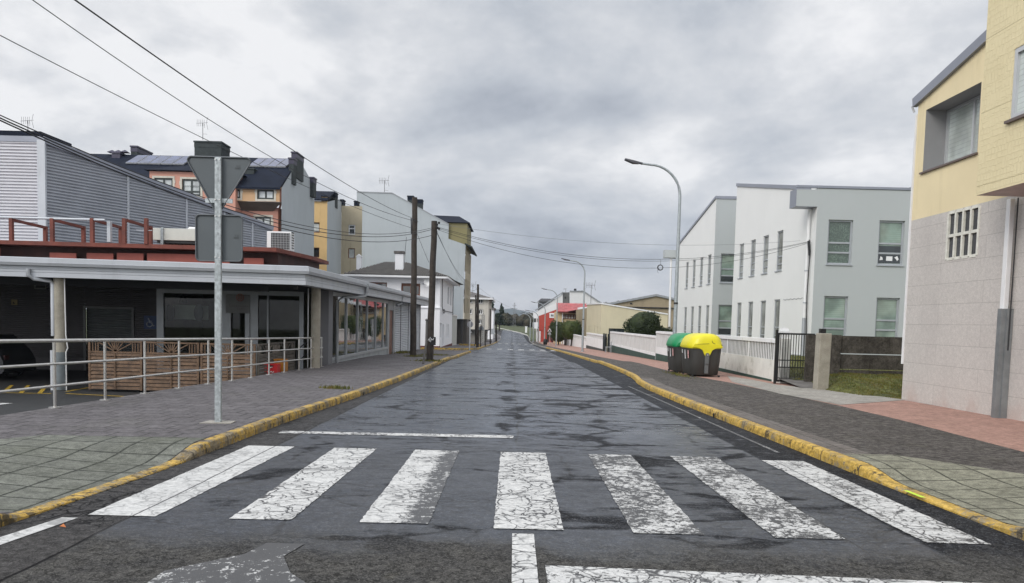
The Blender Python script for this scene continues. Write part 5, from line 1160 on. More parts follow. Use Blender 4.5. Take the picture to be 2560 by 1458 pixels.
# ================================================================= white house with tiled roof
YH = 65.0; PH = lambda px, py, Y=YH: W(px, py, Y=Y)
hs = thing('house', 'two storey white house with grey tiled hip roof and two white chimneys', 'house', (-10, 66, -1))
xr_ = PH(1099, 800).x; xl_ = PH(850, 700).x; yf = W(1131, 780, X=xr_).y; zE = PH(1100, 692).z; zgr = -1.05; zL = PH(1070, 770).z
def hz(pxa, pya, pxb, pyb): a, b = PH(pxa, pya), PH(pxb, pyb); return (a.x - xl_, b.x - xl_, b.z, a.z)
hF = [hz(1003, 708, 1050, 740), hz(915, 705, 967, 742)]
mb = MB(); wall(mb, (xl_, YH), (1, 0), xr_ - xl_, zL, zE, hF, (0, 1), .25); mb.build('wall', M_WALLW2, hs)
window(hs, (xl_, YH), (1, 0), (0, 1), *hF[0], M_FRAMEB, G_DARK, cols=(.52,), rows=(.84,), fw=.13, depth=.2); window(hs, (xl_, YH), (1, 0), (0, 1), *hF[1], M_FRAMEB, G_DARK, cols=(.5,), fw=.1, depth=.2)
mb = MB().box((PH(1046, 800).x, YH - .12, zgr + .35), (xr_ + .02, YH + .4, zL - .03)).box((PH(1046, 800).x - .05, YH - .2, zL - .028), (xr_ + .08, YH + .4, zL + .05)); mb.box((xl_, YH - .02, zgr), (PH(1046, 800).x - .06, YH + .3, zL - .002)); mb.build('wall', M_WALLW2, hs)
MB().box((PH(1046, 800).x, YH - .14, zgr - .3), (xr_ + .05, YH + .4, zgr + .35)).box((xr_ + .001, YH + .401, zgr - .6), (xr_ + .04, yf, zgr + .22)).build('plinth', mat('dark_red_plinth', (.12, .03, .025), .8), hs)
Yw = lambda px: W(px, 800, X=xr_).y
hs_ = [(Yw(1101) - YH, Yw(1104.5) - YH, W(1102, 844, X=xr_).z, W(1102, 808, X=xr_).z), (Yw(1117) - YH, Yw(1118.5) - YH, -.2, 1.1), (Yw(1120.5) - YH, Yw(1122) - YH, -.2, 1.1),
       (Yw(1118) - YH, Yw(1121.5) - YH, 3.0, 4.6), (Yw(1124.5) - YH, Yw(1127.5) - YH, 2.9, 4.5)]
hd_ = (Yw(1106.5) - YH, Yw(1110) - YH, zgr + .3, 1.1)
mb = MB(); wall(mb, (xr_, YH), (0, 1), yf - YH, zgr - .3, zE, hs_ + [hd_], (-1, 0), .2); mb.poly([(xr_, yf, zgr - 1), (xr_, yf, zE), (xl_, yf, zE), (xl_, yf, zgr - 1)]); mb.build('wall', M_WALLW2, hs)
for h_ in hs_: window(hs, (xr_, YH), (0, 1), (-1, 0), *h_, M_ALUG, G_WHITE, fw=.06, depth=.16)
MB().box((xr_ - .16, YH + hd_[0], hd_[2]), (xr_ - .1, YH + hd_[1], hd_[3])).build('door', M_ALUG, hs)
# roof with tile ribs
ex0, ex1, ey0, ey1 = PH(864, 685).x, PH(1117, 692).x + .05, YH - .7, yf + .5; ry = (ey0 + ey1) / 2; zR = W(1000, 657, Y=ry).z
rx0, rx1 = W(962, 657, Y=ry).x, W(1016, 657, Y=ry).x
mb = MB()
mb.poly([(ex0, ey0, zE), (ex1, ey0, zE), (rx1, ry, zR), (rx0, ry, zR)]); mb.poly([(ex1, ey0, zE), (ex1 + .55, ey1, zE), (rx1, ry, zR)]); mb.poly([(ex1 + .55, ey1, zE), (ex0, ey1, zE), (rx0, ry, zR), (rx1, ry, zR)]); mb.poly([(ex0, ey1, zE), (ex0, ey0, zE), (rx0, ry, zR)])
mb.build('roof', mat('tile_base', (.028, .026, .025), .85, .3, 2.2, .6, 18), hs); mb = MB()
def zroof(x, y): return min(zE + (zR - zE) * (y - ey0) / (ry - ey0), zE + (zR - zE) * (ex1 - x) / (ex1 - rx1), zE + (zR - zE) * (x - ex0) / (rx0 - ex0))
nr = 46
for k in range(nr):
    x = ex0 + (ex1 - ex0) * (k + .5) / nr; prev = None
    ym = ey0 + (ry - ey0) * min(1, (ex1 - x) / (ex1 - rx1), (x - ex0) / (rx0 - ex0)); 
    if ym - ey0 > .3: mb.bar((x, ey0 - .05, zE + .03), (x, ym, zroof(x, ym) + .04), .08, .09)
for k in range(30):
    y = ey0 + (ey1 - ey0) * (k + .5) / 30; f = min((y - ey0) / (ry - ey0), (ey1 - y) / (ey1 - ry)); xt = ex1 + (rx1 - ex1) * f
    if f > .06: mb.bar((ex1 + .1, y, zE + .03), (xt, y, zE + (zR - zE) * f + .04), .10, .09)
mb.build('tile_ribs', mat('tile_ribs', (.125, .115, .105), .8, .35, 2.2, .4, 18, dirt=(.07, .065, .06), dirt_amt=.6), hs)
mb = MB().box((ex0, ey0 - .08, zE - .17), (ex1, ey0, zE - .02)).box((ex1, ey0, zE - .17), (ex1 + .1, ey1, zE - .02)); mb.box((ex0, ey0, zE - .12), (ex1, YH + .1, zE - .03)); mb.box((xr_, YH + .1, zE - .12), (ex1, ey1, zE - .03)); mb.build('eave', M_WHITE, hs)
a, b = W(988, 627, Y=67), W(1007, 672, Y=67)
c_ = MB().box((a.x, 67, b.z - .6), (b.x, 67.7, a.z - .25)).build('chimney', M_WALLW2, hs); MB().box((a.x - .1, 66.9, a.z - .22), (b.x + .1, 67.8, a.z - .02)).box((a.x + .05, 67.05, a.z - .249), (b.x - .05, 67.6, a.z - .221)).build('cap', M_TILEROOF, c_)
a, b = W(891, 642, Y=68), W(902, 673, Y=68); c_ = MB().box((a.x, 68, b.z - .6), (b.x, 68.4, a.z)).build('chimney', M_WALLW2, hs); MB().prism([(a.x - .06, 67.95, a.z + .001), (b.x + .06, 67.95, a.z + .001), ((a.x + b.x) / 2, 67.95, a.z + .25)], (0, .5, 0)).build('cap', M_WHITE, c_)
o = MB().tube([W(1011, 655, Y=69), W(1016, 593, Y=69)], .02, 5).build('whip_aerial', M_CABLE, hs)
# satellite dish
a = PH(1070, 704); dsh = thing('satellite_dish', 'white satellite dish on the front wall of the white house', 'satellite dish', (a.x, YH - .4, a.z))
mb = MB(); R_ = .38; rings = [[(a.x + R_ * s * .72 * math.cos(t), YH - .55 + .12 * s * s * -1 + .12, a.z + R_ * 1.15 * s * math.sin(t)) for t in [k * math.pi / 10 for k in range(20)]] for s in (.05, .5, .8, 1)]
mb.loft(rings, cap=False).poly(rings[0]).build('dish', M_WHITE, dsh); MB().tube([(a.x, YH - .45, a.z), (a.x - .1, YH, a.z - .1)], .03, 6).tube([(a.x, YH - .5, a.z - .35), (a.x - .45, YH - .8, a.z - .1)], .015, 5).build('arm', M_ALU, dsh)
# cable run with coil on the street side
mb = MB(); X_ = xr_ + .06
mb.tube([(X_, Yw(1102.5), W(1102, 695, X=X_).z), (X_, Yw(1103), W(1102, 765, X=X_).z), (X_, Yw(1105), W(1105, 776, X=X_).z), (X_, yf - .5, W(1128, 781, X=X_).z)], .03, 6); mb.tube([(X_, yf - .2, 4.9), (X_, yf - .2, 2.0)], .035, 6)
for k in range(3): mb.tube([(X_ + .03, Yw(1107) + .9 * math.cos(t), W(1107, 778, X=X_).z + (.13 + .03 * k) * math.sin(t)) for t in [j * math.pi / 8 for j in range(17)]], .018, 5)
mb.build('cable_run', M_CABLE, hs)
# garden wall and gate pier after the house
gw = thing('garden_wall', 'pale grey rendered yard wall just beyond the white house', 'wall', (W(1135, 800, X=xr_).x, yf + 2, -1.4)); ya_, yb_ = yf + .05, W(1143, 800, X=xr_ + .05).y
MB().box((xr_ - .3, ya_, -2), (xr_ + .03, yb_, W(1137, 790, X=xr_).z)).build('wall', mat('pale_grey_render', (.46, .46, .43), .85, .05), gw); MB().box((xr_ - .34, ya_, W(1137, 790, X=xr_).z + .002), (xr_ + .08, yb_ + .03, W(1137, 790, X=xr_).z + .12)).build('coping', M_WHITE, gw)

# ================================================================= cream block at the bend
YC = 124.0; PC = lambda px, py, Y=YC: W(px, py, Y=Y)
cb = thing('apartment_building', 'cream four storey block with tiled roof at the far left bend', 'building', (-8, 126, -2))
xl_c, xr_c = PC(1140, 780).x, PC(1221, 780).x; zEc, zBc = PC(1200, 745).z, PC(1200, 824).z; yfc = W(1229, 780, X=xr_c).y
hC = []
for pa, pb, pt, pb2 in ((1169, 1180, 746, 758), (1196, 1207, 747.5, 759), (1169, 1180, 773, 785), (1196, 1206, 774, 786), (1168, 1178, 798, 806), (1196, 1205, 799, 810)):
    a, b = PC(pa, pt), PC(pb, pb2); hC.append((a.x - xl_c, b.x - xl_c, b.z, a.z))
mc = mat('cream_cladding', (.56, .53, .47), .85, .05, .6, .1, 50, dirt=(.36, .33, .28), dirt_amt=.5, streak=True)
mb = MB(); wall(mb, (xl_c, YC), (1, 0), xr_c - xl_c, zBc, zEc, hC, (0, 1), .2); wall(mb, (xr_c, YC), (0, 1), yfc - YC, zBc, zEc, [(2 + k * 4, 3.4 + k * 4, z - .7, z + .7) for k in range(4) for z in (PC(1200, 752).z, PC(1200, 779).z, PC(1200, 803).z)], (-1, 0), .2); mb.build('wall', mc, cb)
sc_ = (mat('grey_surround', (.42, .41, .38), .8), .12)
for h_ in hC: window(cb, (xl_c, YC), (1, 0), (0, 1), *h_, M_WHITE, G_DARK, cols=(.5,), fw=.10, depth=.15, surround=sc_)
for k in range(4):
    for z in (PC(1200, 752).z, PC(1200, 779).z, PC(1200, 803).z): window(cb, (xr_c, YC), (0, 1), (-1, 0), 2 + k * 4, 3.4 + k * 4, z - .7, z + .7, M_WHITE, G_DARK, fw=.08, depth=.15)
MB().box((xl_c, YC + 1.0, -2.6), (xr_c - .6, yfc - 1, zBc)).build('ground_floor', mat('stained_ground_floor', (.22, .21, .19), .85, .2, .8), cb); MB().box((xl_c, YC - .02, zBc - .16), (xr_c + .03, yfc, zBc - .002)).build('slab_edge', M_DARK, cb)
mb = MB().add([(xl_c - 1, YC - .6, zEc), (xr_c + .6, YC - .6, zEc), (xr_c + .6, yfc + .6, zEc), (xl_c - 1, yfc + .6, zEc), (PC(1150, 726).x, YC + 6, PC(1166, 723, YC + 6).z), (xr_c - 5, YC + 6, PC(1166, 724, YC + 6).z)], [(0, 1, 5, 4), (1, 2, 5), (2, 3, 4, 5), (3, 0, 4)]); mb.build('roof', M_TILEROOF, cb)
MB().box((xl_c - 1, YC - .68, zEc - .25), (xr_c + .6, YC - .6, zEc + .02)).box((xr_c + .6, YC - .68, zEc - .25), (xr_c + .68, yfc + .6, zEc + .02)).build('eave', M_WHITE, cb)
a = PC(1180, 735); antenna(a.x, YC + 2, a.z, W(1180, 712, Y=YC + 2).z - a.z, 'antenna on the tiled roof of the cream block', 1.5)
hb = thing('house', 'white house sliver half hidden behind the cream block', 'house', (-4, 150, -2)); a, b = W(1229, 775, Y=160), W(1232.5, 850, Y=160)
MB().box((a.x - 4, 160, -2.6), (b.x, 170, a.z)).build('wall', M_WALLW2, hb); MB().box((a.x - 4, 159.8, a.z), (b.x + .3, 170, a.z + .4)).build('roof', M_TILEROOF, hb)

# distant street furniture on the left
q_ = Gd(1174, 876, PV); zc_ = W(1175.3, 811, Y=q_.y)
s1 = thing('road_sign', 'round sign back on a pale post at the side street corner', 'road sign', q_); MB().tube([q_, (q_.x, q_.y, zc_.z + .2)], .045, 8).build('post', M_ALU, s1)
R_ = 7.6 / F * q_.y; MB().tube([(zc_.x, q_.y + .06, zc_.z), (zc_.x, q_.y + .08, zc_.z)], R_, 28, smooth=False).build('plate', mat('sign_back_dim', (.20, .20, .22), .6), s1)
q_ = Gd(1201.5, 867.5, PV); zc_ = W(1203, 821, Y=q_.y)
s2 = thing('road_sign', 'octagonal sign back on a dark post behind the round sign', 'road sign', q_); MB().tube([q_, (q_.x, q_.y, zc_.z + .3)], .05, 8).build('post', M_POLED, s2)
MB().tube([(zc_.x, q_.y + .06, zc_.z), (zc_.x, q_.y + .09, zc_.z)], [10 / F * q_.y * .62] * 2, 8, smooth=False).build('plate', mat('sign_back_octagon', (.17, .19, .21), .6), s2)
q_ = Gd(1232, 856, PV); a = W(1232, 829, Y=q_.y)
s3 = thing('road_sign', 'pale small sign on a post before the far bend', 'road sign', q_); MB().tube([q_, (q_.x, q_.y, a.z + .4)], .04, 8).build('post', M_ALU, s3); MB().box((a.x - .3, q_.y - .05, a.z - .45), (a.x + .3, q_.y - .02, a.z + .45)).build('plate', M_ALUG, s3)
q_ = Gd(1163, 857, PV); a, b = W(1150.5, 831, Y=q_.y), W(1176, 858, Y=q_.y)
cbx = thing('electric_cabinet', 'white double door cabinet behind the round sign', 'cabinet', ((a.x + b.x) / 2, q_.y + .4, q_.z)); MB().box((a.x, q_.y, q_.z), (b.x, q_.y + .9, a.z)).build('casing', mat('cabinet_white', (.50, .49, .45), .7, .1), cbx); MB().box((a.x - .1, q_.y - .1, a.z + .002), (b.x + .1, q_.y + 1, a.z + .1)).build('lid', M_WHITE, cbx); MB().box(((a.x + b.x) / 2 - .3, q_.y - .014, q_.z + .1), ((a.x + b.x) / 2 - .26, q_.y - .001, a.z - .1)).box((a.x + .9, q_.y - .014, q_.z + .1), (a.x + .93, q_.y - .001, a.z - .1)).build('door_gap', M_DARK, cbx)
cp_ = thing('meter_post', 'white ladder like concrete post in front of the cream block', 'post', Gd(1206.5, 858, PV)); a = Gd(1206.5, 858, PV); b = W(1207, 787, Y=a.y)
mb = MB().bar((a.x - .15, a.y, a.z), (a.x - .15, a.y, b.z), .08, .2).bar((a.x + .15, a.y, a.z), (a.x + .15, a.y, b.z), .08, .2)
for k in range(16): mb.bar((a.x - .11, a.y, a.z + .25 + k * .28), (a.x + .11, a.y, a.z + .25 + k * .28), .06, .1)
mb.build('shaft', mat('post_pale', (.42, .41, .38), .8), cp_)
q_ = Gd(1147, 855, PV); a = W(1147, 833, Y=q_.y)
bb = thing('waste_container', 'small container with yellow lid under the overhang by the dark pillar', 'bin', q_); MB().loft([[(q_.x + sx_ * .38 * s, q_.y + sy_ * .4 * s, z) for sx_, sy_ in ((-1, -1), (1, -1), (1, 1), (-1, 1))] for s, z in ((.85, q_.z), (1, q_.z + .8))], smooth=False).build('body', M_BIN, bb); MB().loft([[(q_.x + sx_ * .40 * s, q_.y + sy_ * .42 * s, z) for sx_, sy_ in ((-1, -1), (1, -1), (1, 1), (-1, 1))] for s, z in ((1, q_.z + .801), (1, q_.z + 1.0), (.6, q_.z + 1.2))], smooth=False).build('lid', M_BINY, bb)

# ================================================================= parked car nose at the far left
cr = thing('parked_car', 'dark hatchback in shadow under the canopy at the left edge', 'car', (-19.5, 24.3, PZ))
cxr = W(30, 900, Y=24.6).x    # rear bumper (seen at the edge of the picture)
def car_prof(s): return [(cxr - 4.1, .35), (cxr - 4.05, .65), (cxr - 3.0, .85), (cxr - 2.3, 1.38), (cxr - .7, 1.42), (cxr - .18, .98), (cxr - .02, .62), (cxr, .32), (cxr - .1, .22), (cxr - 4.0, .22)]
rings = []
for yy, sc, zt_ in ((24.2, .93, .9), (24.28, 1, 1), (25.8, 1, 1), (25.88, .93, .9)):
    rings.append([(cxr - 2.05 + (x - cxr + 2.05) * (.97 + .03 * sc), yy, PZ + (.22 + (z - .22) * zt_ if z > .9 else z)) for x, z in car_prof(0)])
MB().loft(rings, smooth=False).build('body', mat('car_paint', (.022, .024, .026), .4, .1, 2), cr, bevel=.03)
mb = MB(); g1 = [(cxr - 2.9, .92), (cxr - 2.25, 1.32), (cxr - .78, 1.36), (cxr - .35, .98)]
for yy in (24.26, 25.82): mb.poly([(x, yy - .0 if yy > 25 else yy - .0, PZ + z) for x, z in g1])
mb.build('side_window', G_DARK, cr)
for x in (cxr - .75, cxr - 3.3):
    for yy in (24.2, 25.7):
        wl = MB().tube([(x, yy, PZ + .31), (x, yy + .2, PZ + .31)], .31, 24, smooth=False).build('wheel', mat('tyre', (.012, .012, .012), .8), cr); MB().tube([(x, yy - .012, PZ + .31), (x, yy + .005, PZ + .31)], .2, 14, smooth=False).build('rim', mat('rim_dull', (.10, .10, .10), .4, metal=.5), wl)
MB().box((cxr - .12, 24.3, PZ + .66), (cxr - .02, 24.5, PZ + .80)).build('tail_light', mat('tail_light_red', (.03, .004, .004), .3), cr)
# ================================================================= yellow and stone clad building on the right
YX = 9.05
yb_ = thing('clad_building', 'yellow rendered building with pinkish stone panels and a projecting patterned bay', 'building', (YX, 17.9, -.1))
YN, YF = 4.0, 17.98; z_split = 4.02
def stone():
    m = bpy.data.materials.new('stone_panels'); m.use_nodes = True; t = m.node_tree; t.nodes.clear(); q = NT(t)
    pos = q.n('ShaderNodeNewGeometry').outputs['Position']; x, y, z = q.n('ShaderNodeSeparateXYZ', {0: pos}).outputs
    v = q.n('ShaderNodeCombineXYZ', {0: q.m('ADD', y, .4), 1: q.m('ADD', z, .06), 2: 0.0}).outputs[0]
    br = q.n('ShaderNodeTexBrick', {'Vector': v, 'Color1': (.545, .51, .475), 'Color2': (.57, .535, .50), 'Mortar': (.35, .325, .305), 'Scale': 1.0, 'Mortar Size': .005, 'Mortar Smooth': .2, 'Brick Width': 3.1, 'Row Height': .43}); br.offset = .5
    sp = q.noise(pos, 90, 3, .8); c = q.mix(q.ss(sp, .44, .62, 0, .38), br.outputs[0], (.20, .175, .16)); c = grain(q, pos, c, .92, 1.08, 14); c = q.mix(q.ss(q.noise(pos, 120, 2, .8), .56, .66, 0, .5), c, (.70, .66, .62))
    n = q.noise(q.n('ShaderNodeVectorMath', {0: pos, 1: (1, 1, .3)}, operation='MULTIPLY').outputs[0], .9, 6, .65); c = q.mix(q.ss(n, .45, .72, 0, .35), c, (.36, .33, .315))
    c = q.mix(q.m('MULTIPLY', q.ss(z, -.1, .55, 1, 0), q.ss(q.noise(pos, 1.1, 5, .7), .42, .62, 0, .6)), c, (.44, .34, .30))
    bu = q.n('ShaderNodeBump', {'Height': q.m('SUBTRACT', q.m('MULTIPLY', sp, .3), br.outputs['Fac']), 'Strength': .4, 'Distance': .006})
    b = q.n('ShaderNodeBsdfPrincipled', {'Base Color': c, 'Roughness': .7, 'Normal': bu.outputs[0]}); q.n('ShaderNodeOutputMaterial', {0: b.outputs[0]}); return m
def relief():
    m = bpy.data.materials.new('relief_panels'); m.use_nodes = True; t = m.node_tree; t.nodes.clear(); q = NT(t)
    pos = q.n('ShaderNodeNewGeometry').outputs['Position']; x, y, z = q.n('ShaderNodeSeparateXYZ', {0: pos}).outputs
    dn = q.n('ShaderNodeTexNoise', {'Vector': pos, 'Scale': 6.0, 'Detail': 2.0}).outputs['Color']
    v = q.n('ShaderNodeCombineXYZ', {0: y, 1: z, 2: 0.0}).outputs[0]; v = q.n('ShaderNodeVectorMath', {0: dn, 1: (.05, .05, 0), 2: v}, operation='MULTIPLY_ADD').outputs[0]
    b1 = q.n('ShaderNodeTexBrick', {'Vector': v, 'Scale': 1.0, 'Mortar Size': .008, 'Mortar Smooth': .6, 'Brick Width': .15, 'Row Height': .10}); b1.offset = .37; b1.squash = .6; b1.squash_frequency = 2
    v2 = q.n('ShaderNodeVectorMath', {0: v, 1: (.07, .05, 0)}, operation='ADD').outputs[0]
    b2_ = q.n('ShaderNodeTexBrick', {'Vector': v2, 'Scale': 1.0, 'Mortar Size': .007, 'Mortar Smooth': .6, 'Brick Width': .09, 'Row Height': .19}); b2_.offset = .5
    g = q.ss(q.noise(pos, 5, 2), .42, .5); hgt = q.m('MAXIMUM', q.m('MULTIPLY', b1.outputs['Fac'], g), q.m('MULTIPLY', b2_.outputs['Fac'], q.m('SUBTRACT', 1.0, q.m('MULTIPLY', g, .6))))
    pj = q.n('ShaderNodeTexBrick', {'Vector': q.n('ShaderNodeVectorMath', {0: q.n('ShaderNodeCombineXYZ', {0: y, 1: z, 2: 0.0}).outputs[0], 1: (.3, 1.23 - 1.16 + .93, 0)}, operation='ADD').outputs[0], 'Scale': 1.0, 'Mortar Size': .006, 'Brick Width': 40.0, 'Row Height': 1.27})
    c = q.mix(q.ss(hgt, 0, 1, 0, .25), (.74, .64, .40), (.64, .53, .30)); c = q.mix(q.ss(q.noise(pos, .8, 5), .4, .7, 0, .25), c, (.60, .50, .28)); c = q.mix(q.m('MULTIPLY', pj.outputs['Fac'], .7), c, (.36, .29, .15))
    bu = q.n('ShaderNodeBump', {'Height': q.m('SUBTRACT', hgt, q.m('MULTIPLY', pj.outputs['Fac'], 2.0)), 'Strength': .55, 'Distance': .015})
    b = q.n('ShaderNodeBsdfPrincipled', {'Base Color': c, 'Roughness': .75, 'Normal': bu.outputs[0]}); q.n('ShaderNodeOutputMaterial', {0: b.outputs[0]}); return m
M_STN, M_REL = stone(), relief()
L_ = YF - YN; U = lambda y: YF - y                      # u runs from the far corner towards the viewer
gh = (U(16.46), U(15.38), 3.02, 3.98)
mb = MB(); wall(mb, (YX, YF), (0, -1), L_, -.3, z_split, [gh], (1, 0), .14); mb.poly([(YX, YF, -.3), (YX, YF, z_split), (YX + 12, YF, z_split), (YX + 12, YF, -.3)]); mb.build('stone_wall', M_STN, yb_)
wh = (U(17.62), U(15.58), 5.04, 6.40); zr_f, zr_n = 6.62, 7.05 + .16 * (15.5 - YN)
zr_n = 6.62 + (7.12 - 6.62) / (17.98 - 15.5) * (YF - YN)
mb = MB(); wall(mb, (YX, YF), (0, -1), L_, z_split, 6.5, [wh], (1, 0), .62, top=[(0, zr_f), (L_, zr_n)]); mb.poly([(YX, YF, z_split), (YX, YF, zr_f), (YX + 12, YF, zr_f), (YX + 12, YF, z_split)]); mb.build('yellow_wall', M_YEL, yb_)
MB().bar((YX - .03, YF + .12, zr_f + .06), (YX - .03, YN, zr_n + .06), .10, .20).build('roof_fascia', M_FLASH, yb_)
MB().poly([(YX, YF + .1, zr_f + .16), (YX, YN, zr_n + .16), (YX + 12, YN, zr_n + .16), (YX + 12, YF + .1, zr_f + .16)]).build('roof', M_FLASH, yb_)
MB().tube([(YX - .02, YF + .1, zr_f + .05), (YX - .06, YF + .16, zr_f - .02), (YX - .02, YF + .13, zr_f - .14)], .025, 6).build('gutter_end', M_ALU, yb_)
# deep window recess: grey lining
m_l = mat('grey_lining', (.27, .27, .275), .6, .05, 2)
ln = MB(); u0, u1, z0_, z1_w = wh
def P_(u, z, k=0): return Vector((YX + k, YF - u, z))
for q4 in ([(u0, z0_), (u0, z1_w)], [(u1, z0_), (u1, z1_w)], [(u0, z1_w), (u1, z1_w)], [(u0, z0_), (u1, z0_)]):
    (ua, za), (ub, zb_) = q4; s_ = .004
    off = Vector((0, (-s_ if ua == ub == u0 else s_ if ua == ub == u1 else 0), (-s_ if za == zb_ == z1_w else s_ if za == zb_ == z0_ else 0)))
    ln.poly([P_(ua, za, -.004) + off, P_(ub, zb_, -.004) + off, P_(ub, zb_, .6) + off, P_(ua, za, .6) + off])
ln.build('recess_lining', m_l, yb_)
window(yb_, (YX, YF), (0, -1), (1, 0), u0 + .01, u1 - .01, z0_ + .01, z1_w - .01, M_ALU, G_BLIND, cols=(.51,), fw=.06, depth=.5, name='window')
MB().box((YX - .05, YF - u1 - .03, z0_ - .04), (YX + .5, YF - u0 + .06, z0_ - .003)).build('sill', mat('brown_sill', (.13, .10, .09), .6), yb_)
# concrete lattice window
gf = MB(); a0_, a1_, b0_, b1_ = gh
for k in range(5): u = a0_ + (a1_ - a0_) * k / 4; gf.box((YX - .012, YF - u - .028, b0_), (YX + .035, YF - u + .028, b1_))
for k in range(3):
    z = b0_ + (b1_ - b0_) * k / 2
    for j in range(4): ua = a0_ + (a1_ - a0_) * j / 4 + .035; ub = a0_ + (a1_ - a0_) * (j + 1) / 4 - .035; gf.box((YX - .010, YF - ub, z - .03), (YX + .033, YF - ua, z + .03))
g_ = gf.build('lattice_window', mat('lattice_paint', (.66, .65, .58), .7, .12, 8, .3, 30), yb_)
MB().poly([(YX + .04, YF - a0_, b0_), (YX + .04, YF - a1_, b0_), (YX + .04, YF - a1_, b1_), (YX + .04, YF - a0_, b1_)]).build('pane', glass('lattice_glass', (.035, .04, .05), .25, .2), g_, fixn=False)
# projecting bay
BX, BY, BZ = 8.16, 14.0, 3.93
bw = (BY - 13.18, BY - 11.4, 5.03, 6.18)
mb = MB(); wall(mb, (BX, BY), (0, -1), BY - YN, BZ, 9.2, [bw], (1, 0), .2); mb.poly([(BX, BY, BZ), (BX, BY, 9.2), (YX + .5, BY, 9.2), (YX + .5, BY, BZ)]); mb.build('bay', M_REL, yb_)
MB().poly([(BX, BY, BZ + .001), (YX, BY, BZ + .001), (YX, YN, BZ + .001), (BX, YN, BZ + .001)]).build('bay_soffit', mat('soffit_pink', (.50, .42, .40), .8), yb_)
window(yb_, (BX, BY), (0, -1), (1, 0), *bw, M_ALU, G_BLIND, cols=(.5,), fw=.08, depth=.06)
MB().box((BX - .06, BY - bw[1] - .1, bw[2] - .05), (BX + .1, BY - bw[0] + .06, bw[2] - .003)).build('sill', mat('brown_sill', (.13, .10, .09)), yb_)
# rain pipe with metal guard
zj = W(2500, 775, X=8.9).z; yp = W(2497, 900, X=8.92).y
MB().box((8.90, yp - .07, zj), (8.99, yp + .05, BZ)).build('downpipe', M_WHITE, yb_, bevel=.01)
MB().tube([(8.99, yp - .14, BZ), (8.985, yp - .14, 1.2)], .013, 6).build('cable', M_CABLE, yb_)
mb = MB().box((8.84, yp - .11, -.05), (8.93, yp + .0, zj + .02)).box((8.93, yp - .135, -.05), (9.045, yp + .08, zj + .02)); mb.build('pipe_guard', mat('zinc_guard', (.25, .265, .27), .45, .15, 3, .05, 30, metal=.5), yb_)
MB().box((YX - .03, YF + .005, .75), (YX + .05, YF + .06, 6.4)).build('corner_pipe', M_WHITE, yb_)

# ================================================================= white building with narrow windows
BXW = 13.4
wb = thing('white_building', 'nearest block of the white building with grey side wall facing the gate', 'building', (BXW, 35, .2))
YA0, YA1, YB0, YB1 = 35.0, 47.8, 52.6, 64.3
def wyx(px): return W(px, 700, X=BXW).y
WZ = [(6.4, 4.40), (2.95, .75)]
def narrow(y0, lows):
    r = []
    for ya in lows: r.append((ya - y0 - .0, ya - y0 + .62))
    return r
la = [39.25, 41.45, 43.65, 45.85]; ha = [(a - YA0, a - YA0 + .90, zl, zh) for a in la for zh, zl in WZ]
mb = MB(); wall(mb, (BXW, YA0), (0, 1), YA1 - YA0, .1, 7.6, ha, (1, 0), .22, top=[(0, 7.80), (YA1 - YA0, 10.0)]); mb.poly([(BXW, YA1, .1), (BXW, YA1, 10.0), (BXW + 3.2, YA1, 9.38), (BXW + 14, YA1, 8.18), (BXW + 14, YA1, .1)]); mb.build('street_wall', M_WALLW, wb)
G_PALE = glass('window_glass_pale', (.22, .23, .21), .12, .25)
for h_ in ha:
    w_ = window(wb, (BXW, YA0), (0, 1), (1, 0), *h_, M_ALUG, G_PALE, rows=(.17, .36), fw=.06, depth=.10, sill=True)
hf = []
for pa, pb, pt, pbm in ((2072, 2128, 549, 662), (2199, 2257, 551, 664), (2061, 2115, 740, 852), (2192, 2244, 744, 856)):
    a, b = W(pa, pt, Y=YA0), W(pb, pbm, Y=YA0); hf.append((a.x - BXW, b.x - BXW, b.z, a.z))
mb = MB(); wall(mb, (BXW, YA0), (1, 0), 14, .1, 7.6, hf, (0, 1), .22, top=[(0, 7.72), (14, 7.72)]); mb.build('side_wall', M_GREYW, wb)
G_LACE = glass('window_glass_curtain', (.20, .28, .23), .2, .2, 2)
for i, h_ in enumerate(hf):
    w_ = window(wb, (BXW, YA0), (1, 0), (0, 1), *h_, M_ALUG, (G_LACE, G_GREEN, G_GREEN, G_GREEN)[i], rows=(.27, .49), fw=.075, depth=.15, sill=True)
    if i == 1:    # lower light dark with things stuck on the glass
        x0 = BXW + h_[0] + .09; x1 = BXW + h_[1] - .09; za, zb_ = h_[2] + .1, h_[2] + (h_[3] - h_[2]) * .27 - .05
        mb = MB().box((x0, YA0 + .130, za), (x1, YA0 + .140, zb_)).box((x0, YA0 + .130, zb_ + .1), (x1, YA0 + .140, zb_ + .38)); mb.build('dark_light', G_DARK, w_)
        xm = (x0 + x1) / 2; MB().box((xm - .13, YA0 + .122, za + .1), (xm + .15, YA0 + .128, zb_ - .08)).prism([(x0 + .06, YA0 + .122, za + .12), (x0 + .2, YA0 + .122, za + .14), (x0 + .18, YA0 + .122, za + .25), (x0 + .1, YA0 + .122, za + .3)], (0, .006, 0)).prism([(x1 - .25, YA0 + .122, zb_ - .12), (x1 - .12, YA0 + .122, zb_ - .06), (x1 - .05, YA0 + .122, zb_ - .2), (x1 - .12, YA0 + .122, za + .1), (x1 - .15, YA0 + .122, zb_ - .22)], (0, .006, 0)).build('paper_cutout', M_WHITE, w_)
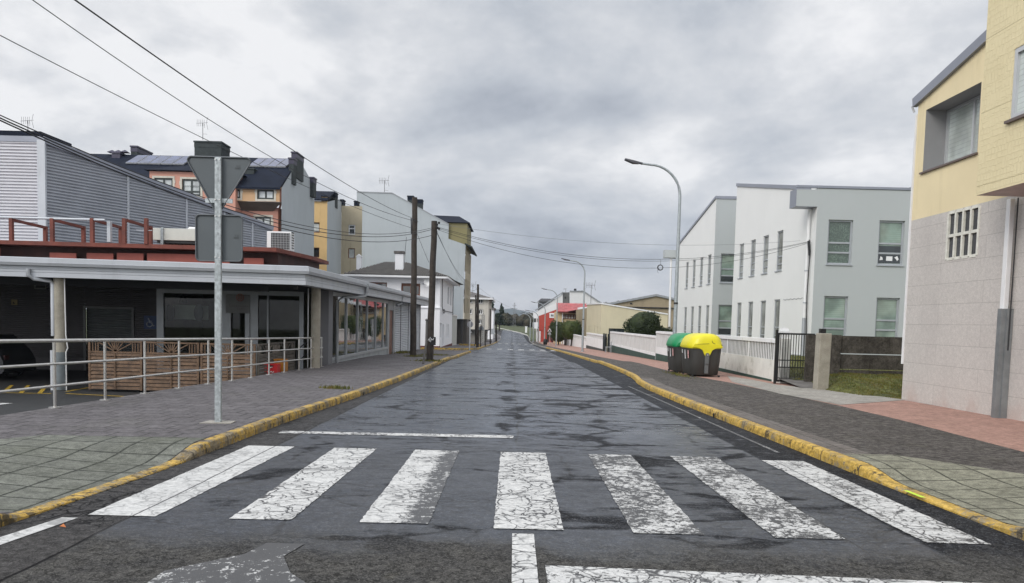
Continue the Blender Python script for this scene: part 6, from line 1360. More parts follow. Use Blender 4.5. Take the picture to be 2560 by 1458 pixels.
# parapet and eave trims
MB().box((BXW - .95, YA0, 6.92), (BXW, YA0 + .75, 7.66)).build('eave_box', M_GREYW, wb)
MB().box((BXW - .97, YA0 - .01, 6.90), (BXW - .951, YA0 + .76, 7.68)).box((BXW - .95, YA0 + .004, 6.905), (BXW, YA0 + .75, 6.918)).build('eave_edge', M_FLASH, wb)
MB().box((BXW - .97, YA0 - .04, 7.735), (BXW + 14, YA0 + .1, 7.84)).bar((BXW - .03, YA0 + .8, 7.88), (BXW - .03, YA1, 10.08), .08, .18).build('roof_trim', M_FLASH, wb)
MB().poly([(BXW - .05, YA0 + .1, 7.8), (BXW - .05, YA1, 10.07), (BXW + 3.2, YA1, 9.4), (BXW + 14, YA1, 8.2), (BXW + 14, YA0 + .1, 7.7)]).build('roof', M_FLASH, wb)
MB().box((BXW, YA0 - .06, .1), (BXW + 14, YA0 + .01, .32)).box((BXW - .06, YA0, .1), (BXW + .01, YA1, .30)).build('plinth', mat('grey_plinth_w', (.42, .42, .42), .8), wb)
dx = BXW - .12; MB().tube([(dx, 35.55, 6.85), (dx, 35.6, 6.6), (dx, 35.6, 2.0)], .075, 10).build('downpipe', M_WHITE, wb); MB().tube([(dx, 35.6, 2.0), (dx, 35.6, .15)], .085, 10).build('downpipe', M_ALUG, wb)
for py in (677, 757): z = W(2020, py, Y=35.6).z; MB().tube([(dx, 35.6, z - .03), (dx, 35.6, z + .03)], .095, 10).build('collar', M_TRIM, wb)
MB().tube([(dx + .0, 35.45, W(2022, 600, Y=35.5).z), (dx + .06, 35.42, 5.0), (dx + .02, 35.45, 3.0), (dx + .08, 35.4, .8)], .022, 6).tube([(dx - .05, 35.45, W(2022, 603, Y=35.5).z), (dx + .03, 35.42, W(2022, 640, Y=35.5).z)], .04, 6).build('cable_run', M_CABLE, wb)
mb = MB(); zc_ = W(1980, 748, X=BXW - .01).z; mb.tube([(BXW - .012, 36.0 + k * .25, zc_ + (.03 if k % 2 else -.03)) for k in range(12)], .009, 5); mb.build('loose_wire', M_CABLEG, wb)
a = W(2000, 464, Y=39); MB().prism([(BXW + 1.0, 37.6, 8.15), (BXW + 2.3, 37.6, 8.15), (BXW + 2.3, 37.6, 8.27), (BXW + 1.2, 37.6, 8.31)], (0, 1, 0)).build('roof_light', M_FLASH, wb)
a, b = W(2262, 466, Y=37), W(2283, 472, Y=37); MB().prism([(a.x, 37, 7.7), (b.x + 2, 37, 7.7), (b.x + 2, 37, a.z + .02), (a.x + .4, 37, a.z + .02)], (0, 2, 0)).build('roof_light', M_FLASH, wb)
o = MB().box((BXW + 3.1, YA0 - .02, W(2155, 770, Y=35).z), (BXW + 3.3, YA0 - .001, W(2155, 764, Y=35).z + .12)); 

wb2 = thing('white_building', 'farther block of the white building with a steep sloping roof edge', 'building', (BXW, 52.6, .2))
lb = [W(p_, 700, X=BXW).y for p_ in (1776, 1756, 1737.5, 1720)]; hb_ = [(a - YB0, a - YB0 + .95, zl, zh) for a in lb for zh, zl in WZ]
mb = MB(); wall(mb, (BXW, YB0), (0, 1), YB1 - YB0, -.2, 7.6, hb_, (1, 0), .22, top=[(0, 10.0), (YB1 - YB0, 7.95)]); mb.build('street_wall', M_WALLW, wb2)
for h_ in hb_: window(wb2, (BXW, YB0), (0, 1), (1, 0), *h_, M_ALUG, G_PALE, rows=(.17, .36), fw=.07, depth=.10, sill=True)
h2_ = []
for pt, pbm in ((634, 708), (762, 840)):
    a, b = W(1803 if pt < 700 else 1797, pt, Y=YB0), W(1837, pbm, Y=YB0); h2_.append((a.x - BXW, b.x - BXW, b.z, a.z))
mb = MB(); wall(mb, (BXW, YB0), (1, 0), 14, -.2, 9.8, h2_, (0, 1), .22, top=[(0, 10.0), (14, 10.0)]); mb.build('side_wall', M_GREYW, wb2)
for h_ in h2_: window(wb2, (BXW, YB0), (1, 0), (0, 1), *h_, M_ALUG, G_GREEN, rows=(.25, .48), fw=.08, depth=.15, sill=True)
for i, h_ in enumerate(h2_): MB().box((BXW + h_[0] + .08, YB0 + .13, h_[2] + .1), (BXW + h_[1] - .08, YB0 + .142, h_[2] + (h_[3] - h_[2]) * .25 - .05)).build('dark_light', G_DARK, wb2)
MB().box((BXW - .05, YB0 - .05, 10.0), (BXW + 14, YB0 + .1, 10.18)).bar((BXW - .03, YB0 + .1, 10.09), (BXW - .03, YB1 + .3, 8.0), .08, .16).build('roof_trim', M_FLASH, wb2)
MB().poly([(BXW - .03, YB0, 10.1), (BXW - .03, YB1, 8.05), (BXW + 14, YB1, 8.05), (BXW + 14, YB0, 10.1)]).build('roof', M_FLASH, wb2)
a, b = W(1662, 625, Y=YB1 + .2), W(1692, 645, Y=YB1 + .2); MB().box((a.x, YB1 + .1, b.z), (BXW, YB1 + .9, a.z)).build('eave_box', M_GREYW, wb2)
MB().tube([(W(1676, 700, Y=YB1 + .3).x, YB1 + .3, b.z), (W(1674, 820, Y=YB1 + .3).x, YB1 + .3, -.5)], .09, 8).build('downpipe', M_WHITE, wb2)

# ================================================================= garden walls on the right
FX = 8.05
def fence_seg(y0, y1, ztop, zsill, label, flutes=True, base=M_FENCEW, step=None, group='white garden wall sections', zb=None, hollow=False):
    t = thing('garden_wall', label, 'garden wall', (FX, (y0 + y1) / 2, zr(y0) + PV), group)
    zb0, zb1 = zr(y0) + PV - .05, zr(y1) + PV - .05
    MB().prism([(FX, y0, zb0), (FX, y1, zb1), (FX, y1, zsill), (FX, y0, zsill)], (.18, 0, 0)).build('base', base, t)
    MB().box((FX - .03, y0, ztop - .12), (FX + .21, y1, ztop)).build('coping', M_FENCEW, t)
    p = MB().box((FX - .01, y0, zsill + .002), (FX + .19, y0 + .14, ztop - .122)).box((FX - .01, y1 - .14, zsill + .002), (FX + .19, y1, ztop - .122))
    if True: p.box((FX + .10 if hollow else FX + .06, y0 + .14, zsill + .002), (FX + .14, y1 - .14, ztop - .122))
    k = y0 + .2; n = 0; bal = MB()
    while k < y1 - .2:
        wd = .05 if n % 16 else .13; (bal if hollow else p).box((FX + .012, k, zsill + .002), (FX + .026 if hollow else FX + .059, k + wd, ztop - .122)); k += .165 if hollow else .11; n += 1
    if hollow: bal.build('balusters', M_FENCEW, t)
    p.build('back_panel' if hollow else 'fluted_panel', mat('balustrade_back', (.20, .20, .19), .85, .15, 2) if hollow else mat('fluted_paint', (.66, .66, .645), .85, .06, 2, .4, 40, dirt=(.50, .49, .47), dirt_amt=.5), t)
    return t
t_ = fence_seg(23.6, 33.2, 1.17, .52, 'white balustrade wall beside the black gate with a stained base', hollow=True, base=M_FENCED)
MB().box((FX - .02, 23.2, -.15), (FX + .26, 23.59, 1.2)).build('pier', M_FENCED, t_, bevel=.015)
fence_seg(33.2, 43.5, 1.17, .30, 'white fluted wall section half hidden behind the two bins')
fence_seg(43.52, 63.8, .90, -.05, 'longest white fluted wall section below the round dark bush')
def plinth(y0, y1, ha, hb, m=M_GREENP):
    return MB().prism([(FX - .025, y0, zr(y0) + PV - .06), (FX - .025, y1, zr(y1) + PV - .06), (FX - .025, y1, zr(y1) + PV + hb), (FX - .025, y0, zr(y0) + PV + ha)], (.02, 0, 0))
gp = plinth(24.0, 43.4, .06, .38).build('painted_plinth', M_GREENP); tag(gp, 'dark green painted plinth under the wall sections nearest the bins', 'plinth')
gp = plinth(43.6, 63.5, .22, .60).build('painted_plinth', M_GREENP); tag(gp, 'dark green painted plinth under the long wall section', 'plinth')
t_ = fence_seg(68.4, 84, .52, .10, 'plain white wall section beyond the far dark gate', flutes=True); t_ = fence_seg(84.02, 110, .05, -.4, 'farthest white wall section beside the dark square post')
gp = plinth(68.6, 83.9, .15, .35, mat('grey_plinth2', (.05, .055, .052), .8)).build('painted_plinth', mat('grey_plinth2', (.05, .055, .052))); tag(gp, 'dark grey plinth under the far white wall', 'plinth')
wv = thing('wavy_wall', 'low white wall with a wavy cut top before the red house', 'garden wall', (FX, 122, zr(120)))
mb = MB(); rng = random.Random(8); pts_ = []
for k in range(25): y = 113 + k * 1.25; pts_.append((FX, y, -.35 + .28 * abs(math.sin(k * 1.1)) + rng.uniform(-.1, .1)))
mb.prism([(FX, 113, zr(113) - .1), *pts_, (FX, 143, zr(143) - .1)][::1], (.2, 0, 0)); mb.build('wall', M_FENCEW, wv)
for px, pyb, pyt, y, lb_ in ((1414.5, 866, 834, 108, 'dark square gate post at the end of the far white wall'), (1389.5, 861, 842, 128, 'dark post behind the second street lamp'), (1370, 856, 834, 140, 'short dark post left of the triangular warning sign')):
    a, b = W(px, pyt, Y=y), W(px, pyb, Y=y); o = MB().box((a.x - .18, y, b.z - .1), (a.x + .18, y + .3, a.z - .08)).box((a.x - .23, y - .05, a.z - .078), (a.x + .23, y + .35, a.z)).build('gate_post', M_POLED); tag(o, lb_, 'post')

# near black gate
a, b = W(1946, 832, Y=22.9), W(2031, 958, Y=22.9); zg0 = W(1946, 958, Y=22.9).z; xg1_ = b.x
gt_ = thing('garden_gate', 'black metal bar gate standing closed beside the white balustrade wall', 'gate', (a.x, 22.9, zg0))
mb = MB().box((a.x - .07, 22.86, zg0 - .05), (a.x - .01, 22.94, W(1941, 824, Y=22.9).z)); mb.build('post', M_BLACK, gt_)
mb = MB().box((a.x, 22.88, a.z - .05), (xg1_, 22.92, a.z)).box((a.x, 22.88, zg0 + .04), (xg1_, 22.92, zg0 + .09)).box((a.x, 22.88, zg0 + .09), (a.x + .04, 22.92, a.z - .05)).box((xg1_ - .05, 22.88, zg0 + .09), (xg1_, 22.92, a.z - .05))
for f_ in (.32, .46): z = zg0 + (a.z - zg0) * f_; mb.box((a.x + .04, 22.87, z - .015), (xg1_ - .05, 22.879, z + .015))
mb.build('frame', M_BLACK, gt_); mb = MB()
for k in range(1, 14): x = a.x + (xg1_ - a.x) * k / 14; mb.box((x - .009, 22.891, zg0 + .09), (x + .009, 22.909, a.z - .05))
for k in range(14): x = a.x + (xg1_ - a.x) * (k + .5) / 14; mb.box((x - .006, 22.893, zg0 + .09), (x + .006, 22.907, zg0 + (a.z - zg0) * .32))
mb.build('bars', M_BLACK, gt_)
# lamp or letter things on the end pier
o = MB().box((FX - .02, 23.25, 1.21), (FX + .22, 23.5, 1.36)).box((FX - .08, 23.2, 1.362), (FX + .26, 23.55, 1.42)).box((FX + .0, 23.3, 1.422), (FX + .2, 23.45, 1.52)).build('pier_cap', M_WHITE); tag(o, 'white stepped cap on the wall pier beside the black gate', 'pier cap')
# concrete gate pillar and dark panel wall
q_ = Vector((8.20, 20.75, -.13)); zt_ = W(2080, 834, Y=20.8).z
mb = MB().prism([(8.14, 20.65, -.2), (8.46, 20.68, -.2), (8.46, 20.98, -.2), (8.14, 20.98, -.2)], (.02, .0, zt_ + .2)); o = mb.build('gate_pillar', M_STONE, bevel=.02); tag(o, 'rough pale concrete pillar right of the gate with a small black cap box', 'pillar')
WO[o] = Vector(o.location); MB().box((8.19, 20.72, zt_ + .002), (8.33, 20.86, zt_ + .12)).build('cap_box', M_BLACK, o)
pw_ = thing('panel_wall', 'blackened mossy concrete panel wall behind the grass bank', 'wall', (10, 22.6, .2)); zt_ = W(2110, 838, Y=22.4).z
for (xa_, xb2, za, zb_, th_) in ((8.47, 9.18, -.1, zt_ - .01, 0), (9.42, 14, .83, zt_ - .02, .02), (9.42, 14, .38, .80, .02), (9.42, 14, -.1, .35, .03)):
    MB().box((xa_, 22.40 - th_, za), (xb2, 22.5, zb_)).build('panel', M_CONCD, pw_)
MB().box((9.18, 22.32, -.1), (9.42, 22.55, zt_)).build('upright', M_CONCD, pw_)
# grass bank and lawn behind
def bank(x, y):
    xl = 8.35 + (20.6 - y) * .14 if y < 20.9 else 8.47
    if y < 18.9: xl = 9.07 - (y - 18.0) * .2
    return zr(y) + PV + (smooth((y - 18.6) / 3.0) * .34 + .03 * math.sin(x * 5 + y * 3) + .02) * smooth((x - xl + .02) / .6) - .005
mb = MB(); rows = []; ys_ = [18.02 + k * .3 for k in range(16)]
for y in ys_:
    xl0 = 8.35 + (20.6 - y) * .14 if y < 20.9 else 8.47
    if y < 18.9: xl0 = 9.07 - (y - 18.0) * .2
    rows.append([Vector((xl0 + (12.5 - xl0) * i / 14, y, bank(xl0 + (12.5 - xl0) * i / 14, y))) for i in range(15)])
n = 15; mb.add([p for r in rows for p in r], [(i * n + k, i * n + k + 1, (i + 1) * n + k + 1, (i + 1) * n + k) for i in range(len(rows) - 1) for k in range(n - 1)], True)
struct(mb.build('grass_bank', M_GRASSG))
mb = MB(); mb.poly([(8.25, 22.7, .02), (40, 22.7, .02), (40, 36, .30), (8.25, 36, .26)]).poly([(8.25, 36, .26), (14, 36, .26), (14, 66, -.1), (8.25, 66, -.3)]).poly([(14, 36, .26), (40, 36, .3), (40, 100, -.3), (14, 100, -.3)]); struct(mb.build('lawn', M_GRASSG))
mb = MB().poly([(7.9, 21.1, 0), (9.6, 21.6, 0), (10.2, 23.3, 0), (7.9, 23.3, 0)]); mb.v = [Vector((p.x, p.y, .04 if p.y > 22.5 else zr(p.y) + PV + .012)) for p in mb.v]; struct(mb.build('driveway', mat('dark_drive', (.13, .12, .11), .8, .2, 2, .3, 50)))
def blades(name, fn, N, h0, h1, m, seed, label):
    rng = random.Random(seed); mb = MB(); vs, fs = [], []
    for i in range(N):
        p = fn(rng)
        if p is None: continue
        a = rng.uniform(0, 6.28); h_ = rng.uniform(h0, h1); w_ = h_ * .12 + .004; l = rng.uniform(-.6, .6) * h_; d = Vector((math.cos(a), math.sin(a), 0)); k = len(vs)
        vs += [p - d * w_, p + d * w_, p + Vector((-d.y, d.x, 0)) * l + Vector((0, 0, h_))]; fs.append((k, k + 1, k + 2))
    mb.add(vs, fs); o = mb.build(name, m, fixn=False, origin=(vs[0].x, vs[0].y, vs[0].z)); o['kind'] = 'stuff'; o['label'] = label; o['category'] = 'grass'; return o
def leafmat(name, a, b, c=None, rough=.6, sc=1.2):
    if name in MC: return MC[name]
    m = bpy.data.materials.new(name); m.use_nodes = True; t = m.node_tree; t.nodes.clear(); q = NT(t); MC[name] = m
    pos = q.n('ShaderNodeNewGeometry').outputs['Position']; col = q.mix(q.ss(q.noise(pos, sc, 4, .7), .35, .65), a, b)
    if c: col = q.mix(q.ss(q.noise(pos, sc * 7, 3, .7), .5, .7), col, c)
    bs = q.n('ShaderNodeBsdfPrincipled', {'Base Color': col, 'Roughness': rough, 'Specular IOR Level': .3}); tr = q.n('ShaderNodeBsdfTranslucent', {'Color': col})
    q.n('ShaderNodeOutputMaterial', {0: q.n('ShaderNodeMixShader', {0: .2, 1: bs.outputs[0], 2: tr.outputs[0]}).outputs[0]}); return m
L_GR = leafmat('grass_blades', (.17, .16, .035), (.085, .10, .022), (.20, .13, .05), sc=1.3)
def fb(r):
    x, y = r.uniform(8.2, 12.5), r.uniform(18.2, 22.4)
    xl0 = 8.35 + (20.6 - y) * .14 if y < 20.9 else 8.47
    if y < 18.9: xl0 = 9.07 - (y - 18.0) * .2
    return Vector((x, y, bank(x, y))) if x > xl0 - .03 else None
blades('grass_tufts', fb, 24000, .012, .05, L_GR, 1, 'short uneven grass and moss on the bank before the dark panel wall')
blades('grass_tufts', lambda r: (lambda x, y: Vector((x, y, .02 + (y - 22.7) * .021)))(r.uniform(8.3, 15), r.uniform(22.75, 34.9)), 14000, .02, .07, L_GR, 2, 'lawn grass behind the black gate')
def tuft(cx, cy, rx, ry, N, seed, label, zf, h1=.09): return blades('weed_tuft', lambda r: (lambda x, y: Vector((x, y, zf(x, y) + .004)))(cx + r.gauss(0, rx), cy + r.gauss(0, ry)), N, .02, h1, L_GR, seed, label)
q_ = Gd(838, 972, PV); tuft(q_.x, q_.y, .16, .10, 260, 3, 'small green weed tuft near the left yellow kerb', hl)
tuft(-3.45, 32.7, .28, .35, 700, 4, 'weeds round the foot of the taped wooden pole', hl); tuft(-4.6, 37.2, .25, .3, 300, 5, 'weeds at the foot of the taller wooden pole', hl, .12)
tuft(-6.3, 45, .2, .8, 500, 6, 'weeds along the foot of the grey roller shutter', hl, .16); tuft(-4.2, 42, .5, .5, 500, 7, 'weeds on the pavement beyond the taped pole', hl, .1)
tuft(5.72, 26.6, .12, .9, 500, 8, 'weeds along the street side of the two bins', lambda x, y: zr(y) + PV, .06)
q_ = Gd(155, 1321); lf = MB().poly([q_ + Vector((-.02, 0, .012)), q_ + Vector((0, -.018, .02)), q_ + Vector((.03, 0, .008)), q_ + Vector((0, .02, .03))]).build('fallen_leaf', mat('leaf_orange', (.42, .13, .03), .6)); tag(lf, 'small orange fallen leaf near the left thin white line', 'leaf')

# ================================================================= recycling containers
def bin_(label, x0, y0, lid, loc=None):
    Wd, Ld, Hb = 1.16, 1.80, .91; zb = zr(y0) + PV + .05
    t = thing('recycling_container', label, 'bin', (x0 + Wd / 2, y0 + Ld / 2, zb), 'recycling containers at the kerb path'); cx, cy = x0 + Wd / 2, y0 + Ld / 2
    def ring(w_, l_, z, e=5.0, n=40, zz=None):
        out = []
        for k in range(n):
            a = 2 * math.pi * k / n; c_, s_ = math.cos(a), math.sin(a); r_ = (abs(c_) ** e + abs(s_) ** e) ** (-1 / e); x, y = c_ * r_, s_ * r_
            out.append(Vector((cx + x * w_ / 2, cy + y * l_ / 2, z if zz is None else zz(x, y))))
        return out
    MB().loft([ring(Wd * .80, Ld * .84, zb), ring(Wd * .83, Ld * .87, zb + .03), ring(Wd * .90, Ld * .93, zb + .45), ring(Wd * .955, Ld * .97, zb + Hb)]).build('body', M_BIN, t)
    z1 = zb + Hb - .03
    prof = [(1.0, .0), (1.03, .03), (1.02, .11), (.97, .20), (.90, .30), (.80, .385), (.66, .445), (.45, .48), (.2, .495)]
    rings = []
    for s_, h_ in prof:     # domed lid, steeper towards the street
        rings.append([Vector((cx + (p.x - cx) + (1 - s_) * .10, p.y, z1 + h_ * 1.0 - .0)) for p in ring(Wd * s_, Ld * (.55 + .45 * s_ ** .6), 0, 4.0 if s_ > .7 else 3.0)])
    MB().loft(rings).build('lid', lid, t)
    ye = y0 + .02; mb = MB()            # skirt and pivot arm on the end facing the viewer
    sk = [(-.52, .045), (-.30, .03), (-.16, -.05), (-.09, -.20), (-.05, -.26), (.05, -.26), (.09, -.20), (.16, -.05), (.30, .03), (.52, .045), (.42, .16), (-.42, .16)]
    for yy, dy in ((ye - .035, .05), (y0 + Ld - .05, .05)): MB().prism([(cx + u, yy, z1 + v) for u, v in sk], (0, dy, 0)).build('lid_skirt', lid, t, bevel=.008)
    mb = MB().box((cx - .065, y0 - .035, zb + .38), (cx + .065, y0 + .08, z1 - .20)).box((cx - .058, y0 - .0, zb + .06), (cx + .058, y0 + .12, zb + .375)).tube([(cx, y0 - .045, z1 - .2), (cx, y0 + .05, z1 - .2)], .065, 16, smooth=False)
    ar = mb.build('pivot_arm', mat('arm_grey', (.115, .12, .12), .5, .1, 6), t, bevel=.012); MB().tube([(cx, y0 - .055, z1 - .2), (cx, y0 - .046, z1 - .2)], .028, 12, smooth=False).build('pivot_bolt', M_STEEL, ar)
    if lid is M_BINY:
        mb = MB().bar((cx - .33, y0 - .012, z1 + .145), (cx + .05, y0 - .010, z1 + .165), .018, .012); mb.build('slot', M_BLACK, t)
        mb = MB(); mb.tube([(cx + .13, y0 + .18, z1 + .42), (cx + .135, y0 + .06, z1 + .32), (cx + .16, y0 - .012, z1 + .2), (cx + .3, y0 + .0, z1 + .135), (cx + .5, y0 + .08, z1 + .12)], .008, 5); mb.build('hatch_seam', M_DARK, t)
    sd_ = x0 + .018
    lb_ = MB()
    def lbl(y_, za, zb_, w_, m, nm):
        f_ = lambda z: (z - zb) / Hb; xx = lambda z: cx - Wd / 2 * (.83 + .125 * f_(z)) - .012
        MB().prism([(xx(zb_), y_ - w_, zb_), (xx(zb_), y_, zb_), (xx(za), y_, za), (xx(za), y_ - w_, za)], (-.004, 0, 0)).build(nm, m, t)
    lbl(y0 + .42, zb + Hb - .10, zb + Hb - .36, .16, mat('sticker_pink', (.62, .35, .33), .5, .4, 14), 'sticker'); lbl(y0 + .85, zb + Hb - .10, zb + Hb - .40, .10, M_WHITE, 'sticker'); lbl(y0 + 1.25, zb + Hb - .10, zb + Hb - .22, .10, M_WHITE, 'sticker')
    a_ = MB(); zz = zb + Hb - .08
    mb = MB()
    for yy in (y0 + .1, y0 + Ld - .3):
        for xx in (x0 + .15, x0 + Wd - .15): mb.tube([(xx, yy, zb - .05), (xx, yy + .0, zb + .01)], .04, 8)
    mb.build('foot', M_BLACK, t)
    return t
bin_('yellow lidded dark recycling container, the nearer of the pair', 5.84, 25.55, M_BINY)
bin_('green lidded dark recycling container right behind the yellow one', 5.76, 27.62, M_BING)

# ================================================================= street lamps
def lamp(x, y, zt, label, arm=2.0, s=1.0):
    z0 = zr(y) + PV; t = thing('street_lamp', label, 'street lamp', (x, y, z0), 'curved grey street lamps along the right pavement')
    R = arm * .60; zc_ = zt - R - .10; pts_ = [(x, y, z0), (x, y, z0 + 1.6), (x, y, z0 + 3.2), (x, y, zc_)]; rr = [.085 * s, .082 * s, .072 * s, .056 * s]
    for k in range(1, 11): a = math.pi / 2 * k / 10; pts_.append((x - R * (1 - math.cos(a)), y, zc_ + R * math.sin(a))); rr.append((.056 - .0012 * k) * s)
    pts_.append((x - arm * .78, y, zt - .06)); rr.append(.042 * s)
    MB().tube(pts_, rr, 12).build('pole', M_GALV, t)
    MB().tube([(x, y, z0), (x, y, z0 + .05)], .17 * s, 8, smooth=False).build('base', M_GALV, t)
    MB().tube([(x, y, z0 + 2.55), (x, y, z0 + 2.62)], .086 * s, 12, smooth=False).build('collar', M_BLACK, t)
    mb = MB(); hx = x - arm * .78
    mb.tube([(hx + .06, y, zt - .07), (hx - .12, y, zt - .03)], [.05 * s, .045 * s], 8)
    mb.loft([[(hx - .08, y - .07, zt - .09), (hx - .08, y + .07, zt - .09), (hx - .08, y + .06, zt - .005), (hx - .08, y - .06, zt - .005)],
             [(hx - .30, y - .15, zt - .07), (hx - .30, y + .15, zt - .07), (hx - .30, y + .13, zt + .03), (hx - .30, y - .13, zt + .03)],
             [(hx - .62, y - .14, zt + .055), (hx - .62, y + .14, zt + .055), (hx - .62, y + .12, zt + .10), (hx - .62, y - .12, zt + .10)]], smooth=False)
    mb.build('lamp_head', mat('lamp_head_grey', (.07, .07, .08), .5), t); return t
lamp(6.38, 30.6, 7.78, 'nearest and tallest street lamp rising behind the green container')
lamp(5.72, 62.8, W(1440, 651, Y=62.8).z + .05, 'second street lamp before the far dark gate', 1.65)
lamp(5.55, 97, W(1380, 724, Y=97).z + .05, 'third street lamp beside the clipped hedge trees', 1.8)
for px, pyb, pyt, lb_ in ((1361, 859, 756, 'fourth street lamp in front of the red house'), (1345, 857, 777, 'fifth street lamp by the red house corner'), (1325, 850, 784, 'farthest curved street lamp before the field'), (1333, 855, 782, 'thin distant lamp between the fifth and farthest ones')):
    q_ = Gd(px, pyb, PV) ; q_.y = min(q_.y, 195); x = W(px, pyb, Y=q_.y).x; lamp(x, q_.y, W(px, pyt, Y=q_.y).z, lb_, 2.2, 1.3)

# far dark gate with a metal chair beside it
fg = thing('double_gate', 'dark solid gate leaves standing ajar in the far white wall', 'gate', (FX, 65.5, zr(65) + PV)); zt_ = W(1490, 838, Y=65).z
m_g = mat('dark_green_metal', (.010, .016, .018), .5, .2, 4)
for ya, yb2, xa_, xb2 in ((66.4, 68.3, FX, FX), (65.3, 66.9, FX + .0 - .3, FX - .05), (63.9, 64.9, FX - .05, FX)):
    MB().bar((xa_ + .04, ya, (zt_ + zr(66)) / 2), (xb2 + .04, yb2, (zt_ + zr(66)) / 2), .05, zt_ - zr(66) - .3).build('leaf', m_g, fg)
for y_ in (63.9, 65.1, 66.9, 68.35): MB().box((FX - .05, y_ - .06, zr(y_)), (FX + .08, y_ + .06, zt_ + .12)).build('post', m_g, fg)
q_ = Gd(1524, 882, PV); ch = thing('garden_chair', 'grey metal chair standing by the dark gate on the red pavement', 'chair', q_)
x, y, z = q_.x - .1, q_.y, q_.z; mb = MB().box((x - .25, y - .22, z + .42), (x + .2, y + .22, z + .46)); mb.build('seat', M_ALUG, ch)
for dx_, dy_ in ((-.22, -.2), (-.22, .2), (.2, -.2), (.2, .2)): MB().tube([(x + dx_, y + dy_, z), (x + dx_ * .9, y + dy_ * .9, z + .42)], .018, 6).build('leg', M_ALUG, ch)
MB().box((x + .17, y - .22, z + .62), (x + .22, y + .22, z + .88)).tube([(x + .19, y - .2, z + .46), (x + .2, y - .2, z + .88)], .018, 6).tube([(x + .19, y + .2, z + .46), (x + .2, y + .2, z + .88)], .018, 6).build('backrest', M_ALUG, ch)

# ================================================================= buildings down the right side
def simple(name, label, cat, loc): return thing(name, label, cat, loc)
# cream box building
X5, Y5 = 9.55, 84.0; Y5b = W(1467, 780, X=X5).y
cbx2 = simple('cream_building', 'plain cream rendered building with slanting roof behind the white wall', 'building', (X5, Y5, -1.2))
z5a = W(1500, 760, Y=Y5).z; zfar = W(1467, 762, X=X5).z; xr5 = W(1600, 780, Y=Y5).x + 3; z5r = W(1590, 779, Y=Y5).z
hk5 = (W(1522, 821, Y=Y5).x - X5, W(1562, 821, Y=Y5).x - X5, W(1522, 836, Y=Y5).z, W(1522, 821, Y=Y5).z)
mb = MB(); wall(mb, (X5, Y5), (1, 0), xr5 - X5, -2.2, z5r - .3, [hk5], (0, 1), .2, top=[(0, z5a), (xr5 - X5, z5r - .25)]); mb.build('front_wall', M_CREAM, cbx2)
nh = [(u, u + .45, -1.2, W(1480, 815, X=X5).z) for u in (3.0, 6.2, 11.2, 13.5)]
mb = MB(); wall(mb, (X5, Y5), (0, 1), Y5b - Y5, -2.2, min(z5a, zfar) - .2, nh, (1, 0), .2, top=[(0, z5a), (Y5b - Y5, zfar)]); mb.build('side_wall', M_CREAM, cbx2)
for h_ in nh: window(cbx2, (X5, Y5), (0, 1), (1, 0), *h_, M_FRAMED, G_DARK, fw=.05, depth=.12)
window(cbx2, (X5, Y5), (1, 0), (0, 1), *hk5, M_FRAMED, G_DARK, cols=(.5,), fw=.08, depth=.12)
MB().poly([(X5, Y5, z5a + .03), (xr5, Y5, z5r - .22), (xr5, Y5b, z5r - .22), (X5, Y5b, zfar + .03)]).build('roof', M_TRIMD, cbx2)
MB().bar((X5 - .05, Y5 - .03, z5a + .05), (xr5, Y5 - .03, z5r - .2), .1, .14).bar((X5 - .05, Y5, z5a + .05), (X5 - .05, Y5b, zfar + .05), .1, .14).build('coping', M_WHITE, cbx2)
# brownish hall
Y6 = 106.0; P6 = lambda px, py: Vector((W(px, py, Y=Y6).x, Y6, W(px, py, Y=Y6).z))
bh = simple('gabled_hall', 'stained brown gabled hall behind the round bush and cream building', 'building', P6(1640, 870))
mb = MB().poly([P6(1440, 775), P6(1515, 762), P6(1640, 739), P6(1760, 765), P6(1760, 880), P6(1440, 880)]); mb.build('gable_wall', M_BEIGE, bh)
MB().bar(P6(1500, 764) + Vector((0, -.1, 0)), P6(1640, 738) + Vector((0, -.1, 0)), .3, .28).bar(P6(1640, 738) + Vector((0, -.1, 0)), P6(1762, 765) + Vector((0, -.1, 0)), .3, .28).build('verge', M_TRIMD, bh)
mb = MB().poly([P6(1440, 775), P6(1640, 739), P6(1640, 739) + Vector((0, 30, 0)), P6(1440, 775) + Vector((0, 30, 0))]).poly([P6(1640, 739), P6(1760, 765), P6(1760, 765) + Vector((0, 30, 0)), P6(1640, 739) + Vector((0, 30, 0))]); mb.build('roof', M_TRIMD, bh)
MB().bar(P6(1545, 767) + Vector((0, -.12, 0)), P6(1690, 771) + Vector((0, -.12, 0)), .2, .12).build('cornice', M_DARK, bh)
MB().box(P6(1575, 757) + Vector((0, -.1, 0)), P6(1580, 761) + Vector((0, .02, 0))).build('vent', M_DARK, bh)
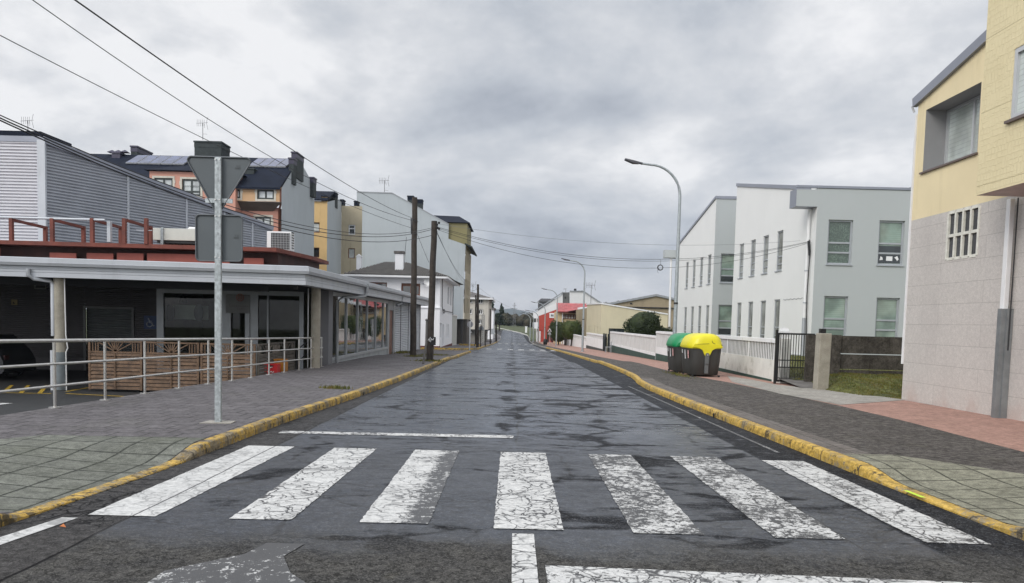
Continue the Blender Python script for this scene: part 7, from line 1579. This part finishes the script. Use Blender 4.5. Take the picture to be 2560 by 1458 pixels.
# red roofed cream house
Y7 = 122.0; P7 = lambda px, py, Y=Y7: W(px, py, Y=Y)
rh = simple('house', 'cream house with a weathered red sheet roof and brown glazed gallery', 'house', (P7(1430, 850).x, Y7, -2))
xa_, xb2 = P7(1393, 800).x, P7(1466, 800).x + .0; zt_ = P7(1430, 779).z
hg = []
for pa, pb, pt, pbm in ((1406, 1440, 785.5, 799), (1447.5, 1456, 786, 804)): a, b = P7(pa, pt), P7(pb, pbm); hg.append((a.x - xa_, b.x - xa_, b.z, a.z))
mb = MB(); wall(mb, (xa_, Y7), (1, 0), xb2 - xa_, -2.4, zt_, hg, (0, 1), .2); mb.poly([(xa_, Y7, -2.4), (xa_, Y7, zt_), (xa_, Y7 + 9, zt_), (xa_, Y7 + 9, -2.4)]); mb.build('wall', mat('cream_house_wall', (.52, .41, .24), .85, .06), rh)
window(rh, (xa_, Y7), (1, 0), (0, 1), *hg[0], M_FRAMEB, G_WHITE, cols=(.2, .42, .62, .82), rows=(.66,), fw=.13, depth=.12); window(rh, (xa_, Y7), (1, 0), (0, 1), *hg[1], M_FRAMEB, G_WHITE, cols=(.5,), rows=(.66,), fw=.1, depth=.12)
a, b = P7(1391, 779), P7(1472, 782); c_, d_ = P7(1391, 758, Y7 + 5), P7(1469, 761, Y7 + 5)
mb = MB().poly([(a.x, Y7 - .6, a.z), (b.x + .2, Y7 - .6, a.z), (d_.x, Y7 + 5, c_.z), (c_.x, Y7 + 5, c_.z)])
for k in range(44): u = (k + .5) / 44; mb.bar((a.x + (b.x - a.x) * u, Y7 - .6, a.z + .03), (c_.x + (d_.x - c_.x) * u, Y7 + 5, c_.z + .03), .08, .05)
mb.build('roof', M_REDROOF, rh)
MB().box((a.x, Y7 - .68, a.z - .18), (b.x + .2, Y7 - .6, a.z - .01)).build('gutter', mat('dark_red_gutter', (.12, .025, .02), .6), rh)
MB().tube([(xa_ + .8, Y7 - .15, zt_), (xa_ + .8, Y7 - .15, -2)], .08, 6).build('downpipe', M_WHITE, rh)
sh_ = simple('house', 'narrow grey sided cream house between the red roof and the cream building', 'house', (P7(1460, 850).x, 116, -1.9)); a, b = W(1456, 773, Y=116), W(1480, 870, Y=116)
mb = MB(); wall(mb, (a.x, 116), (1, 0), 4, -2.2, a.z, [(.15, .5, -.2, 1.2), (.15, .5, 1.9, 3.2)], (0, 1), .15); mb.build('wall', mat('cream_house_wall2', (.50, .44, .33), .85, .06), sh_)
for h_ in [(.15, .5, -.2, 1.2), (.15, .5, 1.9, 3.2)]: window(sh_, (a.x, 116), (1, 0), (0, 1), *h_, M_WHITE, G_DARK, fw=.05)
MB().box((a.x - .3, 115.6, a.z), (a.x + 4, 121, a.z + .3)).build('eave', M_WHITE, sh_)
# red house with white roof edge
Y8 = 147.0; P8 = lambda px, py, Y=Y8: Vector((W(px, py, Y=Y).x, Y, W(px, py, Y=Y).z))
rd = simple('house', 'bright red gabled house with white roof band and rounded white balconies', 'house', P8(1365, 853))
mb = MB().poly([P8(1347, 858), P8(1347, 790), P8(1391, 774), P8(1391, 858)]); mb.build('wall', M_BRICKRED, rd)
hw = [P8(1375, 784), P8(1386, 794)]
MB().box(hw[0] + Vector((-.1, -.08, .1)), hw[1] + Vector((.1, -.005, -.1))).build('surround', M_WHITE, rd)
w_ = MB().box(hw[0] + Vector((.12, -.12, -.1)), hw[1] + Vector((-.12, -.085, .12))).build('window', M_WHITE, rd); MB().box(hw[0] + Vector((.2, -.13, -.16)), Vector(((hw[0].x + hw[1].x) / 2 - .04, Y8 - .122, hw[1].z + .2))).box(Vector(((hw[0].x + hw[1].x) / 2 + .04, Y8 - .13, hw[0].z - .16)), hw[1] + Vector((-.2, -.122, .2))).build('pane', G_DARK, w_)
dz_ = Vector((0, .6, 0)); mb = MB().prism([P8(1343, 792), P8(1343, 779), P8(1391, 757), P8(1391, 774)], dz_); mb.build('roof_band', M_WHITE, rd)
xL8 = P8(1347, 800).x; mb = MB()
for py0, py1 in ((781, 796), (806, 822)):
    a = P8(1340, py0); b = P8(1340, py1); n8 = 10; ring = lambda z, g=0: [Vector((xL8 + .02 - (1.0 + g) * math.sin(math.pi * k / n8), Y8 + .5 + 9 * k / n8, z)) for k in range(n8 + 1)]
    mb.loft([ring(b.z), ring(a.z)], cap=True, smooth=False)
mb.build('balcony', M_WHITE, rd); MB().poly([(xL8, Y8, -2.6), (xL8, Y8 + 12, -2.6), (xL8, Y8 + 12, P8(1347, 790).z), (xL8, Y8, P8(1347, 790).z)]).build('wall', mat('pale_front', (.5, .38, .34), .8), rd)
MB().box(P8(1334, 823) + Vector((0, -.1, -.2)), P8(1375, 828) + Vector((0, 3, .1))).build('canopy', M_ALUG, rd); MB().box(P8(1341, 828) + Vector((0, .2, 0)), P8(1345, 856) + Vector((0, .8, 0))).box(P8(1348, 828) + Vector((0, -.06, 0)), P8(1351, 856) + Vector((0, -.01, 0))).build('pillar', M_WHITE, rd)
# white gables behind
Y9 = 165.0; P9 = lambda px, py, Y=Y9: Vector((W(px, py, Y=Y).x, Y, W(px, py, Y=Y).z))
wg = simple('house', 'large white gabled house rising behind the red sheet roof', 'house', P9(1450, 850))
MB().poly([P9(1340, 780), P9(1407, 735), P9(1407, 800), P9(1424, 800), P9(1424, 728), P9(1459, 728.5), P9(1505, 760), P9(1505, 850), P9(1340, 850)]).build('wall', mat('white_house_far', (.66, .66, .66), .85, .04), wg)
MB().prism([P9(1407, 731) + Vector((0, .2, 0)), P9(1424, 731) + Vector((0, .2, 0)), P9(1424, 850) + Vector((0, .2, 0)), P9(1407, 850) + Vector((0, .2, 0))], (0, 4, 0)).build('stair_tower', mat('grey_tower', (.12, .12, .115), .85, .1, 1), wg)
MB().bar(P9(1338, 779) + Vector((0, -.1, .2)), P9(1408, 733) + Vector((0, -.1, .2)), .3, .25).bar(P9(1458, 728) + Vector((0, -.1, 0)), P9(1506, 760) + Vector((0, -.1, 0)), .3, .25).bar(P9(1424, 728) + Vector((0, -.1, 0)), P9(1459, 728) + Vector((0, -.1, 0)), .3, .2).build('coping', M_TRIMD, wg)
a = P9(1438, 728); MB().box(a + Vector((-.25, 0, 0)), a + Vector((.25, .5, .5))).build('chimney', M_DARK, wg)
a = P9(1414, 770); MB().box(P9(1412, 742) + Vector((0, .1, 0)), P9(1415, 747) + Vector((0, .19, 0))).build('vent', M_BLACK, wg)
Y10 = 175.0; P10 = lambda px, py: Vector((W(px, py, Y=Y10).x, Y10, W(px, py, Y=Y10).z))
dh = simple('house', 'house with a dark hip roof and dark upper floor behind the white gables', 'house', P10(1365, 850))
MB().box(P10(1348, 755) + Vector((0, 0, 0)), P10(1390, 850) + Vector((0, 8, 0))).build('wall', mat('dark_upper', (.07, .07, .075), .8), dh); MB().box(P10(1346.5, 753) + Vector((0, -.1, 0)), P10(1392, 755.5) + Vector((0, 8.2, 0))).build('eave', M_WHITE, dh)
a, b = P10(1346, 753), P10(1394, 753); MB().add([a + Vector((0, -.4, 0)), b + Vector((0, -.4, 0)), b + Vector((0, 8.5, 0)), a + Vector((0, 8.5, 0)), P10(1354, 745) + Vector((0, 4, 0)), P10(1388, 746) + Vector((0, 4, 0))], [(0, 1, 5, 4), (1, 2, 5), (2, 3, 4, 5), (3, 0, 4)]).build('roof', mat('dark_tile', (.03, .03, .035), .7), dh)
a = W(1477, 760, Y=130); antenna(a.x, 130, a.z, W(1478, 713, Y=130).z - a.z, 'tall antenna mast rising between the red roof and the cream building', 2.0)
a = P9(1415, 732); antenna(a.x, 167, a.z, .9, 'small antenna on the grey stair tower of the white gabled house', 1.0)
# small things before the red house
q_ = Gd(1374, 864, PV); ws = thing('warning_sign', 'white bordered triangular warning sign with black figures on a grey post', 'road sign', q_); a = W(1374, 829, Y=q_.y); s_ = 5.2 / F * q_.y
MB().tube([q_, (q_.x, q_.y, a.z)], .035, 8).build('post', M_ALU, ws); tp = MB().prism([(a.x - s_, q_.y - .06, a.z), (a.x + s_, q_.y - .06, a.z), (a.x, q_.y - .06, a.z + s_ * 1.7)], (0, .02, 0)).build('triangle_plate', M_WHITE, ws)
MB().prism([(a.x - s_ * .55, q_.y - .07, a.z + .1 * s_), (a.x + s_ * .55, q_.y - .07, a.z + .1 * s_), (a.x + .1 * s_, q_.y - .07, a.z + s_ * .9), (a.x - .1 * s_, q_.y - .07, a.z + s_ * .9)], (0, .006, 0)).build('symbol', M_BLACK, tp)
MB().prism([(a.x - s_ * .9, q_.y - .06, a.z - s_ * 1.5), (a.x + s_ * .9, q_.y - .06, a.z - s_ * 1.5), (a.x + s_ * .4, q_.y - .06, a.z - .1), (a.x - s_ * .4, q_.y - .06, a.z - .1)], (0, .02, 0)).build('lower_plate', M_ALUG, ws)
q_ = Gd(1363, 862, PV); o = MB().loft([[(q_.x + r_ * math.cos(t), q_.y + r_ * math.sin(t), q_.z + z_) for t in [k * math.pi / 5 for k in range(10)]] for r_, z_ in ((.22, 0), (.3, .2), (.28, .6), (.12, .85))]).build('litter_bin', M_BLACK); tag(o, 'black litter bin at the foot of the fourth street lamp', 'litter bin')
q_ = Gd(1315.5, 842, 0); a = W(1315.5, 817, Y=230); o = MB().box((a.x - .3, 230, zr(230)), (a.x + .3, 230.4, a.z - .1)).box((a.x - .38, 229.95, a.z - .098), (a.x + .38, 230.45, a.z + .1)).build('milestone', M_WHITE); tag(o, 'small white marker standing in the far field', 'marker')
zf_ = gz(3, 300)
py_ = thing('lattice_mast', 'thin lattice pylon standing before the dark far trees', 'pylon', (W(1286, 800, Y=300).x, 300, zf_)); a = W(1286.5, 757, Y=300); mb = MB()
for s_ in (-1, 1): mb.bar((a.x + s_ * .5, 300, zf_), (a.x + s_ * .12, 300, a.z), .12, .12)
for k in range(14):
    f0, f1 = k / 14, (k + 1) / 14; h_ = a.z - zf_; wd = lambda f: .5 - .38 * f; s_ = 1 if k % 2 else -1; mb.bar((a.x + s_ * wd(f0), 300, zf_ + h_ * f0), (a.x - s_ * wd(f1), 300, zf_ + h_ * f1), .07, .07)
mb.build('frame', M_CABLEG, py_); MB().bar((a.x - 1.2, 300, a.z - 2.2), (a.x + 1.2, 300, a.z - 2.2), .1, .1).bar((a.x - .8, 300, a.z - 1.0), (a.x + .8, 300, a.z - 1.0), .1, .1).build('crossarm', M_CABLEG, py_)

# ================================================================= trees, bushes
def crown(mb, c, r, N, s, seed, flat=.0, lumps=10, top=None):
    rng = random.Random(seed); c = Vector(c); L = []
    for i in range(lumps):
        a = rng.uniform(0, 6.28); z = rng.uniform(-.7, .8); q = math.sqrt(max(0, 1 - z * z)); k = rng.uniform(.45, .72)
        L.append((Vector((math.cos(a) * q * r[0] * k, math.sin(a) * q * r[1] * k, z * r[2] * k)), rng.uniform(.36, .55)))
    vs, fs = [], []
    for i in range(N):
        o, k = L[rng.randrange(lumps)]; d = Vector((rng.gauss(0, 1), rng.gauss(0, 1), rng.gauss(0, 1))).normalized(); q = rng.uniform(.75, 1.05) if rng.random() < .8 else rng.uniform(.2, .8)
        p = c + o + Vector((d.x * r[0], d.y * r[1], d.z * r[2])) * (k * q)
        if flat and p.z < c.z - r[2] * flat: p.z = c.z - r[2] * flat + rng.uniform(0, .3)
        n = (d + Vector((rng.uniform(-.7, .7), rng.uniform(-.7, .7), rng.uniform(-.5, .7)))).normalized(); u = n.orthogonal().normalized(); u.rotate(Matrix.Rotation(rng.uniform(0, 6.28), 3, n)); v_ = n.cross(u); z_ = s * rng.uniform(.6, 1.3); b = len(vs)
        vs += [p - u * z_, p - v_ * z_ * .5, p + u * z_, p + v_ * z_ * .55]; fs.append((b, b + 1, b + 2, b + 3))
    mb.add(vs, fs); return mb
def core(mb, c, r, k=.72):
    c = Vector(c); rings = []
    for i in range(1, 8):
        a = math.pi * i / 8; rings.append([c + Vector((math.sin(a) * math.cos(t) * r[0] * k, math.sin(a) * math.sin(t) * r[1] * k, -math.cos(a) * r[2] * k)) for t in [j * math.pi / 6 for j in range(12)]])
    return mb.loft(rings)
LF1 = leafmat('bush_leaves', (.016, .026, .009), (.040, .058, .016), (.012, .02, .008)); LF2 = leafmat('hedge_leaves', (.050, .075, .015), (.080, .10, .022), (.030, .045, .012))
LF3 = leafmat('pine_leaves', (.010, .022, .012), (.020, .036, .018), sc=.5); LF4 = leafmat('thicket_leaves', (.030, .034, .014), (.055, .042, .020), (.020, .028, .012), sc=.25); LF5 = leafmat('brown_leaves', (.070, .048, .022), (.05, .045, .02), (.03, .03, .015), sc=.25)
def tree(name, label, cat, c, r, zg, N, s, m, seed, trunk=.1, group=None, k=.72, lumps=10, flat=0.0):
    t = thing(name, label, cat, (c[0], c[1], zg), group); mb = core(MB(), c, r, k); crown(mb, c, r, N, s, seed, flat, lumps); mb.build('crown', m, t, fixn=False)
    MB().tube([(c[0], c[1], zg - .3), (c[0] + .1, c[1], (zg + c[2]) / 2), (c[0], c[1], c[2])], [trunk, trunk * .8, trunk * .5], 8).build('trunk', M_POLED, t); return t
a = W(1612, 806, Y=58); tree('round_bush', 'big round dark green bush above the white fluted wall', 'bush', (a.x, 58, a.z - .2), (1.42, 1.5, 1.25), -.9, 7500, .085, LF1, 21, lumps=16, k=.82)
a = W(1655, 830, Y=60); tree('round_bush', 'low dark side growth at the right foot of the big round bush', 'bush', (a.x, 60, a.z - .2), (1.0, .9, .75), -.9, 1800, .085, LF1, 22)
a = W(1428, 824, Y=103); tree('clipped_tree', 'broad clipped green hedge tree with domed top', 'tree', (a.x, 103, a.z - .1), (1.62, 1.4, 1.55), -1.8, 5200, .10, LF2, 23, lumps=18, k=.85, flat=.9)
a = W(1396, 828, Y=112); tree('clipped_tree', 'darker domed hedge tree half behind the broad clipped one', 'tree', (a.x, 112, a.z - .1), (1.45, 1.4, 1.8), -2, 3600, .10, leafmat('hedge_leaves2', (.035, .055, .012), (.055, .075, .018), (.02, .035, .01)), 24, lumps=14, k=.85)
# bare shrub before the red wall
q_ = W(1380, 858, Y=135); bs_ = thing('bare_shrub', 'leafless reddish shrub against the red wall', 'shrub', (q_.x, 135, -2.2)); mb = MB(); rng = random.Random(5)
for k in range(34):
    a = rng.uniform(-1, 1); p = [Vector((q_.x, 135, -2.0))]; 
    for j in range(5): p.append(p[-1] + Vector((a * .35 + rng.uniform(-.15, .15), rng.uniform(-.15, .15), rng.uniform(.45, .75))))
    mb.tube(p, [.03, .025, .02, .015, .012, .01], 4)
mb.build('branches', mat('twig', (.10, .035, .03), .8), bs_)
# far trees
pt = thing('pine_tree', 'tall dark pine left of the far hills', 'tree', (W(1249, 820, Y=240).x, 240, gz(-3, 240)), 'distant trees beyond the field'); mb = MB(); rng = random.Random(6); cx = W(1249, 800, Y=240).x
zt_, zb_ = W(1251, 762, Y=240).z, W(1250, 815, Y=240).z
for k in range(9):
    f = k / 8; z = zb_ + (zt_ - zb_) * (.12 + .86 * f); r_ = 1.55 * (1 - f) ** .75 + .22; ox = rng.uniform(-.35, .35) + (.5 if f > .5 else 0); core(mb, (cx + ox, 240, z), (r_ * .8, r_ * .7, .6), .8); crown(mb, (cx + ox, 240, z), (r_, r_, .75), 260, .22, 40 + k, lumps=6)
mb.build('crown', LF3, pt, fixn=False); MB().tube([(cx, 240, gz(-3, 240) - .2), (cx, 240, zt_ - 1)], [.25, .06], 8).build('trunk', M_POLED, pt)
a = W(1228.5, 765, Y=200); tree('pine_tree', 'dark tree top showing past the corner of the cream block', 'tree', (a.x, 200, a.z - 1), (.9, 1, 3.2), gz(-5, 200), 500, .25, LF3, 50, .2, 'distant trees beyond the field')
specs = [(1205, 330, 9, 5.5, 3), (1262, 322, 8, 5.0, 0), (1282, 335, 8.5, 4.6, 1), (1300, 322, 7.5, 3.6, 2), (1316, 330, 9.0, 5.2, 1), (1333, 318, 8.5, 5.4, 0), (1352, 330, 9, 6.0, 2), (1240, 318, 7.5, 4.2, 2), (1272, 312, 6.0, 3.2, 0), (1326, 308, 7.0, 3.4, 2), (1185, 335, 11, 7, 1), (1385, 335, 11, 7, 1), (1420, 330, 11, 7, 0)]
labs = {0: 'dark green', 1: 'brownish green', 2: 'olive', 3: 'dark'}
pos_ = ['behind the cream block', 'right behind the tall pine', 'behind the lattice pylon', 'in the low gap right of the pylon', 'rounded, under the right slope of the hill', 'left of the farthest lamp', 'behind the red house edge', 'left of the pine trunk', 'low, just left of the pylon', 'low, before the bushes beside the farthest lamp', 'hidden behind the tall blank wall block', 'behind the dark roofed house', 'behind the white gabled house']
for i, ((px, y, w_, h_, kd), ps_) in enumerate(zip(specs, pos_)):
    x = W(px, 800, Y=y).x; zg = gz(x, y); wd = w_ * .52; hh_ = h_
    tree('broadleaf_tree', f'{labs[kd]} distant thicket tree {ps_}', 'tree', (x, y, zg + hh_ * .52), (wd * .85, 3.5, hh_ * .60), zg, 1500, .42, (LF4, LF5, LF4, LF3)[kd], 60 + i, .3, 'distant trees beyond the field', lumps=12, k=.85)
a = W(1531, 757, Y=190); tree('broadleaf_tree', 'far treetops peeping over the left slope of the brown hall roof', 'tree', (a.x, 190, a.z - 1.2), (3.6, 2, 1.7), -2.5, 900, .3, LF4, 90, .3, 'distant trees beyond the field')

# small marks at the kerbs
a = Gd(2285, 1237, .03); mk = MB().poly([(a.x - .02, a.y - .16, hr(a.x, a.y - .16) + .014), (a.x + .03, a.y - .16, hr(a.x, a.y - .16) + .014), (a.x + .02, a.y + .16, hr(a.x, a.y + .16) + .014), (a.x - .02, a.y + .16, hr(a.x, a.y + .16) + .014)]).build('paint_mark', mat('fluorescent_yellow', (.55, .80, .05), .6), fixn=False); struct(mk)
for x_, y_, s_ in ((KR(14.2), 14.2, -1), (KL(17.0), 17.0, 1)):
    o = MB().tube([(x_ + .004 * s_, y_, zr(y_) + .035), (x_ + .012 * s_, y_, zr(y_) + .035)], .045, 12, smooth=False).build('drain_outlet', M_BLACK); struct(o)

# ---------------------------------------------------------------- the damp air
mb = MB().box((-1650, -90, -9), (1650, 2700, 120))
hz_ = mb.build('haze', None, origin=(0, 0, -9)); hz_['kind'] = 'stuff'
hm = bpy.data.materials.new('haze_air'); hm.use_nodes = True; q = NT(hm.node_tree); hm.node_tree.nodes.clear()
vol = q.n('ShaderNodeVolumePrincipled', {'Color': (.72, .80, .95), 'Density': .00020, 'Anisotropy': .2}); q.n('ShaderNodeOutputMaterial', {1: vol.outputs[0]})
hz_.data.materials.append(hm)
SC.cycles.volume_step_rate = 10; SC.cycles.volume_max_steps = 32; SC.cycles.volume_bounces = 0
